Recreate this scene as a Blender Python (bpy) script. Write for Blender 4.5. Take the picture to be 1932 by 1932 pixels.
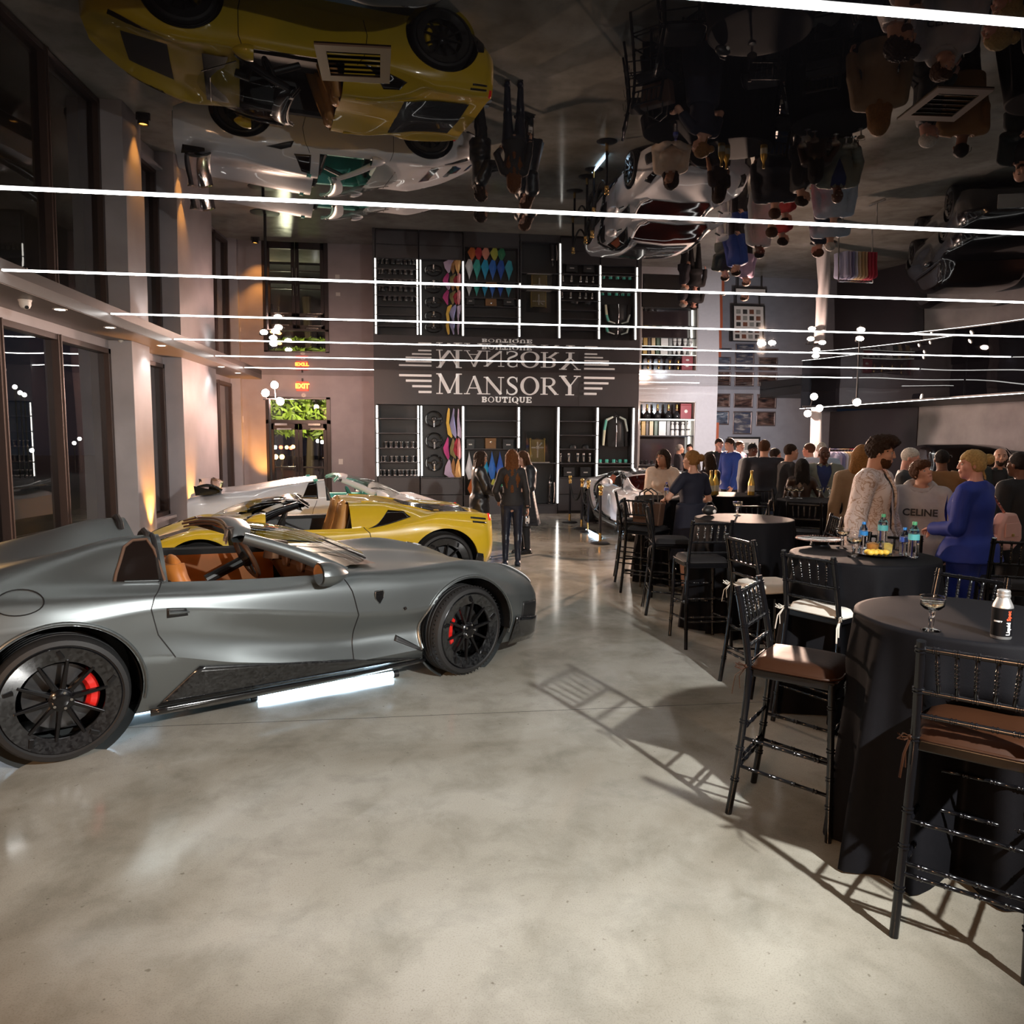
import bpy, bmesh, math, random
import numpy as np
from mathutils import Vector, Matrix
for o in list(bpy.data.objects): bpy.data.objects.remove(o)
SC = bpy.context.scene; COL = SC.collection
R = math.radians; PI = math.pi
rng = random.Random(7); nrng = np.random.default_rng(5)
# ------------------------------------------------------------ camera
F_PX, YAW, PITCH, ROLL, CAMH = 1420., R(7.466), R(5.775), R(-.328), 1.85
def _cam_axes():
    cy, sy, cp, sp = math.cos(YAW), math.sin(YAW), math.cos(PITCH), math.sin(PITCH)
    f = Vector((sy*cp, cy*cp, -sp)); r = Vector((cy, -sy, 0)); d = f.cross(r)
    c, s = math.cos(ROLL), math.sin(ROLL)
    return c*r + s*d, -s*r + c*d, f
AX_R, AX_D, AX_F = _cam_axes()
cd = bpy.data.cameras.new('camera'); cam = bpy.data.objects.new('camera', cd); COL.objects.link(cam)
cd.sensor_width = 36.0; cd.lens = F_PX/1932*36; cd.clip_start = .05; cd.clip_end = 300
mw = Matrix((( AX_R.x, -AX_D.x, -AX_F.x, 0), (AX_R.y, -AX_D.y, -AX_F.y, 0), (AX_R.z, -AX_D.z, -AX_F.z, CAMH), (0, 0, 0, 1)))
cam.matrix_world = mw; SC.camera = cam
# ------------------------------------------------------------ view, world
SC.view_settings.view_transform = 'Standard'; SC.view_settings.look = 'None'
SC.view_settings.exposure = 0.0; SC.view_settings.gamma = 1.0; SC.view_settings.use_curve_mapping = False
W = bpy.data.worlds.new('night'); SC.world = W; W.use_nodes = True
W.node_tree.nodes['Background'].inputs[0].default_value = (.004, .006, .011, 1)
W.node_tree.nodes['Background'].inputs[1].default_value = 1.0
# ------------------------------------------------------------ lamps that are not built with a fixture below
def lamp(name, kind, loc, energy, col=(1, 1, 1), target=None, size=.1, spot=None, blend=.3):
    d = bpy.data.lights.new(name, kind); d.energy = energy; d.color = col
    if kind == 'AREA': d.shape = 'DISK'; d.size = size
    else: d.shadow_soft_size = size
    if spot: d.spot_size = R(spot); d.spot_blend = blend
    o = bpy.data.objects.new(name, d); COL.objects.link(o); o.location = loc
    if target is not None:
        o.rotation_euler = (Vector(target)-Vector(loc)).to_track_quat('-Z', 'Y').to_euler()
    return o
HC = 3.345                      # ceiling height
STRIP_Y = [2.62+2.53*k for k in range(7)]
lamp('key_light', 'SPOT', (2.66, .12, 2.98), 1500, (1, .99, .95), (.15, 5.3, .4), .045, 70, .55)
lamp('stand_light_glow', 'POINT', (-2.85, 16.6, 2.66), 330, (1, .6, .48), size=.08)
lamp('stand_light_glow', 'POINT', (8.2, 16.7, 2.66), 520, (1, .68, .55), size=.08)
lamp('stand_light_beam', 'SPOT', (-2.7, 16.45, 2.7), 3000, (1, .68, .5), (2.2, 9.5, 0), .09, 70, .7)
lamp('stand_light_beam', 'SPOT', (7.9, 16.6, 2.7), 6500, (1, .68, .52), (1.6, 8.6, 0), .09, 75, .7)
lamp('stand_light_beam', 'SPOT', (8.5, 17.6, 2.62), 420, (.8, .9, 1), (9.2, 23, 1.9), .08, 70, .8)
lamp('rear_room_light', 'AREA', (-3.2, -2.6, 3.0), 230, (1, .55, .28), (-1.4, 5, .8), .9)
lamp('right_wall_uplight', 'SPOT', (12.9, 13.4, .3), 260, (1, .38, .2), (13.4, 13.2, 2.2), .05, 80, .8)
# ------------------------------------------------------------ pixel helpers (photograph 1932 x 1932) -> points of the room
C0 = Vector((0, 0, CAMH))
def ray(x, y): return AX_R*((x-966)/F_PX) + AX_D*((y-966)/F_PX) + AX_F
def onz(x, y, z=0.): d = ray(x, y); return C0 + d*((z-CAMH)/d.z)
def ony(x, y, Y): d = ray(x, y); return C0 + d*(Y/d.y)
def onx(x, y, X): d = ray(x, y); return C0 + d*(X/d.x)
# ------------------------------------------------------------ materials
MATS = {}
def mat(name, col, rough=.5, metal=0., spec=.5, var=.08, scale=12., bump=0., bscale=60., coat=0., crough=.05, emit=None, es=0., alpha=1., trans=0., ior=1.5, sheen=0., aniso=0.):
    if name in MATS: return MATS[name]
    m = bpy.data.materials.new(name); m.use_nodes = True; MATS[name] = m
    nt = m.node_tree; N = nt.nodes; L = nt.links; b = N['Principled BSDF']
    b.inputs['Roughness'].default_value = rough; b.inputs['Metallic'].default_value = metal
    b.inputs['Specular IOR Level'].default_value = spec; b.inputs['IOR'].default_value = ior
    b.inputs['Coat Weight'].default_value = coat; b.inputs['Coat Roughness'].default_value = crough
    b.inputs['Transmission Weight'].default_value = trans; b.inputs['Alpha'].default_value = alpha
    b.inputs['Sheen Weight'].default_value = sheen
    if emit: b.inputs['Emission Color'].default_value = (*emit, 1); b.inputs['Emission Strength'].default_value = es
    tc = N.new('ShaderNodeTexCoord'); nz = N.new('ShaderNodeTexNoise'); nz.inputs['Scale'].default_value = scale; nz.inputs['Detail'].default_value = 4
    L.new(tc.outputs['Object'], nz.inputs['Vector'])
    mx = N.new('ShaderNodeMix'); mx.data_type = 'RGBA'
    mx.inputs[6].default_value = (*[c*(1-var) for c in col], 1); mx.inputs[7].default_value = (*[min(1, c*(1+var)) for c in col], 1)
    L.new(nz.outputs['Fac'], mx.inputs[0]); L.new(mx.outputs[2], b.inputs['Base Color'])
    if bump:
        n2 = N.new('ShaderNodeTexNoise'); n2.inputs['Scale'].default_value = bscale; n2.inputs['Detail'].default_value = 3
        L.new(tc.outputs['Object'], n2.inputs['Vector'])
        bp = N.new('ShaderNodeBump'); bp.inputs['Strength'].default_value = bump; bp.inputs['Distance'].default_value = .01
        L.new(n2.outputs['Fac'], bp.inputs['Height']); L.new(bp.outputs['Normal'], b.inputs['Normal'])
    return m
def srgb(r, g, b):
    f = lambda c: (c/255/12.92) if c/255 <= .04045 else ((c/255+.055)/1.055)**2.4
    return (f(r), f(g), f(b))
def emitmat(name, col, s):
    if name in MATS: return MATS[name]
    m = bpy.data.materials.new(name); m.use_nodes = True; MATS[name] = m
    nt = m.node_tree; nt.nodes.clear(); e = nt.nodes.new('ShaderNodeEmission'); o = nt.nodes.new('ShaderNodeOutputMaterial')
    e.inputs[0].default_value = (*col, 1); e.inputs[1].default_value = s; nt.links.new(e.outputs[0], o.inputs[0]); return m
def glassmat(name, tint=(1, 1, 1), refl=1.0, rough=0., ior=1.5):
    """thin pane: see-through plus a Fresnel reflection"""
    if name in MATS: return MATS[name]
    m = bpy.data.materials.new(name); m.use_nodes = True; MATS[name] = m
    nt = m.node_tree; nt.nodes.clear(); N = nt.nodes; L = nt.links
    t = N.new('ShaderNodeBsdfTransparent'); g = N.new('ShaderNodeBsdfGlossy'); mx = N.new('ShaderNodeMixShader'); o = N.new('ShaderNodeOutputMaterial')
    fr = N.new('ShaderNodeFresnel'); fr.inputs[0].default_value = ior
    ml = N.new('ShaderNodeMath'); ml.operation = 'MULTIPLY'; ml.inputs[1].default_value = refl; ml.use_clamp = True
    t.inputs[0].default_value = (*tint, 1); g.inputs['Roughness'].default_value = rough
    L.new(fr.outputs[0], ml.inputs[0]); L.new(ml.outputs[0], mx.inputs[0]); L.new(t.outputs[0], mx.inputs[1]); L.new(g.outputs[0], mx.inputs[2]); L.new(mx.outputs[0], o.inputs[0])
    return m
# ------------------------------------------------------------ mesh builder
class MB:
    def __init__(s): s.v = []; s.f = []; s.mi = []; s.cur = 0
    def add(s, vs, fs, M=None):
        o = len(s.v)
        s.v += [tuple(M @ Vector(v)) for v in vs] if M is not None else [tuple(v) for v in vs]
        s.f += [tuple(i+o for i in f) for f in fs]; s.mi += [s.cur]*len(fs); return s
    def box(s, c, d, M=None):
        x, y, z = [k/2 for k in d]; cx, cy, cz = c
        vs = [(cx+a*x, cy+b*y, cz+e*z) for e in (-1, 1) for b in (-1, 1) for a in (-1, 1)]
        return s.add(vs, [(0, 2, 3, 1), (4, 5, 7, 6), (0, 1, 5, 4), (2, 6, 7, 3), (0, 4, 6, 2), (1, 3, 7, 5)], M)
    def bx(s, x0, x1, y0, y1, z0, z1, M=None): return s.box(((x0+x1)/2, (y0+y1)/2, (z0+z1)/2), (abs(x1-x0), abs(y1-y0), abs(z1-z0)), M)
    def tube(s, pts, r, n=8, cap=True, M=None, flat=1.0, closed=False):
        pts = [Vector(p) for p in pts]; k = len(pts); rs = r if hasattr(r, '__len__') else [r]*k
        vs = []; fs = []; up = None
        for i, p in enumerate(pts):
            if closed: t = pts[(i+1) % k]-pts[i-1]
            else: t = (pts[min(i+1, k-1)]-pts[max(i-1, 0)])
            t = t.normalized() if t.length > 1e-9 else Vector((0, 0, 1))
            if up is None:
                up = Vector((0, 0, 1)) if abs(t.z) < .9 else Vector((1, 0, 0))
            a = t.cross(up); a = a.normalized() if a.length > 1e-6 else t.orthogonal().normalized(); b = a.cross(t); up = b
            for j in range(n):
                q = 2*PI*j/n; vs.append(p + a*(math.cos(q)*rs[i]) + b*(math.sin(q)*rs[i]*flat))
        m = k if closed else k-1
        for i in range(m):
            for j in range(n):
                i2 = (i+1) % k; j2 = (j+1) % n
                fs.append((i*n+j, i*n+j2, i2*n+j2, i2*n+j))
        if cap and not closed: fs.append(tuple(range(n-1, -1, -1))); fs.append(tuple((k-1)*n+j for j in range(n)))
        return s.add(vs, fs, M)
    def cyl(s, a, b, r, r2=None, n=16, M=None): return s.tube([a, b], [r, r if r2 is None else r2], n, True, M)
    def lathe(s, prof, n=24, M=None, a0=0., a1=2*PI):
        full = abs(a1-a0-2*PI) < 1e-6; k = len(prof); m = n if full else n+1
        vs = [(p[0]*math.cos(a0+(a1-a0)*j/n), p[0]*math.sin(a0+(a1-a0)*j/n), p[1]) for p in prof for j in range(m)]
        fs = []
        for i in range(k-1):
            for j in range(n):
                j2 = (j+1) % m; fs.append((i*m+j, i*m+j2, (i+1)*m+j2, (i+1)*m+j))
        if full and prof[0][0] > 1e-6: fs.append(tuple(range(m-1, -1, -1)))
        if full and prof[-1][0] > 1e-6: fs.append(tuple((k-1)*m+j for j in range(m)))
        return s.add(vs, fs, M)
    def ring(s, prof, n=24, M=None):
        """closed profile (r,z) loop revolved"""
        k = len(prof); vs = [(p[0]*math.cos(2*PI*j/n), p[0]*math.sin(2*PI*j/n), p[1]) for p in prof for j in range(n)]
        fs = [(i*n+j, i*n+(j+1) % n, ((i+1) % k)*n+(j+1) % n, ((i+1) % k)*n+j) for i in range(k) for j in range(n)]
        return s.add(vs, fs, M)
    def prism(s, poly, z0, z1, M=None):
        n = len(poly); vs = [(p[0], p[1], z0) for p in poly]+[(p[0], p[1], z1) for p in poly]
        return s.add(vs, [tuple(range(n-1, -1, -1)), tuple(range(n, 2*n))]+[(i, (i+1) % n, n+(i+1) % n, n+i) for i in range(n)], M)
    def ball(s, c, r, nu=16, nv=10, M=None):
        r = r if hasattr(r, '__len__') else (r, r, r)
        vs = [(c[0], c[1], c[2]-r[2])]
        for i in range(1, nv):
            q = -PI/2+PI*i/nv
            for j in range(nu): vs.append((c[0]+r[0]*math.cos(q)*math.cos(2*PI*j/nu), c[1]+r[1]*math.cos(q)*math.sin(2*PI*j/nu), c[2]+r[2]*math.sin(q)))
        vs.append((c[0], c[1], c[2]+r[2])); e = len(vs)-1; fs = []
        for j in range(nu):
            fs.append((0, 1+(j+1) % nu, 1+j)); fs.append((e, e-nu+j, e-nu+(j+1) % nu))
            for i in range(nv-2): a = 1+i*nu; fs.append((a+j, a+(j+1) % nu, a+nu+(j+1) % nu, a+nu+j))
        return s.add(vs, fs, M)
    def grid(s, P, closed_u=False):
        """P[i][j] points"""
        nu, nv = len(P), len(P[0]); vs = [tuple(p) for row in P for p in row]; fs = []
        for i in range(nu if closed_u else nu-1):
            for j in range(nv-1): i2 = (i+1) % nu; fs.append((i*nv+j, i2*nv+j, i2*nv+j+1, i*nv+j+1))
        return s.add(vs, fs)
    def use(s, i): s.cur = i; return s
    def mesh(s, name, mats, smooth=True):
        me = bpy.data.meshes.new(name); me.from_pydata(s.v, [], s.f)
        for m in (mats if isinstance(mats, (list, tuple)) else [mats]): me.materials.append(m)
        me.polygons.foreach_set('material_index', s.mi)
        if smooth: me.shade_smooth() if smooth is True else None
        me.update(); return me
    def build(s, name, mats, parent=None, smooth=False, bev=0, M=None, ang=None):
        me = s.mesh(name, mats, bool(smooth)); o = bpy.data.objects.new(name, me); COL.objects.link(o)
        if smooth and ang is not False: sharp(me, 40 if ang is None else ang)
        if parent is not None: o.parent = parent
        if M is not None: o.matrix_local = M
        if bev:
            b = o.modifiers.new('Bevel', 'BEVEL'); b.width = bev; b.segments = 2; b.limit_method = 'ANGLE'; b.angle_limit = R(40)
        return o
def sharp(me, deg):
    try: me.set_sharp_from_angle(angle=R(deg))
    except Exception: pass
def TR(x=0, y=0, z=0, rx=0, ry=0, rz=0, s=1):
    return Matrix.Translation((x, y, z)) @ Matrix.Rotation(rz, 4, 'Z') @ Matrix.Rotation(ry, 4, 'Y') @ Matrix.Rotation(rx, 4, 'X') @ Matrix.Scale(s, 4)
def tag(o, label=None, cat=None, group=None, kind=None):
    if label: o['label'] = label
    if cat: o['category'] = cat
    if group: o['group'] = group
    if kind: o['kind'] = kind
    return o
def thing(name, label, cat, loc=(0, 0, 0), rz=0., group=None):
    o = bpy.data.objects.new(name, None); COL.objects.link(o); o.empty_display_size = .1
    o.location = loc; o.rotation_euler = (0, 0, rz); return tag(o, label, cat, group)
def struct(name, mb, m, parent=None, smooth=False, bev=0):
    o = mb.build(name, m, parent, smooth, bev)
    if parent is None: o['kind'] = 'structure'
    return o
def dup(o, loc=None, rz=None, label=None, parent=None, group=None):
    c = o.copy(); COL.objects.link(c)
    if parent is not None: c.parent = parent
    if loc is not None: c.location = loc
    if rz is not None: c.rotation_euler = (0, 0, rz)
    if label: c['label'] = label
    if group: c['group'] = group
    for ch in list(o.children): dup(ch, parent=c)
    return c
def text_mesh(txt, size, depth=.004, bold=0., shear=0., space=1.0):
    cu = bpy.data.curves.new('txt', 'FONT'); cu.body = txt; cu.size = size; cu.extrude = depth; cu.offset = bold; cu.shear = shear; cu.space_character = space
    cu.align_x = 'CENTER'; cu.align_y = 'CENTER'; cu.resolution_u = 3
    o = bpy.data.objects.new('txt', cu); COL.objects.link(o)
    dg = bpy.context.evaluated_depsgraph_get(); me = bpy.data.meshes.new_from_object(o.evaluated_get(dg))
    bpy.data.objects.remove(o); bpy.data.curves.remove(cu); return me
def text_obj(name, txt, size, m, M, parent=None, **k):
    me = text_mesh(txt, size, **k); me.materials.clear(); me.materials.append(m); me.name = name
    o = bpy.data.objects.new(name, me); COL.objects.link(o)
    if parent is not None: o.parent = parent
    o.matrix_local = M; return o
# ============================================================ ROOM
BLACKM = mat('matte_black', (.012, .012, .013), .45)
BRONZE = mat('bronze_frame', (.075, .048, .04), .35, .3)
CHROME = mat('chrome', (.75, .75, .76), .12, 1.)
BRASS = mat('brass', (.75, .5, .18), .22, 1.)
WHITEP = mat('white_plastic', (.75, .72, .68), .4)
LEDW = emitmat('led_white', (1, .985, .95), 15.)
LEDC = emitmat('led_cool', (.82, .92, 1), 16.)
LEDV = emitmat('led_shelf', (1, .95, .86), 7.)
def plaster(name, col, var=.35):
    m = mat(name, col, .55, var=var, scale=2.2, bump=.12, bscale=9); return m
PLAST = plaster('grey_plaster', (.42, .40, .42), .22)
PLASTD = plaster('dark_plaster', (.13, .125, .135))
FASC = mat('bulkhead_grey', (.11, .105, .105), .35)
SOFF = mat('soffit_brown', (.17, .15, .14), .4)
# polished concrete floor
m = mat('polished_concrete', (.3, .3, .285), .2); nt = m.node_tree; N = nt.nodes; L = nt.links; b = N['Principled BSDF']
for l in list(b.inputs['Base Color'].links): L.remove(l)
tc = N.new('ShaderNodeTexCoord')
def nz(sc, det=6, ro=.6, dist=0.):
    n = N.new('ShaderNodeTexNoise'); n.inputs['Scale'].default_value = sc; n.inputs['Detail'].default_value = det; n.inputs['Roughness'].default_value = ro; n.inputs['Distortion'].default_value = dist
    L.new(tc.outputs['Object'], n.inputs['Vector']); return n
def ramp(src, *st):
    r = N.new('ShaderNodeValToRGB'); L.new(src, r.inputs[0])
    while len(r.color_ramp.elements) < len(st): r.color_ramp.elements.new(.5)
    for e, (p, c) in zip(r.color_ramp.elements, st): e.position = p; e.color = (*c, 1)
    return r
def mul(a, bb, f=1.):
    x = N.new('ShaderNodeMix'); x.data_type = 'RGBA'; x.blend_type = 'MULTIPLY'; x.inputs[0].default_value = f; L.new(a, x.inputs[6]); L.new(bb, x.inputs[7]); return x.outputs[2]
n1 = nz(.55, 5, .55, .6); n2 = nz(3.2, 8, .65, .3); n3 = nz(160, 2, .5); n4 = nz(34, 2, .5)
r1 = ramp(n1.outputs[0], (.28, (.22, .195, .15)), (.5, (.40, .385, .335)), (.72, (.55, .54, .50)))
r2 = ramp(n2.outputs[0], (.3, (.62, .62, .6)), (.55, (1, 1, 1)))
r3 = ramp(n3.outputs[0], (.3, (.72, .72, .7)), (.5, (1, 1, 1)))
r4 = ramp(n4.outputs[0], (.24, (.45, .42, .38)), (.3, (1, 1, 1)))
L.new(mul(mul(mul(r1.outputs[0], r2.outputs[0], .7), r3.outputs[0], .6), r4.outputs[0], .7), b.inputs['Base Color'])
rr = N.new('ShaderNodeMapRange'); L.new(n2.outputs[0], rr.inputs[0]); rr.inputs[3].default_value = .06; rr.inputs[4].default_value = .22; L.new(rr.outputs[0], b.inputs['Roughness'])
nb = nz(2.6, 2, .5); bp = N.new('ShaderNodeBump'); bp.inputs['Strength'].default_value = .05; bp.inputs['Distance'].default_value = .02; L.new(nb.outputs[0], bp.inputs['Height']); L.new(bp.outputs[0], b.inputs['Normal'])
CONC = m
XL, XWIN, XP, XR, YB, YD, YC, YP, XRW = -3.765, -4.5, -4.15, 10.9, 17.7, 19.8, 21.6, 23.0, 13.4
fl = struct('floor', MB().bx(-4.7, 13.6, -5, 23.2, -.2, 0), CONC)
JNT = mat('joint_dark', (.05, .048, .045), .7)
pj0, pj1 = onz(480, 1363), onz(1500, 1322)
d = (pj1-pj0).normalized(); a = pj0-d*1.6; e = pj1+d*6
MB().tube([a, e], .0035, 4, flat=.3).build('floor_joint', JNT, fl)

# ---- ceiling: black gloss stretched film, one sagging panel between every two light strips
m = mat('black_gloss_film', (.006, .006, .008), .012, ior=1.4, var=.2); FILM = m
ceil = struct('ceiling', MB().bx(-4.7, 13.6, -5, 23.2, HC+.03, HC+.2), BLACKM)
ys = [-5.0, -2.44, .09]+STRIP_Y+[20.32, 23.0]
for k in range(len(ys)-1):
    y0, y1 = ys[k], ys[k+1]; nx, ny = 40, 16; sag = .0085 if k < len(ys)-2 else .003
    P = [[(XL+(XR-XL)*i/nx, y0+(y1-y0)*j/ny, HC-sag*(1-(2*j/ny-1)**2)*(1-(2*i/nx-1)**8)) for j in range(ny+1)] for i in range(nx+1)]
    MB().grid(P).build('ceiling_panel', FILM, ceil, True, ang=False)
# light strips
ords = ['nearest', 'second nearest', 'third nearest', 'fourth nearest', 'fifth nearest', 'sixth nearest', 'seventh nearest']
def strip(a, bb, w, label, group='white LED strips across the ceiling', m=LEDW, h=.006):
    a = Vector(a); bb = Vector(bb); t = thing('led_strip', label, 'light strip', (a+bb)/2, 0, group)
    d = (bb-a); le = d.length; rot = math.atan2(d.y, d.x)
    M = Matrix.Rotation(rot, 4, 'Z')
    MB().box((0, 0, 0), (le, w, h), M).build('diffuser', m, t)
    for q in (-1, 1): MB().box((q*(le/2+.006), 0, .002), (.012, w*1.15, h), M).build('end_cap', WHITEP, t)
    return t
for k, y in enumerate(STRIP_Y):
    strip((XL+.02, y, HC-.005), (XR-.02, y, HC-.005), .034, f'long white LED ceiling strip, {ords[k]} to the viewer')
strip((ony(1207, 718, 20.3).x, 20.3, HC-.005), (ony(1319, 719, 20.3).x, 20.3, HC-.005), .034, 'short white LED ceiling strip above the bar niche')
strip((XR-.01, 20.3, 2.665), (XR-.01, 2., 2.665), .03, 'slanting white LED strip along lower edge of black right bulkhead')
# ---- left: bulkhead, pillars, windows
ZS = 3.235
bk = MB().bx(XWIN, XL, -5, 19.8, ZS, HC+.02)
struct('trim_1', bk, FASC)
struct('trim_2', MB().bx(XWIN, XL-.012, -5, 19.8, ZS-.006, ZS), SOFF)
wl = struct('wall_left', MB().bx(-4.75, XWIN-.12, -5, 19.95, -.05, -.001), PLAST)
def pillar(y0, y1, x=XP): return MB().bx(-4.75, x, y0, y1, 0, ZS-.006).build('pillar', PLAST, wl, bev=.006)
pillar(12.05, 12.82); pillar(14.5, 16.9); pillar(19.62, 19.95, XP-.1); pillar(5.2, 6.1)
MB().bx(-4.75, XWIN+.02, 12.82, 14.5, 0, .33).bx(-4.75, XWIN+.16, 12.82, 14.5, .33, .38).build('sill_wall', PLAST, wl)
MB().bx(-4.75, XWIN+.02, 16.9, 19.62, 0, .1).build('sill_wall', PLAST, wl)
MB().bx(-4.75, XWIN+.02, -5, 12.05, 3.1, ZS-.006).bx(-4.75, XWIN+.02, 12.82, 14.5, 3.1, ZS-.006).bx(-4.75, XWIN+.02, 16.9, 19.62, 3.1, ZS-.006).build('lintel', PLAST, wl)
PANE = glassmat('night_pane', (.75, .78, .8), 2.2)
def window(n, y0, y1, z0, mulls):
    w = MB(); x0, x1 = XWIN-.1, XWIN+.05; fw = .075
    w.bx(x0, x1, y0, y0+fw, z0, 3.1).bx(x0, x1, y1-fw, y1, z0, 3.1).bx(x0, x1, y0, y1, z0, z0+fw).bx(x0, x1, y0, y1, 3.1-fw, 3.1)
    t = struct(f'window_{n}', w, BRONZE, bev=.004)
    for y in mulls: MB().bx(x0, x1+.012, y-.05, y+.05, z0, 3.1).bx(x1, x1+.03, y-.012, y+.012, z0, 3.1).build('mullion', BRONZE, t, bev=.004)
    e = [y0]+list(mulls)+[y1]
    for a, b2 in zip(e[:-1], e[1:]):
        P = [[(XWIN-.03+.004*math.sin(PI*i/6)*math.sin(PI*j/8), a+(b2-a)*i/6, z0+(3.1-z0)*j/8) for j in range(9)] for i in range(7)]
        MB().grid(P).build('pane', PANE, t, True, ang=False)
window(1, 6.1, 12.05, .02, [7.6, 9.0, 10.4]); window(2, 12.82, 14.5, .38, []); window(3, 16.9, 19.62, .1, [18.3]); window(4, .6, 5.2, .02, [2.1, 3.7])
# soffit downlights, dome camera, round sensors
DLM = emitmat('downlight', (1, .97, .92), 30.)
for k, (x, y) in enumerate([(113, 584), (207, 618), (305, 652), (417, 692), (449, 703.6)]):
    p = onz(x, y, ZS-.01)
    t = thing('downlight', f'round recessed white soffit downlight, {["nearest", "second", "third", "fourth", "farthest"][k]} in the row over the windows', 'light', (p.x, p.y, ZS-.008), 0, 'soffit downlights')
    MB().lathe([(0, 0), (.055, 0)], 20).build('lens', DLM, t); MB().ring([(.055, .003), (.075, .003), (.075, -.006), (.055, -.006)], 20).build('trim_ring', WHITEP, t)
    lamp('downlight_beam', 'SPOT', (p.x, p.y, ZS-.03), 26, (1, .96, .9), (p.x-.18, p.y, 0), .05, 120, .6)
p = onz(47, 566, ZS-.006)
t = thing('dome_camera', 'small white dome security camera under the left soffit', 'camera', (p.x, p.y, ZS-.006))
MB().lathe([(.0, -.02), (.06, -.02), (.065, 0)], 20).lathe([(.056, -.02), (.056, -.05), (.04, -.085), (0, -.1)], 20).build('housing', WHITEP, t, True)
MB().lathe([(.0, 0), (.02, 0), (.017, .012), (0, .012)], 14, TR(.028, -.03, -.078, R(110), 0, R(30))).build('lens', BLACKM, t)
for k, (x, y, yy, la) in enumerate([(228, 641, 12.04, 'on first grey pillar'), (380, 690, 16.9, 'beside third window'), (456, 709, 19.7, 'in far left corner')]):
    p = ony(x, y, yy); t = thing('wall_sensor', f'small white round sensor high {la}', 'sensor', (p.x, p.y-.01, p.z), 0, 'white wall sensors')
    MB().ball((0, 0, 0), (.035, .03, .045), 12, 8).build('dome', WHITEP, t, True); MB().bx(-.03, .03, .0, .03, -.03, .03).build('base', WHITEP, t)
# ---- amber uplights on the floor by the pillars
AMB = emitmat('amber_lens', (1, .42, .08), 30.)
for k, (x, y, tx, ty) in enumerate([(-4.02, 12.55, -4.2, 12.5), (-4.02, 14.75, -4.2, 14.8), (-3.75, 19.35, -3.75, 19.8)]):
    t = thing('uplight', ['black amber uplight can by first grey pillar', 'black amber uplight can by second grey pillar', 'black amber uplight can in far left corner'][k], 'light', (x, y, 0), 0, 'amber floor uplights')
    MB().lathe([(.06, .02), (.075, .03), (.08, .2), (.07, .2), (.065, .17), (0, .17)], 16).build('can', BLACKM, t, True)
    MB().lathe([(0, .175), (.064, .175)], 16).build('lens', AMB, t); MB().bx(-.1, .1, -.02, .02, 0, .02).bx(-.1, -.085, -.02, .02, 0, .12).bx(.085, .1, -.02, .02, 0, .12).build('bracket', BLACKM, t)
    lamp('uplight_beam', 'SPOT', (x, y, .24), 420 if k < 2 else 520, (1, .4, .07), (tx, ty, 3.0), .03, 60, .9)
# ---- back walls
DOORX0, DOORX1, DOORZ = ony(502, 800, YD).x, ony(624, 800, YD).x, ony(570, 749, YD).z
wb = MB().bx(-4.75, DOORX0, YD, YD+.15, 0, HC).bx(DOORX1, 5.4, YD, YD+.15, 0, HC).bx(DOORX0, DOORX1, YD, YD+.15, DOORZ, HC)
PINK = plaster('rear_plaster', (.34, .3, .31), .25)
wbk = struct('wall_back', wb, PINK)
xj = ony(668, 800, YD-.08).x
MB().bx(xj, 0, YD-.08, YD, 0, HC).build('pilaster', PINK, wbk)
NX0, NX1, NXE, NZT = ony(1206, 790, YC).x, ony(1312, 790, YC).x, ony(1352, 790, YC).x, ony(1258, 757.6, YC).z
struct('wall_back_bar', MB().bx(5.3, NXE, YC, YC+.2, NZT, HC).bx(NX1, NXE, YC, YC+.2, 0, NZT).bx(5.3, NX0, YC, YC+.2, 0, NZT).bx(NX0, NX1, YC, YC+.2, 0, .3), mat('white_gloss_panel', (.62, .62, .66), .12, coat=.6))
struct('wall_back_gallery', MB().bx(7.8, 13.6, YP, YP+.2, 0, HC), mat('gallery_grey', (.3, .32, .37), .4, var=.2, scale=3, bump=.05, bscale=8))
struct('trim_3', MB().bx(NXE+.35, NXE+.5, YC+1.0, YC+1.1, 0, 2.3), mat('rust_panel', (.5, .12, .05), .5))
struct('wall_right', MB().bx(XRW, XRW+.2, -5, 18.7, 0, 2.68), plaster('right_plaster', (.34, .33, .34)))
struct('wall_right_panel', MB().bx(XRW-.03, XRW+.2, 18.7, 23, 0, 2.68), mat('dark_panel', (.035, .028, .033), .35))
P = [[(XR+.003*math.sin(j*.5)*math.sin(PI*i/10), -5+25.3*j/60, 2.68+(HC-2.68)*i/10) for j in range(61)] for i in range(11)]
bh = struct('trim_4', MB().bx(XR+.05, 13.6, -5, 20.3, 2.68, HC).bx(XR+.05, 13.6, 20.3, 23, 3.1, HC), BLACKM)
MB().grid(P).build('fascia_film', FILM, bh, True, ang=False)
MB().bx(XR-.02, XR+.06, -5, 20.32, 2.665, 2.7).build('fascia_edge', BLACKM, bh)
struct('wall_front', MB().bx(-4.75, 13.6, -5.2, -5, 0, HC), PLASTD)
struct('wall_left_far', MB().bx(-4.75, XWIN, -5, .6, 0, ZS), PLAST)
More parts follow.
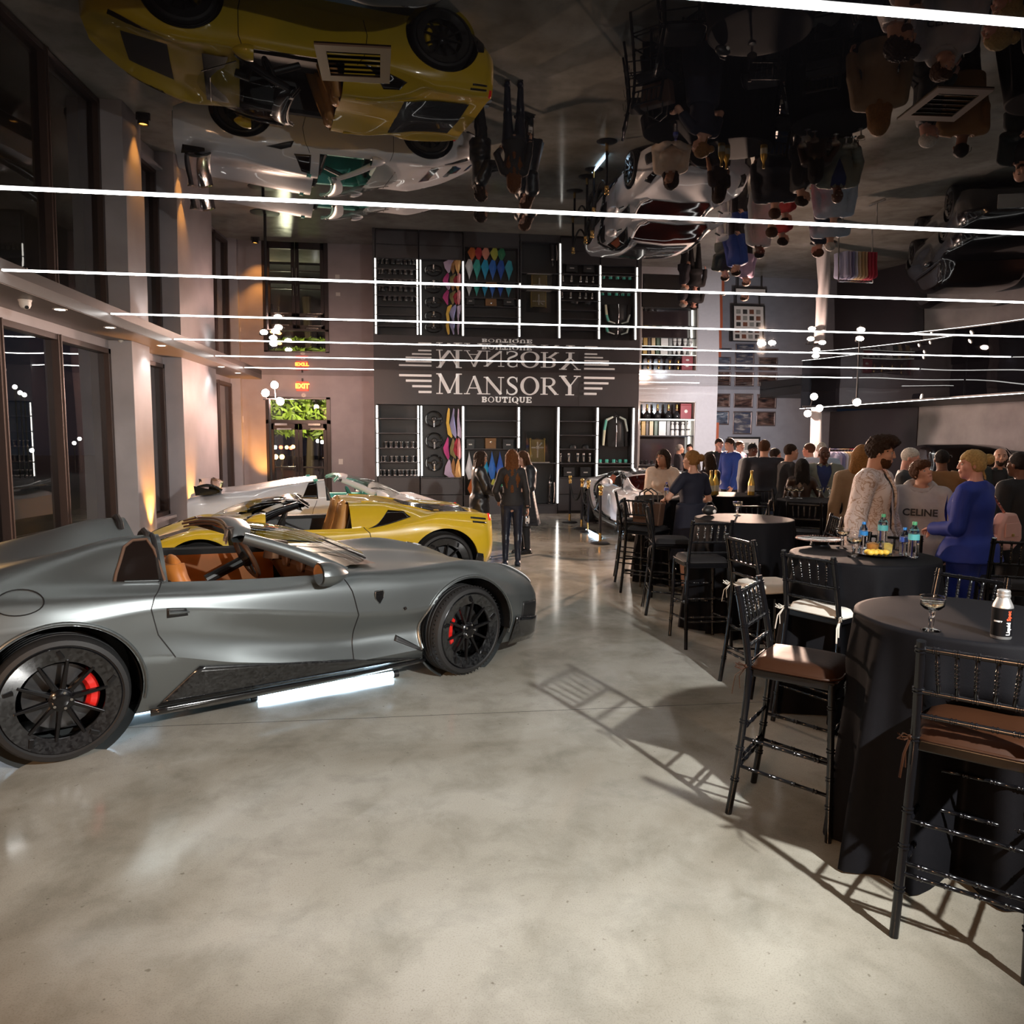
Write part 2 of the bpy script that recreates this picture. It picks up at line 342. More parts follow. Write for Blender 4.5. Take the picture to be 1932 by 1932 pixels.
# ---- far door
t = MB(); fw = .1; y0, y1 = YD-.03, YD+.1
zt = ony(570, 796, YD).z
t.bx(DOORX0, DOORX0+fw, y0, y1, 0, DOORZ).bx(DOORX1-fw, DOORX1, y0, y1, 0, DOORZ).bx(DOORX0, DOORX1, y0, y1, DOORZ-.06, DOORZ).bx(DOORX0, DOORX1, y0, y1, zt-.05, zt+.05)
DK = mat('door_dark_metal', (.03, .022, .022), .35, .3)
dr = struct('door_1', t, DK, bev=.004)
MB().grid([[(x, YD+.04, z) for z in (zt+.05, DOORZ-.06)] for x in (DOORX0+fw, DOORX1-fw)]).build('transom_pane', PANE, dr)
xm = (DOORX0+DOORX1)/2
for s, (a, b2) in enumerate(((DOORX0+fw, xm-.005), (xm+.005, DOORX1-fw))):
    l = MB(); l.bx(a, a+.09, y0-.01, y0+.04, .01, zt-.05).bx(b2-.09, b2, y0-.01, y0+.04, .01, zt-.05).bx(a, b2, y0-.01, y0+.04, .01, .25).bx(a, b2, y0-.01, y0+.04, zt-.2, zt-.05)
    lf = l.build('door_leaf', DK, dr, bev=.003)
    MB().grid([[(x, y0+.015, z) for z in (.25, zt-.2)] for x in (a+.09, b2-.09)]).build('pane', PANE, lf)
    MB().bx(a, b2, y0, y0+.03, 1.0, 1.04).build('push_bar', DK, lf)
    hx = b2-.04 if s == 0 else a+.04
    MB().tube([(hx, y0-.02, 1.3), (hx, y0-.09, 1.28), (hx, y0-.09, .92), (hx, y0-.02, .9)], .013, 8).build('pull_handle', CHROME, lf, True)
    cx = a+.28 if s == 0 else b2-.3
    MB().bx(cx-.16, cx+.16, y0-.07, y0-.01, zt-.1, zt-.03).build('door_closer', CHROME, lf, bev=.01)
    MB().bx(cx-.1, cx+.26, y0-.09, y0-.07, zt-.2, zt-.165, ).build('closer_arm', CHROME, lf)
# exit sign
p = ony(571, 729, YD-.02); t = thing('exit_sign', 'glowing orange-red EXIT sign above the far glass door', 'sign', (p.x, YD-.02, p.z))
MB().bx(-.15, .15, -.05, 0, -.12, .12).build('housing', mat('exit_housing', (.25, .03, .02), .4, emit=(1, .1, .04), es=.9), t, bev=.01)
text_obj('lettering', 'EXIT', .165, emitmat('exit_red', (1, .3, .03), 9), TR(0, -.053, 0, PI/2), t, bold=.006)
MB().bx(-.02, .02, -.03, .02, .12, .2).build('mount', BLACKM, t)
p = ony(573, 746, YD); t = thing('smoke_detector', 'small round white detector between exit sign and door', 'detector', (p.x, YD, p.z)); MB().lathe([(.06, 0), (.06, -.02), (.04, -.035), (0, -.035)], 16, TR(0, 0, 0, -PI/2, 0, 0)).build('body', WHITEP, t, True); MB().ball((0, -.037, 0), .008, 8, 6).build('indicator', BLACKM, t)
p = ony(643, 871, YD); t = thing('light_switch', 'white light switch plate right of the far glass door', 'switch', (p.x, YD, p.z)); MB().bx(-.055, .055, -.012, 0, -.07, .07).build('plate', WHITEP, t, bev=.004); MB().bx(-.018, .018, -.022, -.012, -.03, .03).build('rocker', WHITEP, t)
p = ony(456, 791, YD); t = thing('light_switch', 'white thermostat plate on wall left of far glass door', 'thermostat', (p.x, YD, p.z)); MB().bx(-.04, .04, -.012, 0, -.08, .08).build('plate', WHITEP, t, bev=.004); MB().bx(-.018, .018, -.022, -.012, 0, .05).build('screen', BLACKM, t)
# ---- outside: dark ground, lit shrubs, street lamps
struct('ground_outside', MB().bx(-60, -4.8, -30, 70, -.3, -.05).bx(-4.8, 30, 24, 70, -.3, -.05), mat('asphalt', (.03, .03, .032), .7))
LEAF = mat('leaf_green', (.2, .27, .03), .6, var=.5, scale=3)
def foliage(name, label, c, r, n, m, seed):
    g = np.random.default_rng(seed); b = MB()
    for i in range(n):
        q = g.normal(size=3); q /= np.linalg.norm(q); q *= g.random()**.4; p = np.array(c)+q*np.array(r)
        a, bb = g.normal(size=3)*.1, g.normal(size=3)*.1
        b.add([p-a, p+bb*.5, p+a, p-bb*.5], [(0, 1, 2, 3)])
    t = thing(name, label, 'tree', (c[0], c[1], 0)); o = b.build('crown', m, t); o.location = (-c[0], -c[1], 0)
    MB().tube([(0, 0, 0), (.1, 0, c[2])], [.16, .07], 8).build('trunk', mat('bark', (.08, .05, .03), .8), t); return t
foliage('tree', 'lit green tree outside seen through the transom of far door', (-3.6, 27, 3.6), (3.0, 1.5, 1.9), 9000, LEAF, 3)
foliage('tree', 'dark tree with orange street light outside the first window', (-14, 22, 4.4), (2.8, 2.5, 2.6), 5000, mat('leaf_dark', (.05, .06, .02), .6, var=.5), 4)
lamp('tree_light', 'POINT', (-3.8, 24.3, 2.2), 520, (1, .95, .6), size=.1)
lamp('street_light', 'POINT', (-12, 20.5, 3.6), 160, (1, .55, .2), size=.2)
SM = [emitmat('street_white', (1, .95, .85), 20), emitmat('street_amber', (1, .45, .1), 20), emitmat('street_red', (1, .06, .03), 20)]
for k, (x, y, Y, mi) in enumerate([(519, 844, 40, 0), (530, 844, 40, 2), (541, 844, 42, 1), (549, 845, 42, 2), (553, 843, 40, 1), (589, 820, 38, 0), (603, 825, 38, 1), (600, 832, 39, 0), (608, 834, 41, 0), (520, 862, 30, 1), (532, 862, 31, 1), (601, 768, 36, 0)]):
    p = ony(x, y, Y); t = thing('street_lamp', f'distant {["white", "amber", "red"][mi]} street light dot {["at far left of left door leaf", "second from left in left door leaf", "in the middle of left door leaf", "right of middle in left door leaf", "at the right of left door leaf", "highest in right door leaf", "upper right in right door leaf", "in the middle of right door leaf", "lowest in right door leaf", "low at left of left door leaf", "low in the middle of left door leaf", "in the transom above the doors"][k]}', 'street light', (p.x, p.y, 0), 0, f'{["white", "amber", "red"][mi]} street lights beyond the door')
    MB().ball((0, 0, p.z), .1, 10, 6).build('bulb', SM[mi], t, True); MB().cyl((0, 0, 0), (0, 0, p.z), .03, n=6).build('post', BLACKM, t)
for k, (x, y) in enumerate([(28, 730), (38, 741), (46, 745), (150, 828), (140, 836), (60, 850), (100, 812)]):
    p = onx(x, y, -16.); t = thing('street_lamp', f'white street light dot outside first window, {["highest of the cluster", "second highest of cluster", "third highest of cluster", "right-hand pane upper one", "right-hand pane lower one", "lowest of all", "below the mullion"][k]}', 'street light', (p.x, p.y, 0), 0, 'white street lights beyond the left windows')
    MB().ball((0, 0, p.z), .09, 10, 6).build('bulb', SM[0], t, True); MB().cyl((0, 0, 0), (0, 0, p.z), .03, n=6).build('post', BLACKM, t)
# ---- ceiling vents
VENT = mat('vent_brown', (.05, .04, .035), .35, .5)
for la, q in (('square louvred ceiling vent under the yellow car reflection', [(592, 84), (738, 92), (735, 158), (608, 152)]), ('square louvred ceiling vent at upper right', [(1770, 166), (1876, 170), (1800, 230), (1692, 226)])):
    P = [onz(x, y, HC-.012) for x, y in q]; c = sum(P, Vector())/4; t = thing('air_vent', la, 'vent', c, 0, 'louvred ceiling vents')
    P = [p-c for p in P]; B = lambda u, v, z=0.: tuple((P[0]*(1-u)*(1-v)+P[1]*u*(1-v)+P[2]*u*v+P[3]*(1-u)*v)+Vector((0, 0, z)))
    f = MB()
    for (u0, u1, v0, v1) in ((0, 1, 0, .16), (0, 1, .84, 1), (0, .14, .16, .84), (.86, 1, .16, .84)):
        f.add([B(u0, v0), B(u1, v0), B(u1, v1), B(u0, v1), B(u0, v0, .012), B(u1, v0, .012), B(u1, v1, .012), B(u0, v1, .012)], [(0, 1, 2, 3), (4, 5, 6, 7), (0, 1, 5, 4), (1, 2, 6, 5), (2, 3, 7, 6), (3, 0, 4, 7)])
    f.build('frame', VENT, t)
    for k in range(5):
        v = .19+k*.135; MB().add([B(.14, v), B(.86, v), B(.86, v+.075, .01), B(.14, v+.075, .01)], [(0, 1, 2, 3)]).build('louvre', VENT, t)
    MB().add([B(.1, .1, .011), B(.9, .1, .011), B(.9, .9, .011), B(.1, .9, .011)], [(0, 1, 2, 3)]).build('duct', BLACKM, t)
# ============================================================ CARS
def pchip_slopes(x, y):
    h = np.diff(x); d = np.diff(y, axis=0)/h.reshape(-1, *([1]*(y.ndim-1))); m = np.zeros_like(y)
    m[0] = d[0]; m[-1] = d[-1]
    for i in range(1, len(x)-1):
        w1, w2 = 2*h[i]+h[i-1], h[i]+2*h[i-1]
        with np.errstate(divide='ignore', invalid='ignore'):
            mm = (w1+w2)/(w1/d[i-1]+w2/d[i])
        m[i] = np.where(d[i-1]*d[i] > 0, np.nan_to_num(mm), 0)
    return m
class Pchip:
    def __init__(s, x, y): s.x = np.asarray(x, float); s.y = np.asarray(y, float); s.m = pchip_slopes(s.x, s.y)
    def __call__(s, q):
        q = np.clip(np.asarray(q, float), s.x[0], s.x[-1]); i = np.clip(np.searchsorted(s.x, q, side='right')-1, 0, len(s.x)-2)
        h = s.x[i+1]-s.x[i]; t = (q-s.x[i])/h; t2, t3 = t*t, t*t*t
        return (2*t3-3*t2+1)*s.y[i]+(t3-2*t2+t)*h*s.m[i]+(-2*t3+3*t2)*s.y[i+1]+(t3-t2)*h*s.m[i+1]
class Shell:
    """car skin: section points 0..8 from the underside's middle up the flank to the top's middle, interpolated along the car"""
    def __init__(s, T, crease=(1,)):
        U = T['U']; n = len(U); s.U = U
        z = [T['zb'], T['zb']]+[T[f'z{i}'] for i in range(2, 9)]; w = [[0]*n, T['wb']]+[T[f'w{i}'] for i in range(2, 8)]+[[0]*n]
        s.zi = [Pchip(U, a) for a in z]; s.wi = [Pchip(U, a) for a in w]
        c = sorted(set([0, 8])|set(crease)); s.seg = list(zip(c[:-1], c[1:]))
    def __call__(s, u, t):
        """u scalar, t array -> (k,3)"""
        t = np.atleast_1d(np.asarray(t, float)); z = np.array([f(u) for f in s.zi]).reshape(9); w = np.array([f(u) for f in s.wi]).reshape(9)
        out = np.zeros((len(t), 3)); out[:, 0] = u
        for a, b in s.seg:
            m = (t >= a) & (t <= b)
            if not m.any(): continue
            x = np.arange(a, b+1)
            if b-a == 1: out[m, 1] = w[a]+(w[b]-w[a])*(t[m]-a); out[m, 2] = z[a]+(z[b]-z[a])*(t[m]-a)
            else: out[m, 1] = Pchip(x, w[a:b+1])(t[m]); out[m, 2] = Pchip(x, z[a:b+1])(t[m])
        return out
    def at(s, u, t, off=0., side=-1):
        p = s(u, [t])[0]; e = .02
        du = s(min(u+e, s.U[-1]), [t])[0]-s(max(u-e, s.U[0]), [t])[0]; dt = s(u, [min(t+.05, 8)])[0]-s(u, [max(t-.05, 0)])[0]
        n = np.cross(du, dt); n = n/(np.linalg.norm(n)+1e-9)
        if n[1] < -1e-3 or (abs(n[1]) <= 1e-3 and n[2] < 0): n = -n
        p = p+n*off; return np.array([p[0], p[1]*-side*-1 if side > 0 else -p[1], p[2]])
    def t_of_z(s, u, z, lo=1., hi=6.):
        ts = np.linspace(lo, hi, 60); zz = s(u, ts)[:, 2]; zz = np.maximum.accumulate(zz); return float(np.interp(z, zz, ts))
def fix(p, side): return (p[0], abs(p[1])*side if side else p[1], p[2])
def car_body(root, sh, m, du=.03, ns=7, wheels=((1.36, .35, .415), (-1.36, .36, .43)), cockpit=None, doors=None, rows_hi=6.0, name='body'):
    """skin mesh (both halves), with arches cut, cockpit opened, doors split off"""
    U0, U1 = sh.U[0], sh.U[-1]; us = list(np.arange(U0, U1+1e-6, du)); us[-1] = U1
    for a in (list(cockpit[:2]) if cockpit else []):
        k = int(np.argmin([abs(q-a) for q in us])); us[k] = a
    ts = []
    for i in range(0, 8): ts += list(np.linspace(i, i+1, (2 if i == 0 else ns)+1)[:-1])
    ts.append(8.); ts = np.array(ts); nu, nt_ = len(us), len(ts)
    warp = np.zeros((nu, nt_)); kr = kf = None
    if doors:
        (ur, curve_r), (uf, curve_f) = doors; kr = int(np.argmin([abs(q-ur) for q in us])); kf = int(np.argmin([abs(q-uf) for q in us]))
        dr_ = np.array([np.interp(t, [c[0] for c in curve_r], [c[1] for c in curve_r]) for t in ts])-us[kr]
        df_ = np.array([np.interp(t, [c[0] for c in curve_f], [c[1] for c in curve_f]) for t in ts])-us[kf]
        for j in range(nt_): warp[:, j] = np.interp(us, [U0, us[kr]-.5, us[kr], us[kf], us[kf]+.5, U1], [0, 0, dr_[j], df_[j], 0, 0])
    G = np.zeros((nu, nt_, 3))
    for i in range(nu):
        if not warp[i].any(): G[i] = sh(us[i], ts)
        else:
            for j in range(nt_): G[i, j] = sh(us[i]+warp[i, j], [ts[j]])[0]
    inside = np.zeros((nu, nt_), bool); circ = {}
    for (uw, zw, ra) in wheels:
        r = np.hypot(G[:, :, 0]-uw, G[:, :, 2]-zw); ins = (r < ra) & (ts[None, :] < 5.6) & (G[:, :, 1] > .45); inside |= ins
        for i, j in zip(*np.where(ins)): circ[(i, j)] = (uw, zw, ra)
    bm = bmesh.new(); layer = {}; vid = {}
    def vert(i, j, s):
        key = (i, j, s if 0 < j < nt_-1 else 0)
        if key not in vid:
            p = G[i, j].copy()
            vid[key] = bm.verts.new((p[0], p[1]*s if 0 < j < nt_-1 else 0., p[2]))
        return vid[key]
    doorf = []; moved = set()
    for s in (-1, 1):
        for i in range(nu-1):
            for j in range(nt_-1):
                q = [(i, j), (i+1, j), (i+1, j+1), (i, j+1)]; ins = [inside[a, b] for a, b in q]
                if all(ins): continue
                if cockpit and us[i] >= cockpit[0]-1e-6 and us[i+1] <= cockpit[1]+1e-6 and ts[j] >= rows_hi-1e-6: continue
                vs = []
                for (a, b), f in zip(q, ins):
                    v = vert(a, b, s)
                    if f and (a, b, s) not in moved:
                        uw, zw, ra = circ[(a, b)]; d = np.array([v.co.x-uw, v.co.z-zw]); L_ = np.hypot(*d)+1e-9
                        v.co.x = uw+d[0]/L_*ra; v.co.z = zw+d[1]/L_*ra; moved.add((a, b, s))
                    vs.append(v)
                if len(set(vs)) < 3: continue
                try: f = bm.faces.new(vs if s < 0 else vs[::-1])
                except ValueError: continue
                if kr is not None and kr <= i < kf and 2 <= ts[j] < rows_hi-1e-6: doorf.append((f, s))
    bm.verts.ensure_lookup_table()
    for i in (0, nu-1):                      # close the two ends
        loop = [vert(i, j, -1) for j in range(nt_)]+[vert(i, j, 1) for j in range(nt_-2, 0, -1)]
        try: bm.faces.new(loop if i == 0 else loop[::-1])
        except ValueError: pass
    # arch lips turned inwards
    be = [e for e in bm.edges if e.is_boundary and all(any(abs(math.hypot(v.co.x-uw, v.co.z-zw)-ra) < 2e-3 for uw, zw, ra in wheels) for v in e.verts)]
    ex = bmesh.ops.extrude_edge_only(bm, edges=be)
    for v in [g for g in ex['geom'] if isinstance(g, bmesh.types.BMVert)]: v.co.y *= .94
    dm = {}
    if doorf:
        for s in (-1, 1):
            fs = [f for f, q in doorf if q == s]; b2 = bmesh.new(); mp = {}
            for f in fs:
                for v in f.verts:
                    if v not in mp: mp[v] = b2.verts.new(v.co)
                b2.faces.new([mp[v] for v in f.verts])
            me = bpy.data.meshes.new('door'); b2.to_mesh(me); b2.free(); me.materials.append(m); me.shade_smooth(); dm[s] = me
        bmesh.ops.delete(bm, geom=[f for f, q in doorf], context='FACES_ONLY')
    bmesh.ops.recalc_face_normals(bm, faces=bm.faces)
    me = bpy.data.meshes.new(name); bm.to_mesh(me); bm.free(); me.materials.append(m); me.shade_smooth(); sharp(me, 50)
    o = bpy.data.objects.new(name, me); COL.objects.link(o); o.parent = root
    dd = {}
    for s, me in dm.items():
        d_ = bpy.data.objects.new('door', me); COL.objects.link(d_); d_.parent = root; dd[s] = d_
        # shut lines
        for kk in (kr, kf):
            P = [tuple(np.array([G[kk, j, 0], G[kk, j, 1]*s, G[kk, j, 2]])) for j in range(nt_) if 2 <= ts[j] <= rows_hi]
            MB().tube(P, .0042, 5).build('door_shut_line', BLACKM, d_)
    return o, dd
def patch(sh, root, name, quad, m, side=-1, off=.004, nu=14, nv=6, ut=False, thick=.006, lo=1., hi=6.):
    """panel laid on the skin; quad = 4 corners (u,z) or (u,t): near-low, far-low, far-high, near-high"""
    P = []
    for i in range(nu+1):
        row = []
        for j in range(nv+1):
            a, b = i/nu, j/nv; q = [quad[0][k]*(1-a)*(1-b)+quad[1][k]*a*(1-b)+quad[2][k]*a*b+quad[3][k]*(1-a)*b for k in (0, 1)]
            t = q[1] if ut else sh.t_of_z(q[0], q[1], lo, hi); p = sh.at(q[0], t, off); row.append((p[0], abs(p[1])*side, p[2]))
        P.append(row)
    o = MB().grid(P).build(name, m, root, True)
    if thick: s = o.modifiers.new('Solidify', 'SOLIDIFY'); s.thickness = thick; s.offset = 0
    return o
# ---------------------------------------------------------- materials for the cars
def satin(name, col): return mat(name, col, .34, .75, var=.03, coat=.25, crough=.3)
GREYP = mat('satin_grey_paint', (.2, .22, .225), .34, .78, var=.02, scale=300)
YELP = mat('gloss_yellow_paint', (.74, .5, .025), .3, 0, spec=.5, var=.05, coat=1, crough=.03)
WHTP = mat('gloss_white_paint', (.78, .78, .82), .3, 0, var=.02, coat=1, crough=.03)
BLKP = mat('gloss_black_paint', (.006, .006, .008), .2, 0, var=.1, coat=1, crough=.02)
RUB = mat('tyre_rubber', (.018, .018, .019), .6, var=.2, bump=.1, bscale=200)
m = mat('forged_carbon', (.02, .02, .022), .18, .2, coat=1, crough=.06); nt = m.node_tree
vo = nt.nodes.new('ShaderNodeTexVoronoi'); vo.inputs['Scale'].default_value = 70; tcn = nt.nodes.new('ShaderNodeTexCoord'); nt.links.new(tcn.outputs['Object'], vo.inputs['Vector'])
rp = nt.nodes.new('ShaderNodeValToRGB'); rp.color_ramp.elements[0].color = (.003, .003, .004, 1); rp.color_ramp.elements[1].color = (.035, .038, .041, 1); nt.links.new(vo.outputs['Color'], rp.inputs[0]); nt.links.new(rp.outputs[0], nt.nodes['Principled BSDF'].inputs['Base Color'])
CARB = m
CARBG = mat('gloss_carbon', (.012, .012, .013), .15, .2, coat=1, crough=.04, var=.6, scale=80)
RIMB = mat('rim_black', (.012, .012, .014), .22, .6, coat=.6)
CALR = mat('caliper_red', (.75, .02, .015), .3, coat=.6)
DISC = mat('brake_disc', (.12, .12, .125), .35, .9)
ORL = mat('orange_leather', (.62, .2, .035), .45, var=.12, bump=.05, bscale=200)
TANL = mat('tan_leather', (.6, .3, .09), .5, var=.12, bump=.05, bscale=200)
TEAL = mat('teal_leather', (.12, .52, .46), .5, var=.1)
BLKL = mat('black_leather', (.016, .015, .015), .45, var=.2, bump=.05, bscale=150)
BRNL = mat('brown_trim', (.13, .075, .05), .4, var=.1)
DGLS = mat('dark_glass', (.012, .008, .007), .04, coat=1, spec=.8)
CGLS = glassmat('car_glass', (.8, .84, .84), .6, ior=1.4)
REDL = mat('tail_light_red', (.5, .01, .01), .15, coat=1, emit=(1, .03, .02), es=.5)
CLRL = mat('headlight_lens', (.25, .27, .28), .08, .7, coat=1)
def wheel(root, x, y, z, r, side, m_rim=None, wid=.29, steer=0., cal=0., calm=None, nspk=10, lod=1, hub=None):
    """side -1: outer face looks to -Y"""
    m_rim = m_rim or CARB; n = 56 if lod else 32
    M = TR(x, y, z) @ Matrix.Rotation(steer, 4, 'Z') @ (Matrix.Rotation(PI/2, 4, 'X') if side < 0 else Matrix.Rotation(-PI/2, 4, 'X'))
    # local z = outwards, 0 at outer face
    ri = r*.845; pr = [(ri, -.012), (ri+.012, 0), (r-.045, .004), (r-.02, -.006), (r-.006, -.03), (r, -.06)]
    for k in range(4):
        q = -.07-k*(wid-.15)/3.4; pr += [(r, q), (r-.009, q-.004), (r-.009, q-.012), (r, q-.016)]
    pr += [(r, -wid+.06), (r-.02, -wid+.01), (r-.05, -wid), (ri, -wid+.01)]
    t = MB().ring(pr, n).build('wheel', RUB, root, True, ang=35); t.matrix_local = M
    if lod and wid < .3:
        tr = MB()
        for k in range(64):
            a = 2*PI*k/64
            for zz in (-.045, -wid+.05): tr.box((0, 0, 0), (.006, .007, .045), Matrix.Rotation(a, 4, 'Z') @ TR(r-.0042, 0, zz, 0, R(12), 0))
        tr.build('tread_block', RUB, t)['kind'] = 'stuff'
    MB().ring([(ri+.002, -.01), (ri-.012, .0), (ri-.02, -.04), (ri-.03, -.2), (ri, -wid+.02), (ri+.004, -.12)], n).build('rim_barrel', RIMB, t, True)
    c0 = ri*.72
    MB().ring([(ri-.006, .002), (c0, -.014), (c0, -.03), (ri-.006, -.025)], n).build('rim_ring', m_rim, t, True, ang=30)
    for k in range(nspk):
        a = 2*PI*k/nspk+.15
        s = MB(); w0, w1 = .018, .011
        s.add([(.05, -w0, -.045), (.05, w0, -.045), (c0+.012, w1, -.02), (c0+.012, -w1, -.02), (.05, -w0*.6, -.02), (.05, w0*.6, -.02), (c0+.012, w1*.6, -.006), (c0+.012, -w1*.6, -.006)],
              [(0, 3, 2, 1), (4, 5, 6, 7), (0, 1, 5, 4), (1, 2, 6, 5), (2, 3, 7, 6), (3, 0, 4, 7)], Matrix.Rotation(a, 4, 'Z'))
        if k % 2 == 0: s.box((0, 0, 0), (.05, .022, .012), Matrix.Rotation(a+.15, 4, 'Z') @ TR((ri+c0)/2, 0, .0, 0, 0, .5))
        s.build('spoke', RIMB, t, bev=.002 if lod else 0)
    MB().lathe([(.066, -.06), (.066, -.02), (.05, -.008), (.03, -.004), (0, -.004)], 20).build('hub_cap', hub or RIMB, t, True)
    if lod:
        for k in range(5): MB().cyl((.046*math.cos(k*1.2566), .046*math.sin(k*1.2566), -.02), (.046*math.cos(k*1.2566), .046*math.sin(k*1.2566), .002), .008, n=8).build('wheel_bolt', CHROME, t)
    MB().ring([(.07, -.11), (r*.52, -.11), (r*.52, -.14), (.07, -.14)], 36).build('brake_disc', DISC, t, True, ang=30)
    if calm is not None:
        ri0, ro = r*.36, r*.55; P = []
        for k in range(13):
            a = cal-.62+1.24*k/12; bulge = .014*abs(math.sin((k/12)*PI*3))
            P.append([(rr*math.cos(a), rr*math.sin(a), zz) for rr, zz in ((ri0, -.12), (ri0, -.075), (ri0+.02, -.055-0*bulge+bulge*.5), (ro-.015, -.055+bulge*.5), (ro, -.08), (ro, -.16), (ri0, -.16))])
        MB().grid(P).build('brake_caliper', calm, t, True, ang=35)
    return t
def well(root, x, y, z, r, side, dep=.4):
    P = [[(x+r*math.cos(a), side*yy, z+r*math.sin(a)) for yy in (y, y-dep)] for a in np.linspace(-.12, PI+.12, 22)]
    b = MB().grid(P); e = [(p[1][0], p[1][1], p[1][2]) for p in P]; b.add(e, [tuple(range(len(e)))]); b.build('wheel_well', BLACKM, root, True, ang=40)
def seat(root, x, y, z, m, m2, rz=0., h=.72, tilt=-.28):
    """bucket seat facing +X"""
    M = TR(x, y, z, 0, 0, rz)
    def slab(pts, w, th, mm, name):
        P = []
        n = len(pts)
        for j in range(9):
            a = -1+2*j/8; row = []
            for i, (px, pz, ww) in enumerate(pts): row.append((px+th*.55*abs(a)**3, a*w*ww, pz+.0*abs(a)))
            P.append(row)
        b = MB().grid(P); b.v = [tuple(M @ Vector(v)) for v in b.v]
        o = b.build(name, mm, root, True, ang=False); s = o.modifiers.new('Solidify', 'SOLIDIFY'); s.thickness = th; s.offset = -1
        return o
    q = [(.0, .0), (-.04, .12), (-.1, .3), (-.17, .5), (-.2, .62), (-.215, .7)]
    ww = [.9, 1, 1.0, .85, .5, .42]
    slab([(a, b*h/.7, w) for (a, b), w in zip(q, ww)], .25, .1, m, 'seat_back')
    slab([(.5, .06, .85), (.42, .09, .95), (.25, .04, 1), (.02, .0, .95)], .25, .1, m, 'seat_base')
    b = MB().ball((0, 0, 0), (.05, .13, .1), 14, 10); b.v = [tuple(M @ TR(-.2, 0, h*.93, 0, R(-14), 0) @ Vector(v)) for v in b.v]; b.build('headrest', m, root, True)
    b = MB().box((0, 0, 0), (.07, .42, h*.86), TR(-.21, 0, h*.44, 0, R(-16), 0)); b.v = [tuple(M @ Vector(v)) for v in b.v]; b.build('seat_shell', m2, root, bev=.02)
def steering(root, x, y, z, m, rz=0., tilt=.42, r=.175, badge=None):
    M = TR(x, y, z, 0, 0, rz) @ Matrix.Rotation(PI/2-tilt, 4, 'Y')
    P = [(r*math.cos(a)*(1 if math.cos(a) < .75 else .93), r*math.sin(a), 0) for a in [2*PI*k/32 for k in range(32)]]
    w = MB().tube(P, .019, 8, closed=True); w.v = [tuple(M @ Vector(v)) for v in w.v]; w = w.build('steering_wheel', m, root, True)
    b = MB().lathe([(.0, .02), (.06, .015), (.068, -.01), (.05, -.05), (0, -.05)], 18)
    for a in (PI/2, -PI/2, 0.): b.box((0, 0, 0), (.11, .03 if a else .06, .014), Matrix.Rotation(a, 4, 'Z') @ TR(.11, 0, 0))
    b.v = [tuple(M @ Vector(v)) for v in b.v]; b.build('wheel_hub', BLKL, w, bev=.003)
    if badge: b = MB().lathe([(0, .024), (.022, .022), (.022, .012)], 12); b.v = [tuple(M @ Vector(v)) for v in b.v]; b.build('wheel_badge', badge, w)
    b = MB().cyl((0, 0, -.03), (0, 0, -.35), .04, n=12); b.v = [tuple(M @ Vector(v)) for v in b.v]; b.build('column', BLKL, w)
def windshield(root, sh, base, head, m_frame, glass=CGLS, m_head=None, bulge=.05, ph=.03, inner=None):
    """base: [(u,v,z)...] right corner to left corner through the middle, head likewise"""
    def curve(pts, n=17):
        ts = np.linspace(0, 1, len(pts)); q = np.linspace(0, 1, n); A = np.array(pts, float)
        return np.stack([Pchip(ts, A[:, k])(q) for k in range(3)], 1)
    A, B = curve(base), curve(head); P = []
    for i in range(len(A)):
        row = []
        for j in range(9):
            f = j/8; p = A[i]*(1-f)+B[i]*f; p = p+np.array([.55, 0, .83])*bulge*math.sin(PI*f)*(.4+.6*math.sin(PI*i/(len(A)-1))); row.append(tuple(p))
        P.append(row)
    MB().grid(P).build('windshield', glass, root, True, ang=False)
    for i, s in ((0, -1), (len(A)-1, 1)):
        rr = [.042-.012*(k/8) for k in range(9)]
        MB().tube([Vector(p)+Vector((0, s*.006, 0)) for p in P[i]], rr, 10, flat=1.3).build('a_pillar', m_frame, root, True)
        MB().tube([Vector(p)+Vector((.028, -s*.014, .022)) for p in P[i]], .006, 6).build('pillar_trim', BLACKM, root, True)
    h = MB(); hd = [Vector(r_[-1]) for r_ in P]; n = len(hd); Q = []
    for i, p in enumerate(hd):
        e = 1-.25*abs(2*i/(n-1)-1)
        Q.append([p+Vector(q)*e for q in ((.05, 0, .006), (-.02, 0, .026), (-.09, 0, .018), (-.115, 0, -.004), (-.1, 0, -.032), (-.03, 0, -.04), (.05, 0, .006))])
    h.grid([[tuple(v) for v in r_] for r_ in Q]); h.build('header', m_frame, root, True, ang=50)
    if m_head:
        for dz, dx, rr in ((.018, -.118, .008), (-.004, -.128, .01), (-.028, -.118, .008)): MB().tube([p+Vector((dx, 0, dz)) for p in hd], rr, 6).build('header_seal', m_head, root, True)
        for f in (.18, .8): p = hd[int(n*f)]; MB().box((0, 0, 0), (.05, .06, .012), TR(p.x-.1, p.y, p.z+.025)).build('latch', CHROME, root, bev=.003)
        for f in (.3, .7): p = hd[int(n*f)]; MB().box((0, 0, 0), (.1, .36, .012), TR(p.x+.01, p.y, p.z-.065, 0, R(18), 0)).build('sun_visor', m_head if inner is None else inner, root, bev=.006)
    for s in (-.35, .25): i = int(len(A)*(.5+s*.5)); MB().tube([tuple(np.array(P[i][0])+[.01, 0, .02]), tuple(np.array(P[min(i+5, len(A)-1)][1])+[.01, 0, .02])], .007, 5).build('wiper', BLACKM, root)
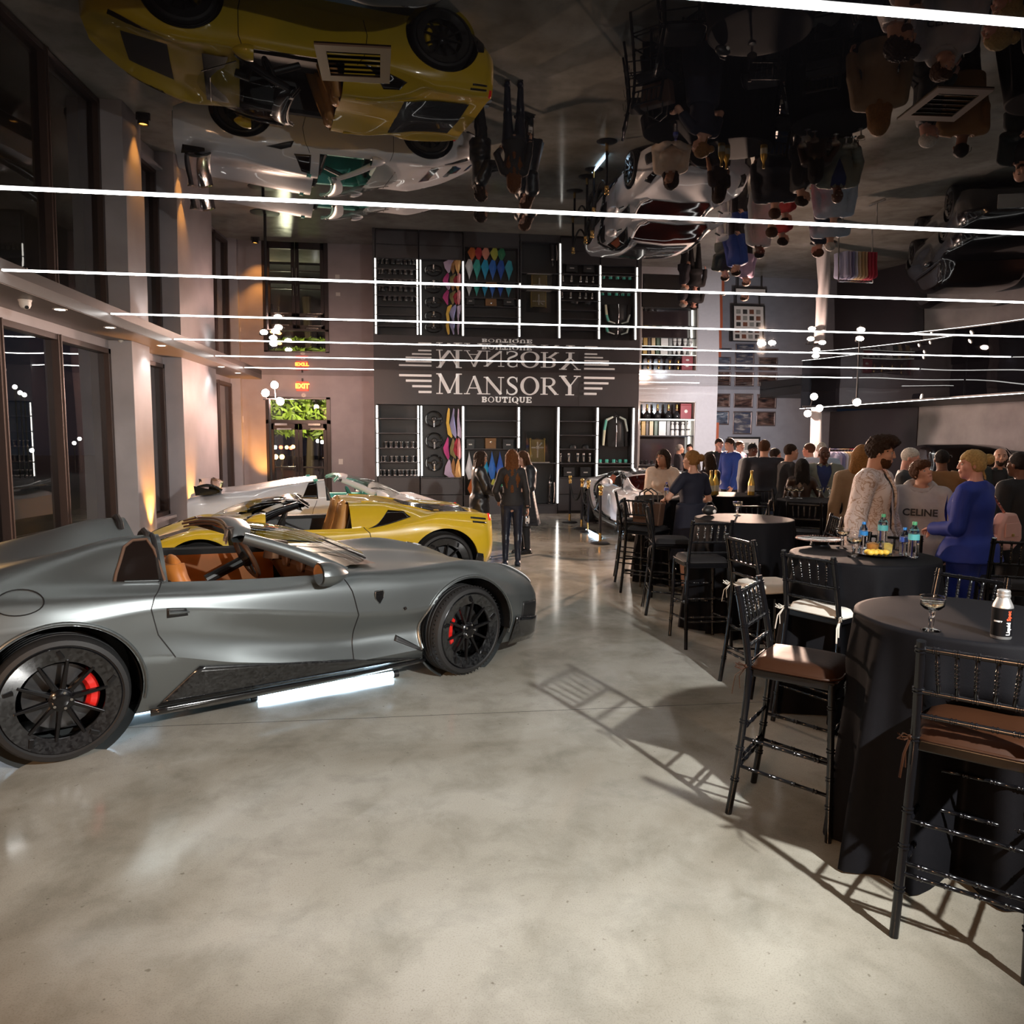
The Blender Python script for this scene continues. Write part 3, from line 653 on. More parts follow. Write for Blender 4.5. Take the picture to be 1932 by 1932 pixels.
def mirror(root, u, s, v, z, m):
    M = TR(u, s*v, z)
    P = []
    for i in range(9):
        f = i/8; r = math.sin(PI*min(.98, .12+.86*f))**.6 if i < 8 else .12
        r = [.95, 1, 1, .97, .9, .8, .65, .45, .15][i]
        P.append([(-.06+.2*f, s*(.1*math.cos(a))*r+s*.01, .082*math.sin(a)*r-.01*f) for a in [2*PI*k/16 for k in range(17)]])
    b = MB().grid(P); b.add(P[0][:16], [tuple(range(16))]); b.v = [tuple(M @ Vector(q)) for q in b.v]
    o = b.build('door_mirror', m, root, True, ang=60)
    b = MB().add([(-.066+.0*k, y_*.88, z_*.88) for k, (x_, y_, z_) in enumerate(P[0][:16])], [tuple(range(16))]); b.v = [tuple(M @ Vector(q)) for q in b.v]; b.build('mirror_glass', CHROME, o)
    MB().tube([M @ Vector((.02, -s*.05, -.02)), M @ Vector((.05, -s*.17, -.075))], [.02, .028], 8, flat=.5).build('mirror_arm', CARB, o, True)
def interior(root, sh, u0, u1, m_side, m_top, floor=.3, dash=None, dm=None):
    us = np.linspace(u0+.005, u1-.005, 22); P = []
    for u in us:
        b = sh(u, [6.])[0]; w, z = b[1], b[2]; row = []
        half = [(w-.005, z), (w-.05, z-.012), (w-.1, z-.05), (w-.13, z-.28), (w-.16, floor+.1), (w-.24, floor), (.2, floor), (.16, floor+.26), (0, floor+.27)]
        P.append([(u, -v, zz) for v, zz in half]+[(u, v, zz) for v, zz in half[-2::-1]])
    b = MB()
    nv = len(P[0])
    for i in range(len(P)-1):
        for j in range(nv-1):
            jj = min(j, nv-2-j); b.use(1 if jj in (0, 1) else 0); b.add([P[i][j], P[i+1][j], P[i+1][j+1], P[i][j+1]], [(0, 1, 2, 3)])
    o = b.build('cabin_trim', [m_side, m_top], root, True, ang=35)
    # rear bulkhead
    pts = [(v, z) for _, v, z in sh(u0, np.linspace(6, 8, 15))]; e = P[0]
    poly = [(u0+.01, y, z) for _, y, z in e[2:nv-2]][::-1]+[(u0+.01, -v, z-.012) for v, z in pts]+[(u0+.01, v, z-.012) for v, z in pts[-2::-1]]
    MB().add(poly, [tuple(range(len(poly)))]).build('rear_bulkhead', m_top, root)
    return o
def dashboard(root, u, w, z, m, m2, vents=CARBG):
    P = []
    for i in range(15):
        y = -w+2*w*i/14; k = 1-(abs(y)/w)**4*.5
        P.append([(u+.36, y, z+.0), (u+.15, y, z+.015*k), (u+.02, y, z-.02), (u-.02, y, z-.07), (u+.03, y, z-.16), (u+.12, y, z-.32), (u+.2, y, z-.45)])
    MB().grid(P).build('dashboard', m, root, True, ang=50)
    for y in (-.5, -.16, .16, .5):
        MB().lathe([(.055, 0), (.06, .02), (.05, .03), (.045, .01), (0, .008)], 16, TR(u-.02, y, z-.045, 0, -PI/2, 0)).build('air_vent', m2, root, True)
    MB().bx(u-.1, u+.05, -.14, .14, z-.3, z-.17).build('centre_stack', vents, root, bev=.02)
    MB().tube([(u+.02, .36, z-.0), (u-.06, .36, z+.03), (u-.06, .36, z-.05)], [.09, .1, .1], 12, flat=.9).build('instrument_hood', m, root, True)
    MB().bx(u-.75, u-.08, -.11, .11, z-.46, z-.34).build('centre_console', m2, root, bev=.03)
# ---------------------------------------------------------- grey front-engined roadster
T812 = dict(U=[-2.3, -2.1, -1.75, -1.36, -.9, -.4, .1, .45, .9, 1.36, 1.75, 2.05, 2.22, 2.34],
 zb=[.30, .22, .18, .18, .18, .17, .17, .17, .18, .18, .17, .17, .2, .25], wb=[.70, .80, .86, .88, .86, .86, .86, .86, .86, .86, .85, .80, .66, .40],
 z2=[.42, .44, .50, .55, .53, .41, .32, .27, .27, .40, .38, .34, .32, .33], w2=[.80, .90, .965, .98, .955, .94, .94, .94, .935, .955, .93, .83, .68, .41],
 z3=[.58, .60, .65, .66, .66, .56, .46, .42, .42, .52, .48, .44, .41, .40], w3=[.82, .92, .975, .985, .95, .905, .875, .855, .88, .96, .935, .84, .69, .42],
 z4=[.75, .77, .80, .80, .82, .75, .66, .60, .57, .64, .58, .53, .49, .46], w4=[.82, .90, .955, .98, .96, .95, .945, .945, .955, .968, .93, .83, .68, .41],
 z5=[.90, .92, .92, .91, .89, .84, .80, .77, .75, .78, .70, .62, .55, .51], w5=[.78, .84, .90, .935, .935, .93, .93, .93, .94, .935, .89, .78, .63, .38],
 z6=[.97, .99, 1.0, .99, .96, .925, .90, .885, .87, .88, .81, .70, .60, .545], w6=[.70, .74, .79, .82, .83, .845, .85, .85, .83, .80, .75, .68, .54, .32],
 z7=[.97, 1.0, 1.05, 1.13, 1.22, 1.22, 1.0, .90, .86, .815, .75, .66, .585, .54], w7=[.52, .53, .55, .57, .60, .6, .55, .52, .47, .44, .42, .38, .3, .16],
 z8=[.97, 1.0, 1.02, 1.04, 1.06, 1.08, .98, .92, .90, .85, .77, .68, .60, .55])
def roadster_812():
    O = Vector((-1.23, 5.86, 0)); c = thing('convertible_car', 'satin grey open-top sports car with orange cabin and black wheels, nearest', 'car', O, R(29.015))
    sh = Shell(T812, crease=(1, 2, 4))
    body, dd = car_body(c, sh, GREYP, .028, 7, ((1.36, .352, .408), (-1.36, .365, .425)), (-.80, .42),
        ((-.84, [(2, -.76), (3, -.85), (4, -.885), (5, -.86), (6, -.80)]), (.42, [(2, .40), (3, .43), (4, .44), (5, .40), (6, .33)])))
    # creases below the shoulder are in the skin; carbon skirt, dark vent-slot patch, fuel flap, badge, handle
    for s in (-1, 1):
        patch(sh, c, 'side_skirt', [(-.86, .20), (.98, .185), (.40, .285), (-.62, .425)], CARB, s, .006, 24, 6, lo=1., hi=3.6)
        patch(sh, c, 'skirt_lip', [(-.9, .172), (1.0, .172), (1.0, .19), (-.9, .2)], CARBG, s, .03, 20, 2, thick=.02, lo=1., hi=2.)
        patch(sh, c, 'fender_vent_shade', [(.74, .355), (.955, .25), (.968, .262), (.76, .395)], BLACKM, s, .003, 10, 4, lo=1., hi=4.)  # black patch stands in for shade in the slot of a body-coloured vent
        for uw, zw, ra in ((1.36, .352, .424), (-1.36, .365, .441)):
            Q_ = []
            for a in np.linspace(-.2, PI+.2, 40):
                u_, z_ = uw+ra*math.cos(a), zw+ra*math.sin(a); p_ = sh.at(u_, sh.t_of_z(u_, z_, 1, 5.9), .001); Q_.append((p_[0], abs(p_[1])*s, p_[2]))
            MB().tube(Q_, .017, 8, flat=.55).build('arch_lip', GREYP, c, True)
        P = []
        for k in range(28):
            a = 2*PI*k/28; u = -1.53+.115*math.cos(a); z = .93+.06*math.sin(a); p = sh.at(u, sh.t_of_z(u, z, 3, 7), .003); P.append((p[0], abs(p[1])*s, p[2]))
        if s < 0: MB().tube(P, .0035, 5, closed=True).build('fuel_flap', BLACKM, c)
    d = dd[-1]
    patch(sh, d, 'handle_recess', [(-.80, .755), (-.68, .755), (-.69, .80), (-.80, .815)], BLACKM, -1, .002, 6, 4, lo=2.)
    p = sh.at(-.74, sh.t_of_z(-.74, .78, 2, 6), .01); MB().tube([(-.79, p[1]-.004, .787), (-.74, p[1]-.012, .785), (-.675, p[1]-.004, .778)], [.022, .02, .008], 10, flat=.6).build('door_handle', GREYP, d, True)
    p = sh.at(.60, sh.t_of_z(.60, .71, 3, 6), .006); bd = MB().prism([(-.03, .045), (.03, .045), (.034, .03), (.03, -.01), (0, -.05), (-.03, -.01), (-.034, .03)], 0, .006, TR(p[0], p[1]+.002, p[2], R(80), 0, 0)).build('fender_badge', CARBG, c)
    MB().tube([Vector((p[0]+q[0], p[1]-.003-.008*(q[1]/.05), p[2]+q[1])) for q in ((-.03, .045), (.03, .045), (.034, .03), (.03, -.01), (0, -.05), (-.03, -.01), (-.034, .03))], .0025, 5, closed=True).build('badge_rim', CHROME, bd)
    text_obj('badge_lettering', 'MANSORY', .0135, CHROME, TR(p[0], p[1]-.008, p[2]+.02, R(84), 0, 0), bd, depth=.001)
    p = sh.at(.80, sh.t_of_z(.8, .60, 3, 6), .004); MB().lathe([(0, .004), (.013, .003), (.016, -.002)], 14, TR(*p, R(84), 0, 0)).build('side_marker', CHROME, c, True)
    # quarter windows in the buttresses, their chrome sill, roll hoops
    for s in (-1, 1):
        def Q(u, t, off=.006): p_ = sh.at(u, t, off); return (p_[0], abs(p_[1])*s, p_[2])
        rim = [(-1.05, 6.12), (-1.04, 6.05), (-.79, 6.03), (-.81, 6.55), (-.855, 6.78), (-.97, 6.7), (-1.0, 6.5)]
        P = [[Q(u0*(1-f)+u1*f, t0*(1-f)+t1*f) for f in np.linspace(0, 1, 6)] for (u0, t0), (u1, t1) in zip([(-1.045, 6.06), (-1.03, 6.25), (-1.0, 6.45), (-.965, 6.66), (-.93, 6.76)], [(-.79, 6.04), (-.795, 6.25), (-.805, 6.5), (-.82, 6.68), (-.85, 6.77)])]
        MB().grid(P).build('quarter_window', DGLS, c, True)
        MB().tube([Q(a, b, .008) for a, b in [(-1.05, 6.06), (-1.035, 6.25), (-1.005, 6.45), (-.97, 6.68), (-.92, 6.79), (-.84, 6.80), (-.81, 6.6), (-.79, 6.3), (-.78, 6.04)]], .009, 8).build('window_surround', BRNL, c, True)
        MB().tube([Q(-1.0, 6.055, .012), Q(-.9, 6.05, .012), Q(-.8, 6.05, .012)], .006, 6).build('window_sill_trim', CHROME, c, True)
        MB().tube([Q(-.80, t, .0) for t in np.linspace(6.0, 7.0, 10)], .016, 8).build('b_pillar', BLACKM, c, True)
        hoop = [(-.82, s*v, z) for v, z in ((.70, .98), (.66, 1.12), (.60, 1.225), (.5, 1.235), (.38, 1.2), (.30, 1.1), (.27, 1.02))]
        MB().tube(hoop, .022, 8).build('roll_hoop', BLKL, c, True)
    interior(c, sh, -.80, .42, ORL, BLKL, .28)
    dashboard(c, .36, .66, .90, BRNL, BRNL)
    windshield(c, sh, [(.40, -.80, .875), (.62, -.62, .895), (.86, 0, .915), (.62, .62, .895), (.40, .80, .875)], [(-.22, -.57, 1.15), (-.15, -.35, 1.19), (-.11, 0, 1.21), (-.15, .35, 1.19), (-.22, .57, 1.15)], GREYP, m_head=BRNL, inner=ORL)
    for s in (-1, 1): mirror(c, .20, s, .98, .925, GREYP); seat(c, -.42, s*.36, .30, ORL, BLKL, h=.70)
    steering(c, .08, .36, .86, BRNL, badge=mat('badge_yellow', (.9, .65, .02), .4))
    # headlights, hood slots, bumper, splitter
    for s in (-1, 1):
        patch(sh, c, 'headlight', [(1.72, 6.05), (2.16, 5.2), (2.17, 5.75), (1.74, 6.35)], CLRL, s, .004, 14, 4, ut=True)
        patch(sh, c, 'headlight_led', [(1.75, 6.1), (2.15, 5.3), (2.15, 5.4), (1.75, 6.17)], emitmat('drl', (1, .95, .9), .7), s, .009, 12, 1, ut=True, thick=.003)
        patch(sh, c, 'hood_slot', [(1.0, 6.75), (1.26, 6.62), (1.2, 6.82), (1.02, 6.95)], BLACKM, s, .003, 8, 3, ut=True)
        patch(sh, c, 'bumper_intake', [(1.9, .33), (2.12, .31), (2.15, .47), (1.92, .5)], BLACKM, s, .003, 8, 5, lo=1., hi=5.)
        patch(sh, c, 'bumper_canard', [(1.8, .17), (2.14, .17), (2.14, .335), (1.82, .40)], CARB, s, .022, 8, 5, lo=1., hi=4.)
    MB().tube([(1.92, -.80, .175), (2.14, -.66, .165), (2.3, -.4, .16), (2.36, 0, .16), (2.3, .4, .16), (2.14, .66, .165), (1.92, .8, .175)], [.03, .045, .05, .055, .05, .045, .03], 8, flat=.35).build('front_splitter', CARBG, c, True)
    MB().tube([(2.06, -.74, .60), (2.2, -.62, .545), (2.33, -.35, .50), (2.37, 0, .49), (2.33, .35, .50), (2.2, .62, .545), (2.06, .74, .60)], .018, 8, flat=.5).build('bumper_edge', GREYP, c, True)
    MB().grid([[(2.345-.1*(y/.4)**2, y, z) for z in (.27, .33, .4, .45)] for y in np.linspace(-.4, .4, 9)]).build('front_grille', BLACKM, c)
    # tail
    MB().bx(-2.32, -2.28, -.62, .62, .36, .62).build('rear_grille', BLACKM, c, bev=.01)
    for s in (-1, 1):
        for k in (0, 1): MB().lathe([(.05, 0), (.045, .012), (0, .016)], 18, TR(-2.3, s*(.5+.13*k), .8, 0, -PI/2, 0)).build('tail_light', REDL, c, True)
    # underbody, wells
    MB().bx(-1.9, 1.9, -.70, .70, .12, .2).build('underbody', BLACKM, c)
    for x, z, r_, rr in ((1.36, .352, .40, .345), (-1.36, .365, .415, .36)):
        for s in (-1, 1):
            well(c, x, .93, z, r_, s)
            fr = x > 0
            wheel(c, x, s*.965, z, rr if fr else rr, s, steer=R(9) if fr else 0, cal=(PI-.1 if fr else .12) if s < 0 else (PI if fr else 0), calm=CALR, wid=.27 if fr else .32)
    return c
GREYCAR = roadster_812()
# ---------------------------------------------------------- mid-engined roadsters
TMID = dict(U=[-1.95, -1.85, -1.6, -1.33, -1.0, -.6, -.2, .3, .8, 1.05, 1.33, 1.65, 1.95, 2.2, 2.33],
 zb=[.34, .28, .2, .16, .15, .14, .14, .14, .14, .15, .16, .15, .15, .16, .2], wb=[.70, .78, .88, .9, .88, .86, .86, .86, .86, .86, .88, .86, .8, .62, .3],
 z2=[.45, .42, .45, .5, .42, .33, .30, .28, .28, .3, .42, .38, .33, .28, .28], w2=[.80, .90, .97, .985, .96, .93, .92, .92, .93, .94, .96, .93, .85, .65, .32],
 z3=[.58, .56, .6, .64, .58, .5, .46, .44, .44, .46, .55, .5, .43, .36, .34], w3=[.83, .92, .98, .99, .97, .94, .925, .93, .94, .95, .965, .93, .85, .64, .31],
 z4=[.68, .68, .72, .76, .72, .66, .62, .60, .60, .62, .66, .58, .5, .42, .39], w4=[.82, .91, .965, .985, .975, .95, .935, .935, .945, .95, .955, .92, .83, .62, .3],
 z5=[.80, .82, .86, .88, .84, .76, .73, .72, .72, .73, .76, .68, .58, .48, .44], w5=[.80, .86, .91, .94, .95, .94, .93, .925, .93, .93, .93, .89, .8, .58, .28],
 z6=[.90, .92, .95, .96, .90, .83, .80, .80, .81, .82, .84, .76, .65, .53, .47], w6=[.74, .77, .80, .83, .86, .88, .88, .87, .86, .85, .82, .78, .7, .5, .24],
 z7=[.88, .9, .91, .93, 1.0, 1.07, 1.07, .9, .86, .83, .76, .68, .6, .51, .46], w7=[.55, .55, .55, .57, .58, .58, .54, .5, .5, .5, .48, .42, .36, .25, .12],
 z8=[.90, .92, .95, .97, 1.0, 1.02, 1.0, .9, .92, .86, .78, .69, .61, .52, .465])
def mid_roadster(label, O, ang, paint, side_m, top_m, seat_m, wing=False, dz=0., rimm=None, calm=None, lead=0.):
    c = thing('convertible_car', label, 'car', O, R(ang)); T = {k: list(v) for k, v in TMID.items()}
    if wing:
        T['U'][:3] = [-2.2, -2.05, -1.7]; T['z7'] = [.9, .95, 1.0, 1.03, 1.08, 1.14, 1.17, .95, .88, .84, .78, .7, .61, .52, .46]; T['w7'] = [.5, .52, .55, .57, .58, .58, .56, .5, .5, .5, .48, .42, .36, .25, .12]
        T['z6'] = [.86, .9, .94, .96, .92, .88, .86, .85, .84, .83, .84, .76, .65, .53, .47]; T['z8'] = [.88, .92, .95, .96, .97, .98, .98, .92, .94, .88, .8, .7, .61, .52, .465]
    sh = Shell(T, crease=(1,)); x0, x1 = (-.36, .62) if wing else (-.36, .84)
    body, dd = car_body(c, sh, paint, .04, 5, ((1.33, .35, .40), (-1.33, .36, .415)), (x0, x1), ((-.5, [(1, -.42), (3, -.5), (5, -.46), (6, -.40)]), (.8, [(1, .74), (3, .8), (5, .8), (6, .76)])))
    interior(c, sh, x0, x1, side_m, top_m, .26)
    h0, hz = (.02, 1.2) if wing else (.30, 1.10)
    wb_ = .62 if wing else .82
    windshield(c, sh, [(wb_, -.82, .85), (wb_+.22, -.62, .88), (wb_+.42, 0, .90), (wb_+.22, .62, .88), (wb_, .82, .85)], [(h0, -.56, hz-.05), (h0+.07, -.35, hz-.01), (h0+.1, 0, hz+.01), (h0+.07, .35, hz-.01), (h0, .56, hz-.05)], paint if wing else BLKP, m_head=side_m if wing else BLKL, bulge=.06)
    for s in (-1, 1):
        mirror(c, wb_-.1, s, 1.0, .93, paint); seat(c, -.02, s*.36, .28, seat_m, BLKL, h=.74 if wing else .76)
        if wing:
            patch(sh, c, 'quarter_window', [(-.62, 6.1), (-.38, 6.1), (-.38, 6.8), (-.5, 6.75)], DGLS, s, .005, 8, 5, ut=True)
            patch(sh, c, 'side_intake', [(-1.0, 5.2), (-.62, 4.6), (-.66, 5.5), (-.8, 5.75)], BLACKM, s, .004, 8, 4, ut=True)
            for k in range(4): patch(sh, c, 'engine_louvre', [(-1.15-.1*k, 7.1), (-1.09-.1*k, 7.1), (-1.09-.1*k, 7.35), (-1.15-.1*k, 7.35)], BLACKM, s, .004, 2, 2, ut=True)
            MB().lathe([(0, -.01), (.05, 0), (.055, .02), (.08, .0), (.085, -.04), (0, -.06)], 18, TR(-2.18, s*.52, .8, 0, -PI/2, 0)).build('tail_light', REDL, c, True)
            patch(sh, c, 'buttress_pad', [(-.42, 6.82), (-.36, 6.82), (-.36, 7.25), (-.42, 7.25)], side_m, s, .012, 3, 5, ut=True, thick=.02)
        else:
            patch(sh, c, 'side_intake', [(-.45, 5.72), (-.95, 6.12), (-.88, 6.5), (-.70, 6.55)], DGLS, s, .006, 12, 6, ut=True)
            patch(sh, c, 'rear_slot', [(-1.66, 5.15), (-1.86, 5.2), (-1.86, 5.35), (-1.66, 5.3)], BLACKM, s, .004, 5, 2, ut=True)
            patch(sh, c, 'rear_slot', [(-1.68, 4.8), (-1.86, 4.85), (-1.86, 5.0), (-1.68, 4.95)], BLACKM, s, .004, 5, 2, ut=True)
            patch(sh, c, 'rear_skirt', [(-1.66, .2), (-1.84, .28), (-1.8, .45), (-1.72, .47)], BLACKM, s, .008, 6, 4, lo=1., hi=4.)
            MB().tube([sh.at(u, t, .006)*np.array([1, -s, 1])*np.array([1, 1, 1]) for u, t in [(-.42, 7.0), (-.7, 7.05), (-1.0, 7.0), (-1.25, 6.95)]], .008, 6).build('buttress_edge', paint, c, True)
            patch(sh, c, 'tail_light', [(-1.93, 5.2), (-1.9, 5.2), (-1.9, 5.9), (-1.93, 5.9)], REDL, s, .008, 2, 4, ut=True)
        patch(sh, c, 'headlight', [(1.62, 5.9), (2.0, 5.3), (2.02, 5.7), (1.66, 6.25)], DGLS, s, .004, 10, 4, ut=True)
        patch(sh, c, 'fender_slot', [(1.15, 6.2), (1.45, 6.15), (1.42, 6.4), (1.2, 6.45)], BLACKM, s, .004, 8, 3, ut=True)
    if not wing:
        P = [[tuple(sh.at(u, 8-abs(v)*1.2, .008)*np.array([1, 1 if v < 0 else -1, 1])) for v in np.linspace(-.75, .75, 9)] for u in np.linspace(-.75, -1.75, 12)]
        MB().grid(P).build('engine_cover', BLKP, c, True)
        P = [[tuple(sh.at(u, 8-abs(v)*1.6, .006)*np.array([1, 1 if v < 0 else -1, 1])) for v in np.linspace(-.7, .7, 9)] for u in np.linspace(1.5, 1.95, 8)]
        MB().grid(P).build('hood_duct', BLACKM, c, True)
    else:
        P = [[tuple(sh.at(u, 8-abs(v)*1.7, .006)*np.array([1, 1 if v < 0 else -1, 1])) for v in np.linspace(-.9, .9, 9)] for u in np.linspace(1.5, 2.25, 8)]
        MB().grid(P).build('carbon_hood', CARBG, c, True)
        for s in (-1, 1): MB().box((0, 0, 0), (.16, .03, .16), TR(-1.86, s*.55, .97, 0, R(20), 0)).build('wing_strut', CARBG, c, bev=.008)
        P = [[(-2.08+.32*i/8+.03*(abs(y)/.9)**2, y, 1.02+.05*math.sin(PI*i/8)-.05*(i/8)+.07*(abs(y)/.9)**2) for i in range(9)] for y in np.linspace(-.92, .92, 21)]
        o = MB().grid(P).build('rear_wing', CARBG, c, True); s_ = o.modifiers.new('Solidify', 'SOLIDIFY'); s_.thickness = .025
        for s in (-1, 1): MB().prism([(-2.08, .98), (-1.8, 1.0), (-1.8, 1.05), (-2.1, 1.12)], -.012, .012, TR(0, s*.93, 0, PI/2, 0, 0)).build('wing_endplate', CARBG, c)
    dashboard(c, wb_-.02, .64, .84, side_m if wing else BLKL, CARBG)
    steering(c, wb_-.34, .36, .82, side_m if wing else BLKL)
    MB().tube([(1.98, -.80, .15), (2.2, -.6, .14), (2.35, -.25, .14), (2.36, 0, .14), (2.35, .25, .14), (2.2, .6, .14), (1.98, .8, .15)], .04, 8, flat=.35).build('front_splitter', CARBG, c, True)
    MB().bx(-1.6, 1.7, -.68, .68, .1, .18).build('underbody', BLACKM, c)
    xr = T['U'][0]; MB().bx(xr-.02, xr+.02, -.6, .6, .36, .6).build('rear_diffuser', CARBG, c, bev=.01)
    for x, z, r_, rr in ((1.33, .35, .39, .345), (-1.33, .36, .405, .355)):
        for s in (-1, 1):
            well(c, x, .93, z, r_, s)
            wheel(c, x, s*.965, z, rr, s, m_rim=rimm, cal=(PI if x > 0 else 0), calm=calm, lod=0)
    return c
YELLOWCAR = mid_roadster('gloss yellow open-top sports car with tan seats, behind the grey car', (-1.14, 9.40, 0), 192, YELP, BLKL, BLKL, TANL, calm=mat('caliper_yellow', (.8, .5, .02), .35))
WHITECAR = mid_roadster('white open-top sports car with teal interior and black rear wing', (-1.25, 12.5, 0), 13, WHTP, TEAL, TEAL, BLKL, wing=True, calm=mat('caliper_yellow', (.8, .5, .02), .35))
# ---------------------------------------------------------- closed cars
THYP = dict(U=[-2.2, -2.0, -1.7, -1.36, -1, -.5, 0, .4, .8, 1.1, 1.36, 1.7, 2.0, 2.2, 2.28],
 zb=[.3, .24, .18, .15, .14, .14, .14, .14, .14, .14, .15, .15, .15, .17, .2], wb=[.75, .85, .92, .94, .92, .9, .9, .9, .9, .9, .92, .9, .84, .66, .5],
 z2=[.42, .42, .45, .5, .44, .36, .32, .3, .3, .34, .44, .4, .35, .3, .3], w2=[.86, .95, 1.0, 1.02, .99, .97, .96, .96, .97, .98, 1.0, .97, .89, .7, .54],
 z3=[.56, .56, .6, .64, .58, .5, .46, .44, .44, .5, .56, .5, .44, .38, .36], w3=[.87, .96, 1.01, 1.025, .98, .9, .9, .95, .98, .99, 1.0, .97, .89, .7, .54],
 z4=[.68, .7, .74, .76, .7, .64, .62, .6, .6, .64, .68, .6, .53, .46, .42], w4=[.86, .95, 1.0, 1.02, .97, .89, .9, .95, .98, .985, .99, .96, .88, .69, .52],
 z5=[.78, .83, .87, .88, .84, .8, .77, .75, .75, .77, .79, .71, .62, .53, .47], w5=[.82, .9, .95, .97, .94, .89, .9, .93, .95, .95, .95, .91, .82, .62, .46],
 z6=[.85, .93, .96, .97, .95, .92, .9, .88, .86, .86, .87, .8, .7, .58, .5], w6=[.75, .82, .86, .88, .87, .83, .82, .82, .83, .83, .82, .76, .68, .5, .36],
 z7=[.86, .95, 1.0, 1.06, 1.11, 1.15, 1.15, 1.08, .93, .85, .8, .74, .66, .56, .49], w7=[.5, .52, .54, .56, .58, .6, .6, .6, .6, .52, .46, .42, .36, .28, .18],
 z8=[.88, .97, 1.04, 1.12, 1.18, 1.215, 1.21, 1.15, 1.0, .88, .82, .76, .68, .58, .5])
def hypercar():
    c = thing('sports_car', 'white coupe with black wheels behind velvet rope posts, facing the viewer', 'car', (4.66, 14.35, 0), R(-89.5))
    sh = Shell(THYP, crease=(1, 6)); car_body(c, sh, WHTP, .045, 5, ((1.36, .35, .40), (-1.36, .36, .415)))
    for s in (-1, 1):
        patch(sh, c, 'side_window', [(-.62, 6.1), (.72, 6.12), (.3, 6.8), (-.5, 6.85)], DGLS, s, .006, 16, 6, ut=True)
        patch(sh, c, 'cabin_seat_trim', [(-.45, 6.16), (.1, 6.16), (-.05, 6.6), (-.35, 6.66)], mat('orange_trim', (.5, .1, .02), .4), s, .0095, 8, 5, ut=True, thick=.002)
        cl = [(.45, 6.82), (.1, 6.92), (-.3, 6.9), (-.6, 6.6), (-.78, 6.0), (-.86, 5.2), (-.84, 4.2), (-.7, 3.1), (-.45, 2.3), (.0, 2.0), (.5, 2.0)]
        MB().tube([sh.at(u, t, .004)*np.array([1, -s, 1]) for u, t in cl], .035, 8).build('side_arch_trim', BLKP, c, True)
        patch(sh, c, 'side_intake', [(-.78, 3.2), (-.5, 3.0), (-.56, 5.6), (-.76, 5.6)], BLACKM, s, .004, 6, 10, ut=True)
        patch(sh, c, 'sill_panel', [(-1.0, 1.0), (.95, 1.0), (.95, 2.0), (-1.0, 2.0)], CARB, s, .006, 12, 3, ut=True)
        patch(sh, c, 'rear_corner_panel', [(-2.15, 1.1), (-1.78, 1.1), (-1.78, 3.0), (-2.1, 3.6)], CARB, s, .006, 6, 6, ut=True)
        patch(sh, c, 'headlight', [(1.78, 5.3), (2.1, 5.0), (2.1, 5.6), (1.8, 5.9)], DGLS, s, .005, 8, 3, ut=True)
        patch(sh, c, 'bumper_intake', [(1.95, 1.6), (2.2, 1.6), (2.2, 3.6), (2.0, 3.6)], BLACKM, s, .005, 6, 6, ut=True)
        mirror(c, .62, s, 1.06, 1.0, WHTP)
        MB().tube([sh.at(u, t, .01)*np.array([1, -s, 1]) for u, t in [(.48, 6.86), (.7, 6.82), (.95, 6.75), (1.1, 6.9)]], .03, 8).build('a_pillar', WHTP, c, True)
    P = [[tuple(sh.at(u, 8-abs(v)*1.15, .01)*np.array([1, 1 if v < 0 else -1, 1])) for v in np.linspace(-1, 1, 13)] for u in np.linspace(.42, 1.05, 10)]
    MB().grid(P).build('windshield', mat('red_dark_glass', (.05, .008, .006), .05, coat=1), c, True)
    P = [[tuple(sh.at(u, 8-abs(v)*.75, .008)*np.array([1, 1 if v < 0 else -1, 1])) for v in np.linspace(-1, 1, 9)] for u in np.linspace(-1.3, .3, 14)]
    MB().grid(P).build('roof_panel', BLKP, c, True)
    MB().tube([(2.3, -.3*math.cos(a), .4+.2*math.sin(a)) for a in [PI*k/12 for k in range(13)]], .02, 8).build('grille_frame', CHROME, c, True)
    MB().bx(2.22, 2.29, -.27, .27, .24, .56).build('front_grille', BLACKM, c, bev=.02)
    for k in range(3):
        for s in (-1, 1): patch(sh, c, 'hood_crease', [(1.2+.2*k, 6.5), (1.55+.2*k, 6.3), (1.55+.2*k, 6.34), (1.2+.2*k, 6.55)], mat('panel_gap', (.1, .1, .11), .5), s, .002, 6, 1, ut=True, thick=.002)
    MB().bx(-1.7, 1.8, -.7, .7, .1, .18).build('underbody', BLACKM, c)
    for x, z in ((1.36, .35), (-1.36, .36)):
        for s in (-1, 1):
            well(c, x, .97, z, .395, s)
            wheel(c, x, s*1.005, z, .345, s, cal=PI if x > 0 else 0, calm=mat('caliper_orange', (.7, .18, .02), .35), lod=0)
    return c
HYPER = hypercar()
TSUV = {k: list(v) for k, v in THYP.items()}
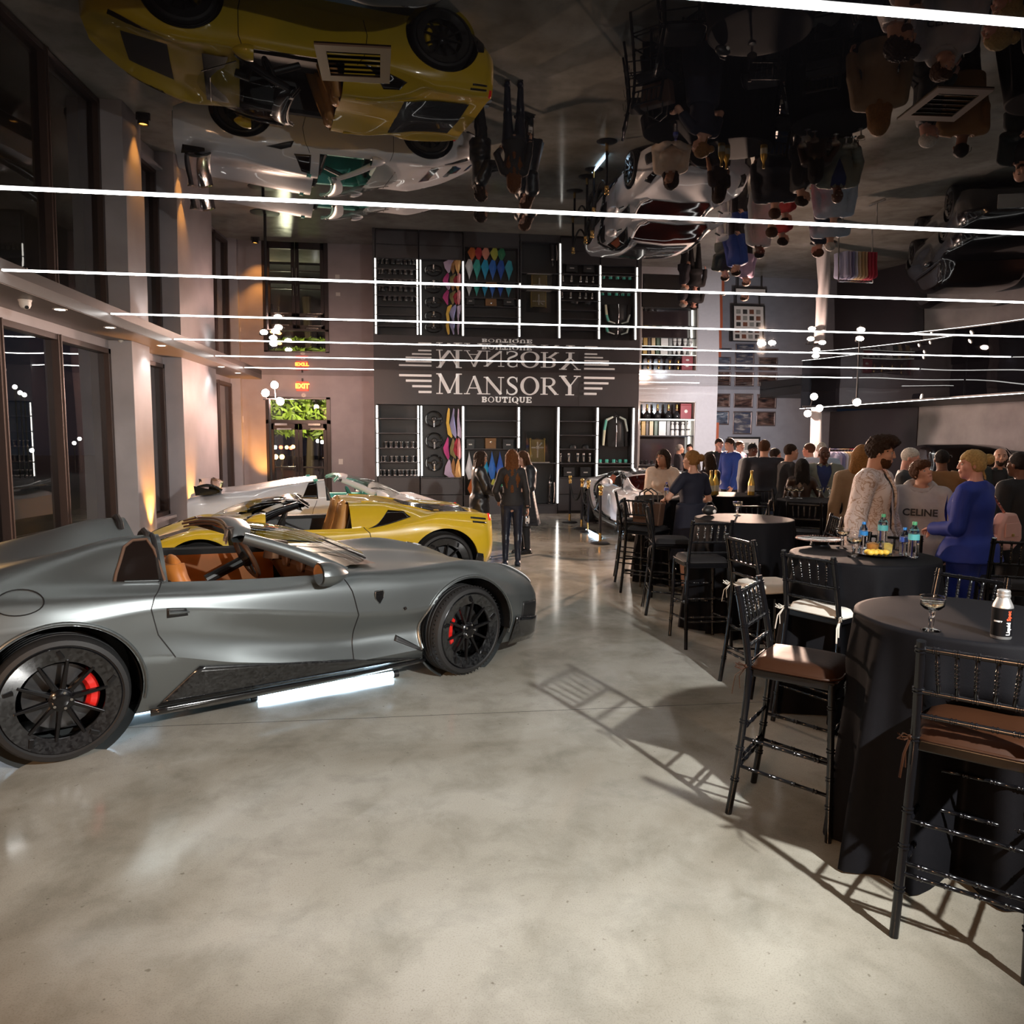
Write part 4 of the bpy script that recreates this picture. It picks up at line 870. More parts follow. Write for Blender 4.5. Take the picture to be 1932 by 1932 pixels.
TSUV.update(U=[-2.35, -2.25, -2.0, -1.5, -1, -.5, 0, .4, .8, 1.1, 1.5, 1.9, 2.2, 2.36, 2.42],
 zb=[.4, .36, .3, .28, .28, .28, .28, .28, .28, .28, .28, .28, .3, .34, .38], z2=[.6, .58, .56, .6, .56, .5, .48, .48, .48, .52, .6, .56, .5, .5, .5], z3=[.72]*15, z4=[.84]*13+[.8, .76], z5=[1.0]*11+[.98, .95, .9, .84],
 z6=[1.1, 1.12, 1.13, 1.13, 1.12, 1.12, 1.11, 1.1, 1.1, 1.09, 1.08, 1.06, 1.0, .94, .88], w6=[.8, .85, .88, .9, .9, .9, .9, .9, .9, .9, .88, .84, .76, .66, .55],
 z7=[1.12, 1.3, 1.55, 1.66, 1.69, 1.7, 1.69, 1.6, 1.38, 1.16, 1.12, 1.08, 1.02, .95, .88], w7=[.6, .62, .64, .66, .68, .7, .7, .68, .66, .66, .6, .55, .5, .4, .3], z8=[1.12, 1.32, 1.58, 1.7, 1.74, 1.75, 1.74, 1.66, 1.42, 1.18, 1.14, 1.1, 1.04, .96, .88])
def suv():
    c = thing('suv', 'gloss black sport utility vehicle by the right wall behind the guests', 'car', (11.9, 15.0, 0), R(246)); sh = Shell(TSUV, crease=(1, 6))
    car_body(c, sh, BLKP, .06, 4, ((1.5, .39, .44), (-1.5, .39, .44)))
    for s in (-1, 1):
        patch(sh, c, 'side_window', [(-1.6, 6.12), (.85, 6.1), (.35, 6.85), (-1.5, 6.85)], DGLS, s, .006, 16, 5, ut=True)
        MB().tube([sh.at(u, 6.04, .008)*np.array([1, -s, 1]) for u in np.linspace(-1.7, 1.0, 10)], .012, 6).build('window_trim', CHROME, c, True)
        patch(sh, c, 'headlight', [(2.1, 5.2), (2.33, 5.0), (2.33, 5.5), (2.12, 5.8)], CLRL, s, .006, 6, 3, ut=True); mirror(c, .75, s, 1.08, 1.18, BLKP)
    P = [[tuple(sh.at(u, 8-abs(v)*.95, .01)*np.array([1, 1 if v < 0 else -1, 1])) for v in np.linspace(-1, 1, 9)] for u in np.linspace(.42, 1.05, 8)]; MB().grid(P).build('windshield', DGLS, c, True)
    MB().bx(2.36, 2.45, -.4, .4, .5, .82).build('front_grille', CHROME, c, bev=.02)
    for x in (1.5, -1.5):
        for s in (-1, 1): well(c, x, .95, .39, .43, s); wheel(c, x, s*.985, .385, .38, s, lod=0)
suv()
# light tubes lying on the floor beside and under the cars
TUBEM = emitmat('tube_blue_white', (.55, .78, 1), 26.)
def tube_light(a, b, label, r=.021):
    a = Vector(a); b = Vector(b); t = thing('light_tube', label, 'light', (a+b)/2, 0, 'glowing tubes on the floor'); c = (a+b)/2; d = (b-a).normalized()
    MB().cyl(a-c+Vector((0, 0, r+.006)), b-c+Vector((0, 0, r+.006)), r, n=14).build('tube', TUBEM, t, True)
    for p, s in ((a-c, 1), (b-c, -1)): MB().cyl(p+Vector((0, 0, r+.006))-d*s*.03, p+Vector((0, 0, r+.006))+d*s*.012, r*1.2, n=14).build('end_cap', BLACKM, t, True)
p0, p1 = onz(482, 1322), onz(744, 1278)
tube_light(p0, p1, 'bluish white light tube on floor beside grey car skirt')
tube_light((-2.75, 4.75, 0), (-1.75, 5.3, 0), 'blue light tube under the tail of the grey car')
tube_light((3.35, 13.2, 0), (3.35, 14.3, 0), 'blue light tube on floor beside white coupe')
tube_light((-1.6, 8.9, 0), (-.5, 9.1, 0), 'blue light tube under the yellow car')
# ============================================================ BOUTIQUE WALL, BAR, GALLERY
ORD = ['leftmost', 'second', 'third', 'fourth', 'fifth', 'sixth', 'seventh', 'eighth', 'ninth', 'tenth', 'eleventh', 'twelfth', 'thirteenth', 'fourteenth']
BQ = mat('boutique_panel', (.062, .06, .066), .42, var=.06)
BQD = mat('boutique_recess', (.05, .052, .055), .5)
ZB = lambda x, y, Y=YB: ony(x, y, Y).z
XB = lambda x, y, Y=YB: ony(x, y, Y).x
bx0, bx1, ztop = -.885, 5.37, 2.56
DEP = .38
bw = struct('wall_boutique', MB().bx(bx0, bx1, YB, YB+1.9, ztop, HC).bx(bx0, bx1, YB+DEP, YB+1.9, 0, ztop).bx(bx0, -.83, YB, YB+DEP, 0, ztop).bx(5.27, bx1, YB, YB+DEP, 0, ztop), BQ)
MB().bx(.55, .556, YB-.003, YB, ztop, HC).build('panel_joint', JNT, bw); MB().bx(3.9, 3.906, YB-.003, YB, ztop, HC).build('panel_joint', JNT, bw)
LX = [-.825, .19, 1.16, 2.47, 3.42, 4.373, 5.259]
def bay(n, x0, x1, zb, shelves, label, leds):
    t = thing('display_bay', label, 'display unit', ((x0+x1)/2, YB, 0), 0, 'boutique display bays'); c = (x0+x1)/2; a, b = x0-c+.012, x1-c-.012
    MB().bx(a, b, DEP-.03, DEP-.008, zb, ztop-.02).build('back_panel', BQD, t)
    MB().bx(a, a+.03, .02, DEP-.03, zb, ztop-.02).build('side_panel', BQ, t, bev=.002); MB().bx(b-.03, b, .02, DEP-.03, zb, ztop-.02).build('side_panel', BQ, t, bev=.002)
    for z in shelves: MB().bx(a+.03, b-.03, .03, DEP-.03, z-.012, z+.012).build('shelf', BQ, t, bev=.003)
    MB().bx(a, b, 0, DEP-.03, zb-.02, zb).build('bottom_panel', BQ, t, bev=.003)
    zs = [q for q in (0., zb-.02) if q is not None]
    if zb > .5:
        h = (zb-.09)/2
        MB().bx(a, b, .004, .03, .07, .07+h-.006).build('drawer_front', BQ, t, bev=.003); MB().bx(a, b, .004, .03, .076+h, zb-.026).build('drawer_front', BQ, t, bev=.003)
        MB().bx(a, b, .03, .06, 0, .07).build('plinth', BLACKM, t)
    else: MB().bx(a, b, .0, .03, 0, zb-.026).build('plinth', BQ, t)
    for (lx, segs) in leds:
        for (z0, z1) in segs: MB().bx(lx-c-.017, lx-c+.017, -.012, .01, z0+.012, z1-.012).build('led_tube', LEDV, t, bev=.006)
    return t
S1 = [ZB(745, y) for y in (898.8, 872.6, 845.7, 817.4, 789.8)]
seg1 = list(zip(S1, S1[1:]+[2.54])); full = lambda z0: [(z0, 2.54)]
S5 = [ZB(1090, y) for y in (900, 874.6, 847.7, 821.4, 795)]; S3 = [ZB(930, y) for y in (847.5, 824, 794)]
seg3 = [(S3[0]+.02, S3[1]), (S3[1], S3[2]), (S3[2], 2.53)]
z4 = ZB(1020, 874.3)
bay(1, LX[0], LX[1]-.04, S1[0], S1[1:], 'leftmost display bay with lit edges and rows of dark glassware', [(LX[0], seg1), (LX[1]-.075, seg1)])
bay(2, LX[1]-.04, LX[2], .87, [], 'display bay holding three steering wheels and hanging leather samples', [(LX[1], full(.9)), (LX[2]-.005, full(.9))])
bay(3, LX[2], LX[3], .45, S3, 'shelved display bay with boxes above hanging blue leather samples', [(LX[3], seg3)])
bay(4, LX[3], LX[4], .22, [z4], 'display bay with the clear trophy case, lit right edge', [(LX[4], [(.24, z4), (z4, 2.54)])])
bay(5, LX[4], LX[5], .87, S5[1:], 'shelved display bay with caps, tumblers and black boxes', [(LX[5], list(zip(S5, S5[1:]+[2.54])))])
bay(6, LX[5], LX[6], .87, [ZB(1160, 875), ZB(1160, 881)], 'display bay with the hanging black jacket, lit right edge', [(LX[6], [(.9, ZB(1190, 875)), (ZB(1190, 875), 2.54)])])
# sign
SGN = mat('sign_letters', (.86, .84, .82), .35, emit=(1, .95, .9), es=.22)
sg = thing('wall_sign', 'large raised MANSORY BOUTIQUE lettering with stepped bars on dark wall', 'sign', (2.2, YB, 2.95))
def stroke(b, p, q, w, w2=None):
    p = Vector((p[0], p[1])); q = Vector((q[0], q[1])); d = (q-p).normalized(); n = Vector((-d.y, d.x)); w2 = w if w2 is None else w2
    poly = [p+n*w/2, p-n*w/2, q-n*w2/2, q+n*w2/2]; b.prism([(v.x, v.y) for v in poly], 0, .03)
def letter(ch):
    b = MB(); S = lambda *a: stroke(b, *a)
    if ch == 'M':
        S((.14, .03), (.18, .97), .05); S((.80, .03), (.80, .97), .13); S((.14, .97), (.5, .05), .13); S((.5, .05), (.80, .95), .05)
        for x, w in ((.14, .24), (.82, .32)): S((x-w/2, .025), (x+w/2, .025), .05)
        S((.02, .975), (.2, .975), .05); S((.74, .975), (.96, .975), .05)
    elif ch == 'A':
        S((.14, .03), (.5, 1.), .05); S((.5, 1.), (.83, .03), .14); S((.24, .34), (.7, .34), .05); S((.0, .025), (.3, .025), .05); S((.66, .025), (1., .025), .05)
    elif ch == 'N':
        S((.16, .03), (.16, .97), .05); S((.84, .0), (.84, .97), .05); S((.14, .97), (.84, .02), .14); S((.02, .025), (.32, .025), .05); S((.0, .975), (.22, .975), .05); S((.70, .975), (1., .975), .05)
    elif ch == 'O':
        for k in range(32):
            a0, a1 = 2*PI*k/32, 2*PI*(k+1)/32; o = lambda a: (.5+.5*math.cos(a), .5+.52*math.sin(a)); i = lambda a: (.5+.33*math.cos(a), .5+.45*math.sin(a))
            b.prism([i(a0), o(a0), o(a1), i(a1)], 0, .03)
    elif ch == 'S':
        P = [(.84, .8), (.78, .93), (.55, 1.0), (.28, .94), (.16, .76), (.28, .6), (.55, .48), (.78, .36), (.86, .2), (.7, .05), (.42, -.0), (.2, .06), (.12, .22)]
        Wd = [.06, .06, .07, .1, .14, .16, .17, .16, .14, .1, .07, .06, .06]
        q = np.linspace(0, 12, 49); ww = np.interp(q, range(13), Wd)
        px = np.array([np.interp(q, range(13), [c[k] for c in P]) for k in (0, 1)]).T
        for _ in range(4): px[1:-1] = (px[:-2]+2*px[1:-1]+px[2:])/4
        for k in range(48): stroke(b, px[k]-(px[k+1]-px[k])*.15, px[k+1]+(px[k+1]-px[k])*.15, ww[k], ww[k+1])
        S((.85, .7), (.85, .98), .05); S((.11, .02), (.11, .3), .05)
    elif ch == 'R':
        S((.2, .03), (.2, .97), .15); S((.0, .025), (.4, .025), .05); S((.0, .975), (.5, .975), .05); S((.2, .5), (.5, .5), .05); S((.46, .5), (.86, .03), .15); S((.76, .025), (1., .025), .05)
        for k in range(14):
            a0, a1 = -PI/2+PI*k/14, -PI/2+PI*(k+1)/14; o = lambda a: (.48+.34*math.cos(a), .74+.26*math.sin(a)); i = lambda a: (.48+.19*math.cos(a), .74+.21*math.sin(a)); b.prism([i(a0), o(a0), o(a1), i(a1)], 0, .03)
    elif ch == 'Y':
        S((.5, .03), (.5, .48), .15); S((.5, .45), (.14, .97), .15); S((.5, .45), (.86, .97), .05); S((.3, .025), (.7, .025), .05); S((.0, .975), (.34, .975), .05); S((.68, .975), (1., .975), .05)
    elif ch == 'B':
        S((.2, 0), (.2, 1), .28); 
        for cy, r in ((.75, .27), (.26, .29)):
            for k in range(10):
                a0, a1 = -PI/2+PI*k/10, -PI/2+PI*(k+1)/10; o = lambda a: (.5+.45*math.cos(a), cy+r*math.sin(a)); i = lambda a: (.45+.18*math.cos(a), cy+r*.35*math.sin(a)); b.prism([i(a0), o(a0), o(a1), i(a1)], 0, .03)
        S((.0, .08), (.5, .08), .16); S((.0, .92), (.5, .92), .16); S((.2, .5), (.5, .5), .14)
    elif ch == 'U':
        S((.22, .3), (.22, 1), .26); S((.8, .3), (.8, 1), .2); S((.0, .93), (.44, .93), .14); S((.62, .93), (1., .93), .14)
        for k in range(12):
            a0, a1 = PI+PI*k/12, PI+PI*(k+1)/12; o = lambda a: (.495+.405*math.cos(a), .35+.35*math.sin(a)); i = lambda a: (.52+.19*math.cos(a), .35+.16*math.sin(a)); b.prism([i(a0), o(a0), o(a1), i(a1)], 0, .03)
    elif ch == 'T': S((.5, 0), (.5, 1), .28); S((.0, .9), (1., .9), .2); S((.08, .6), (.08, 1), .16); S((.92, .6), (.92, 1), .16); S((.22, .07), (.78, .07), .14)
    elif ch == 'I': S((.5, 0), (.5, 1), .55); S((.0, .07), (1., .07), .14); S((.0, .93), (1., .93), .14)
    elif ch == 'Q':
        b2 = letter('O'); b.v, b.f, b.mi = b2.v, b2.f, b2.mi
        S((.16, .2), (.16, .8), .2); S((.84, .2), (.84, .8), .2); S((.5, .2), (.95, -.2), .18)
    elif ch == 'E': S((.24, 0), (.24, 1), .28); S((.0, .08), (.92, .08), .16); S((.0, .92), (.9, .92), .16); S((.2, .5), (.7, .5), .14); S((.9, .0), (.9, .34), .14); S((.88, .68), (.88, 1), .14); S((.7, .36), (.7, .64), .1)
    return b
def put_letter(ch, x0, x1, y0, y1, nm='letter'):
    p, q = ony(x0, y1, YB), ony(x1, y1, YB); z1 = ony((x0+x1)/2, y0, YB).z; z0 = ony((x0+x1)/2, y1, YB).z
    b = letter(ch); w, h = q.x-p.x, z1-z0
    b.v = [(p.x-2.2+v[0]*w, -v[2]-.002, z0-2.95+v[1]*h) for v in b.v]; b.f = [f[::-1] for f in b.f]
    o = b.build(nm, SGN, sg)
sc = lambda x, y: (740+x/4.2, 640+y/4.2)
for ch, x0, x1, y0, y1 in [('M', 345, 560, 272, 435), ('A', 568, 727, 292, 436), ('N', 724, 886, 299, 438), ('S', 896, 1003, 299, 440), ('O', 1014, 1163, 299, 441), ('R', 1174, 1316, 305, 440), ('Y', 1320, 1490, 290, 445)]:
    a = sc(x0, y0); c = sc(x1, y1); put_letter(ch, a[0], c[0], a[1], c[1])
bo = [('B', 710, 752), ('O', 758, 808), ('U', 815, 865), ('T', 870, 914), ('I', 921, 941), ('Q', 947, 999), ('U', 1006, 1052), ('E', 1060, 1104)]
for ch, x0, x1 in bo: a = sc(x0, 456+(x0-710)*.006); c = sc(x1, 500+(x0-710)*.014); put_letter(ch, a[0], c[0], a[1], c[1], 'small_letter')
for x0, x1, y in [(54, 312, 287), (108, 312, 329), (158, 312, 373), (208, 312, 418), (1518, 1760, 307), (1518, 1712, 349), (1518, 1664, 390), (1518, 1618, 433)]:
    a = sc(x0, y); c = sc(x1, y); p, q = ony(a[0], a[1], YB), ony(c[0], c[1], YB); z = (p.z+q.z)/2
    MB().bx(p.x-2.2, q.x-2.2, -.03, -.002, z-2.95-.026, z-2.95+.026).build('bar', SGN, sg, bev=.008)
# ---- goods in the bays
def place(build_fn, name, cat, spots, labels, group):
    """first spot builds the thing, the others are copies with their own labels"""
    first = None
    for (loc, rz), lab in zip(spots, labels):
        if first is None: first = thing(name, lab, cat, loc, rz, group); build_fn(first)
        else: dup(first, loc, rz, lab)
    return first
DKG = mat('dark_glassware', (.03, .032, .036), .06, .2, coat=1, var=.3)
def tumbler(t):
    MB().lathe([(.0, 0), (.036, 0), (.042, .05), (.045, .13), (.04, .13), (.036, .06), (0, .03)], 16).build('bowl', DKG, t, True)
    MB().ring([(.04, .128), (.046, .128), (.046, .137), (.04, .137)], 16).build('rim', CHROME, t, True); MB().lathe([(0, .0), (.04, .0), (.04, .016), (0, .018)], 14).build('base', CHROME, t, True)
for zi, xs, nm in ((2, [285, 355, 430, 500, 580, 660, 730], 'upper'), (1, [215, 265, 365, 430, 510, 575, 660, 735], 'middle'), (0, [205, 260, 325, 405, 470, 515, 575, 635, 690, 740], 'lowest')):
    place(tumbler, 'glass_tumbler', 'glass', [((XB(690+x/7.43, 850), YB+.13, S1[zi]+.013), 0) for x in xs], [f'{ORD[k]} dark glass tumbler on {nm} stocked shelf of leftmost bay' for k in range(len(xs))], f'dark tumblers on the {nm} shelf')
def swheel(t):
    P = [(.185*math.cos(a), 0, .185*math.sin(a)*(1 if math.sin(a) > -.8 else .93)) for a in [2*PI*k/36 for k in range(36)]]
    MB().tube(P, .02, 8, closed=True).build('rim', CARBG, t, True)
    MB().lathe([(0, .05), (.06, .045), (.075, .0), (0, 0)], 20, TR(0, 0, 0, PI/2, 0, 0)).build('hub', BLKL, t, True)
    for a in (.1, PI-.1, -PI/2): MB().box((0, 0, 0), (.13, .02, .035), TR(0, -.02, 0, 0, -a, 0) @ TR(.115, 0, 0)).build('spoke', CHROME if a < 0 else CARBG, t, bev=.004)
    for x in (-.03, .03): MB().ball((x, -.045, .02), .014, 8, 6).build('button', CHROME, t, True)
    MB().ball((0, -.05, -.05), (.018, .02, .03), 10, 6).build('lower_button', WHITEP, t, True); MB().cyl((0, 0, 0), (0, .2, 0), .025, n=10).build('mount', BLACKM, t)
place(swheel, 'steering_wheel', 'steering wheel', [((XB(x, y), YB+.13, ZB(x, y)), 0) for x, y in ((819.2, 791.1), (819.9, 832.2), (819.9, 873.9))], [f'{k} black carbon steering wheel mounted in the lit display bay' for k in ('topmost', 'middle', 'lowest')], 'steering wheels on the wall')
def sample(nm, col, pts, Y=None, k=0):
    """hanging leather sample: pts = pixel outline, first is the hook"""
    Y = YB+.06+.012*k if Y is None else Y; W3 = [ony(x, y, Y) for x, y in pts]; c = W3[0]; n = len(W3)
    t = thing('leather_sample', nm, 'leather sample', c, 0, 'hanging leather samples')
    cen = sum(W3, Vector())/n; b = MB(); vs = [tuple(w-c) for w in W3]; m_ = cen-c
    fr = [(v[0], v[1]+.0, v[2]) for v in vs]; mid = (m_.x, m_.y-.035, m_.z); bk = [(v[0], v[1]+.006, v[2]) for v in vs]
    inner = [((v[0]+m_.x)/2, m_.y-.022+.014*(-1)**i, (v[2]+m_.z)/2) for i, v in enumerate(vs)]
    V = fr+inner+[mid]; F = [(i, (i+1) % n, n+(i+1) % n, n+i) for i in range(n)]+[(n+i, n+(i+1) % n, 2*n) for i in range(n)]
    b.add(V, F); b.build('hide', mat('leather_'+'_'.join(str(int(q*100)) for q in col), col, .45, var=.06), t, True, ang=60)
    MB().tube([(0, .02, .0), (0, -.005, .012), (0, -.01, -.005)], .004, 5).build('hook', CHROME, t)
q1 = lambda x, y: (690+x/7.43, 740+y/7.43)
for k, (nm, col, P) in enumerate([('yellow leather sample, top row of the lit bay', (.85, .6, .1), [(1158, 215), (1178, 235), (1180, 340), (1160, 500), (1215, 620), (1205, 645), (1150, 590), (1128, 430), (1140, 300)]),
    ('periwinkle leather sample, top row of the lit bay', (.42, .45, .82), [(1230, 220), (1245, 240), (1240, 330), (1275, 600), (1262, 645), (1160, 520), (1205, 340)]),
    ('pale lilac leather sample, top row of the lit bay', (.72, .62, .85), [(1295, 225), (1308, 245), (1310, 350), (1352, 590), (1335, 650), (1285, 610), (1280, 400)]),
    ('magenta leather sample, middle row of the lit bay', (.6, .06, .3), [(1150, 625), (1162, 650), (1165, 800), (1175, 910), (1155, 950), (1100, 850), (1085, 780)]),
    ('olive leather sample, middle row of the lit bay', (.33, .3, .12), [(1222, 640), (1245, 680), (1240, 760), (1200, 860), (1265, 910), (1262, 935), (1185, 870), (1180, 780)]),
    ('dark red leather sample, middle row of the lit bay', (.55, .04, .08), [(1275, 640), (1290, 670), (1290, 780), (1295, 900), (1275, 895), (1205, 830), (1240, 720)]),
    ('pink leather sample, middle row of the lit bay', (.85, .35, .38), [(1300, 635), (1320, 660), (1355, 900), (1310, 955), (1285, 890), (1285, 740)]),
    ('lavender leather sample, bottom row of the lit bay', (.62, .5, .72), [(1165, 940), (1185, 960), (1205, 1080), (1245, 1205), (1210, 1222), (1100, 1150), (1115, 1040)]),
    ('brown leather sample, bottom row of the lit bay', (.42, .2, .06), [(1228, 925), (1250, 980), (1260, 1110), (1300, 1215), (1290, 1235), (1170, 1150), (1190, 1040)]),
    ('apricot leather sample, bottom row of the lit bay', (.9, .52, .2), [(1295, 930), (1310, 960), (1340, 1140), (1335, 1220), (1300, 1238), (1250, 1160), (1265, 1020)])]):
    sample(nm, col, [q1(*p) for p in P], k=k % 3)
kite = lambda x, y, w, h: [(x, y), (x+.5+w*.06, y+h*.15), (x+w*.5, y+h*.62), (x+w*.3, y+h), (x-w*.1, y+h*1.04), (x-w*.5, y+h*.7), (x-w*.08, y+h*.18)]
for k, (x, nm, col) in enumerate([(885, 'white', (.8, .8, .85)), (899, 'teal green', (.05, .5, .45)), (914, 'cyan', (.02, .45, .8)), (928, 'bright blue', (.03, .2, .75)), (943, 'royal blue', (.02, .12, .6)), (958, 'turquoise', (.05, .45, .6))]):
    sample(f'{nm} leather sample hanging under shelf of boxes bay', col, kite(x, 851, 15, 52), YB+.08)
for k, (x, nm, col) in enumerate([(890, 'orange', (.75, .2, .04)), (902, 'crimson', (.5, .04, .05)), (915, 'salmon', (.85, .35, .25)), (931, 'lime green', (.5, .55, .08)), (944, 'dark green', (.03, .25, .12))]):
    sample(f'{nm} leather sample, lower row of boxes bay', col, kite(x, 897, 16, 36), YB+.09)
BOXB = mat('black_box', (.03, .032, .035), .4); BOXT = mat('brown_box', (.32, .17, .06), .45)
def giftbox(label, x0, x1, y0, y1, m, band=True, Y=YB+.1):
    p, q = ony(x0, y1, Y), ony(x1, y0, Y); t = thing('gift_box', label, 'box', ((p.x+q.x)/2, Y+.09, p.z), 0, 'boxes on the boutique shelves'); w = (q.x-p.x)/2; h = q.z-p.z
    MB().bx(-w, w, -.09, .09, 0, h*.72).build('box_base', m, t, bev=.004); MB().bx(-w-.004, w+.004, -.094, .094, h*.7, h).build('lid', m, t, bev=.004)
    if band: MB().bx(-w*.4, w*.4, -.097, -.09, h*.38, h*.5).build('label', WHITEP, t)
    else: MB().lathe([(0, .0), (.03, .0), (.026, .012), (0, .016)], 14, TR(0, -.094, h*.6, PI/2, 0, 0)).build('clasp', CHROME, t, True)
giftbox('black gift box, left on the shelf above blue leather samples', 880, 895, 828.5, 846.5, BOXB)
giftbox('brown gift box with round silver clasp', 916, 936, 826.5, 846.5, BOXT, False)
giftbox('black gift box, right on the shelf above blue leather samples', 949, 969, 829, 847, BOXB)
giftbox('black gift box on low shelf, left one of two', 1063.5, 1084, 881.5, 899, BOXB); giftbox('black gift box on low shelf, right one of two', 1095, 1115, 881.5, 899, BOXB)
# trophy case
p, q = ony(992.5, 873, YB+.1), ony(1037, 814, YB+.1); t = thing('trophy_case', 'clear display case holding a golden frame with a white cross', 'display case', ((p.x+q.x)/2, YB+.17, z4+.013)); w = (q.x-p.x)/2; h = q.z-z4-.013
MB().bx(-w, w, -.1, .1, 0, h).build('case', glassmat('acrylic', (.93, .96, .96), 1.5), t); MB().bx(-w-.01, w+.01, -.11, .11, 0, .012).build('tray', WHITEP, t)
GOLD = mat('gold_frame', (.55, .4, .14), .3, .8)
MB().bx(-w*.6, w*.6, .0, .04, .012, h*.74).build('gold_panel', mat('gold_mesh', (.28, .22, .1), .5, .3, var=.4, scale=60), t)
for s in (-1, 1): MB().cyl((s*w*.62, 0, .012), (s*w*.62, 0, h*.72), .014, n=10).build('gold_post', GOLD, t, True); MB().ball((s*w*.6, 0, h*.75), .03, 10, 8).build('gold_ball', GOLD, t, True)
for a, r0, r1 in ((0, .05, .15), (PI/2, .04, .14), (PI, .05, .15), (-PI/2, .04, .24), (.85, .06, .16)): MB().box((0, 0, 0), (r1-r0, .03, .035), TR(0, -.03, h*.48, 0, -a, 0) @ TR((r0+r1)/2, 0, 0)).build('cross_arm', WHITEP, t, bev=.01)
MB().ball((0, -.04, h*.48), (.05, .03, .05), 14, 8).build('cross_hub', WHITEP, t, True)
p = ony(1038, 949, YB+.15); t = thing('exhaust_pipe', 'tall chrome and black exhaust piece standing at bottom of case bay', 'car part', (p.x, YB+.17, .22))
MB().lathe([(.09, 0), (.09, .03), (.05, .06), (.055, .2), (.045, .35), (.05, .5), (.03, .55), (.02, .68), (.01, .72), (0, .72)], 16).build('body', DKG, t, True)
MB().ring([(.046, .5), (.056, .5), (.056, .53), (.046, .53)], 16).build('collar', CHROME, t, True); MB().tube([(.09, 0, .02), (.11, 0, .3), (.1, 0, .52)], .014, 8).build('side_pipe', CHROME, t, True)
def cap(t):
    MB().lathe([(.09, 0), (.092, .03), (.08, .075), (.05, .1), (0, .105)], 18).build('crown', BOXB, t, True); MB().prism([(.085*math.cos(a)*1.0, -.05-.1*math.sin(a)) for a in [PI*k/10 for k in range(11)]], 0, .006).build('brim', BOXB, t)
place(cap, 'baseball_cap', 'cap', [((XB(x, 845), YB+.15, S5[2]+.013), 0) for x in (1083, 1107)], ['black baseball cap, left one on the middle shelf', 'black baseball cap, right one on the middle shelf'], 'caps on the shelf')
def flask(t):
    MB().lathe([(0, 0), (.036, 0), (.04, .02), (.04, .16), (.03, .19)], 16).build('body', BLKP, t, True); MB().lathe([(.034, .19), (.034, .23), (0, .235)], 16).build('lid', CHROME, t, True); MB().bx(-.008, .008, -.043, -.038, .03, .15).build('painted_sheen', WHITEP, t)  # white strip paints the sheen on the black body
place(flask, 'travel_flask', 'flask', [((XB(x, 873), YB+.13, S5[1]+.013), 0) for x in (1059, 1075, 1092, 1103, 1115)], [f'{ORD[k]} black travel flask on the shelf below the caps' for k in range(5)], 'travel flasks')
TEALC = mat('teal_ceramic', (.1, .6, .5), .25, coat=.5)
def mug(t):
    MB().lathe([(0, 0), (.035, 0), (.04, .09), (.035, .09), (.03, .02), (0, .015)], 16).build('cup', TEALC, t, True); MB().tube([(.037, 0, .075), (.065, 0, .06), (.062, 0, .03), (.036, 0, .02)], .006, 6).build('handle', TEALC, t, True); MB().lathe([(.0, .0), (.052, .004), (.055, .01), (0, .012)], 16).build('saucer', WHITEP, t, True)
z6 = ZB(1160, 875)+.013
place(mug, 'teal_mug', 'mug', [((XB(x, 872), YB+.12, z6), .6) for x in (1134, 1147, 1160, 1172, 1183)], [f'{ORD[k]} teal mug on shelf under the hanging jacket' for k in range(5)], 'teal mugs under the jacket')
place(lambda t: (MB().ball((0, 0, .03), (.03, .03, .03), 12, 8).build('glass_body', CHROME, t, True), MB().lathe([(.008, .06), (.02, .075), (.0, .08)], 10).build('stopper', CHROME, t, True)), 'silver_figurine', 'ornament', [((XB(x, 865), YB+.2, z6), 0) for x in (1137, 1168)], ['small silver ornament behind the teal mugs, left', 'small silver ornament behind the teal mugs, right'], 'silver ornaments')
# jacket on a hanger
t = thing('hanging_jacket', 'black zip jacket with white and teal sleeve stripes hanging in right bay', 'jacket', (XB(1160, 785), YB+.14, ZB(1160, 785)))
c = Vector((XB(1160, 785), YB+.14, ZB(1160, 785))); J = lambda x, y, d=0.: ony(940+x/7.43, 740+y/7.43, YB+.14)-c+Vector((0, d, 0))
body = [(1590, 350), (1545, 390), (1530, 500), (1535, 760), (1640, 770), (1760, 765), (1765, 500), (1755, 390), (1705, 350)]
mb = MB(); L_ = [J(x, y) for x, y in body]; ce = sum(L_, Vector())/len(L_); n = len(L_); mb.add([tuple(v) for v in L_]+[tuple((v+ce)/2+Vector((0, -.07, 0))) for v in L_]+[tuple(ce+Vector((0, -.08, 0)))]+[tuple(v+Vector((0, .05, 0))) for v in L_], [(i, (i+1) % n, n+(i+1) % n, n+i) for i in range(n)]+[(n+i, n+(i+1) % n, 2*n) for i in range(n)]+[(i, (i+1) % n, 2*n+1+(i+1) % n, 2*n+1+i) for i in range(n)])
JB = mat('jacket_black', (.02, .021, .023), .6); mb.build('jacket_body', JB, t, True, ang=60)
for P, m_ in (([(1600, 355), (1510, 395), (1480, 560), (1465, 750)], JB), ([(1695, 355), (1775, 395), (1795, 560), (1800, 760)], JB)): MB().tube([J(x, y, .03) for x, y in P], [.055, .07, .065, .05], 10).build('sleeve', m_, t, True)
WS = mat('sleeve_stripe_white', (.75, .85, .8), .5); TS = mat('sleeve_stripe_teal', (.15, .6, .5), .5)
MB().tube([J(1605, 345, -.03), (J(1510, 390, -.045))], [.022, .03], 8).build('sleeve_stripe', WS, t, True); MB().tube([J(1510, 390, -.045), J(1485, 530, -.04)], [.03, .028], 8).build('sleeve_stripe', TS, t, True); MB().tube([J(1485, 530, -.04), J(1468, 745, -.03)], [.03, .026], 8).build('sleeve_stripe', mat('sleeve_stripe_cream', (.8, .8, .6), .5), t, True)
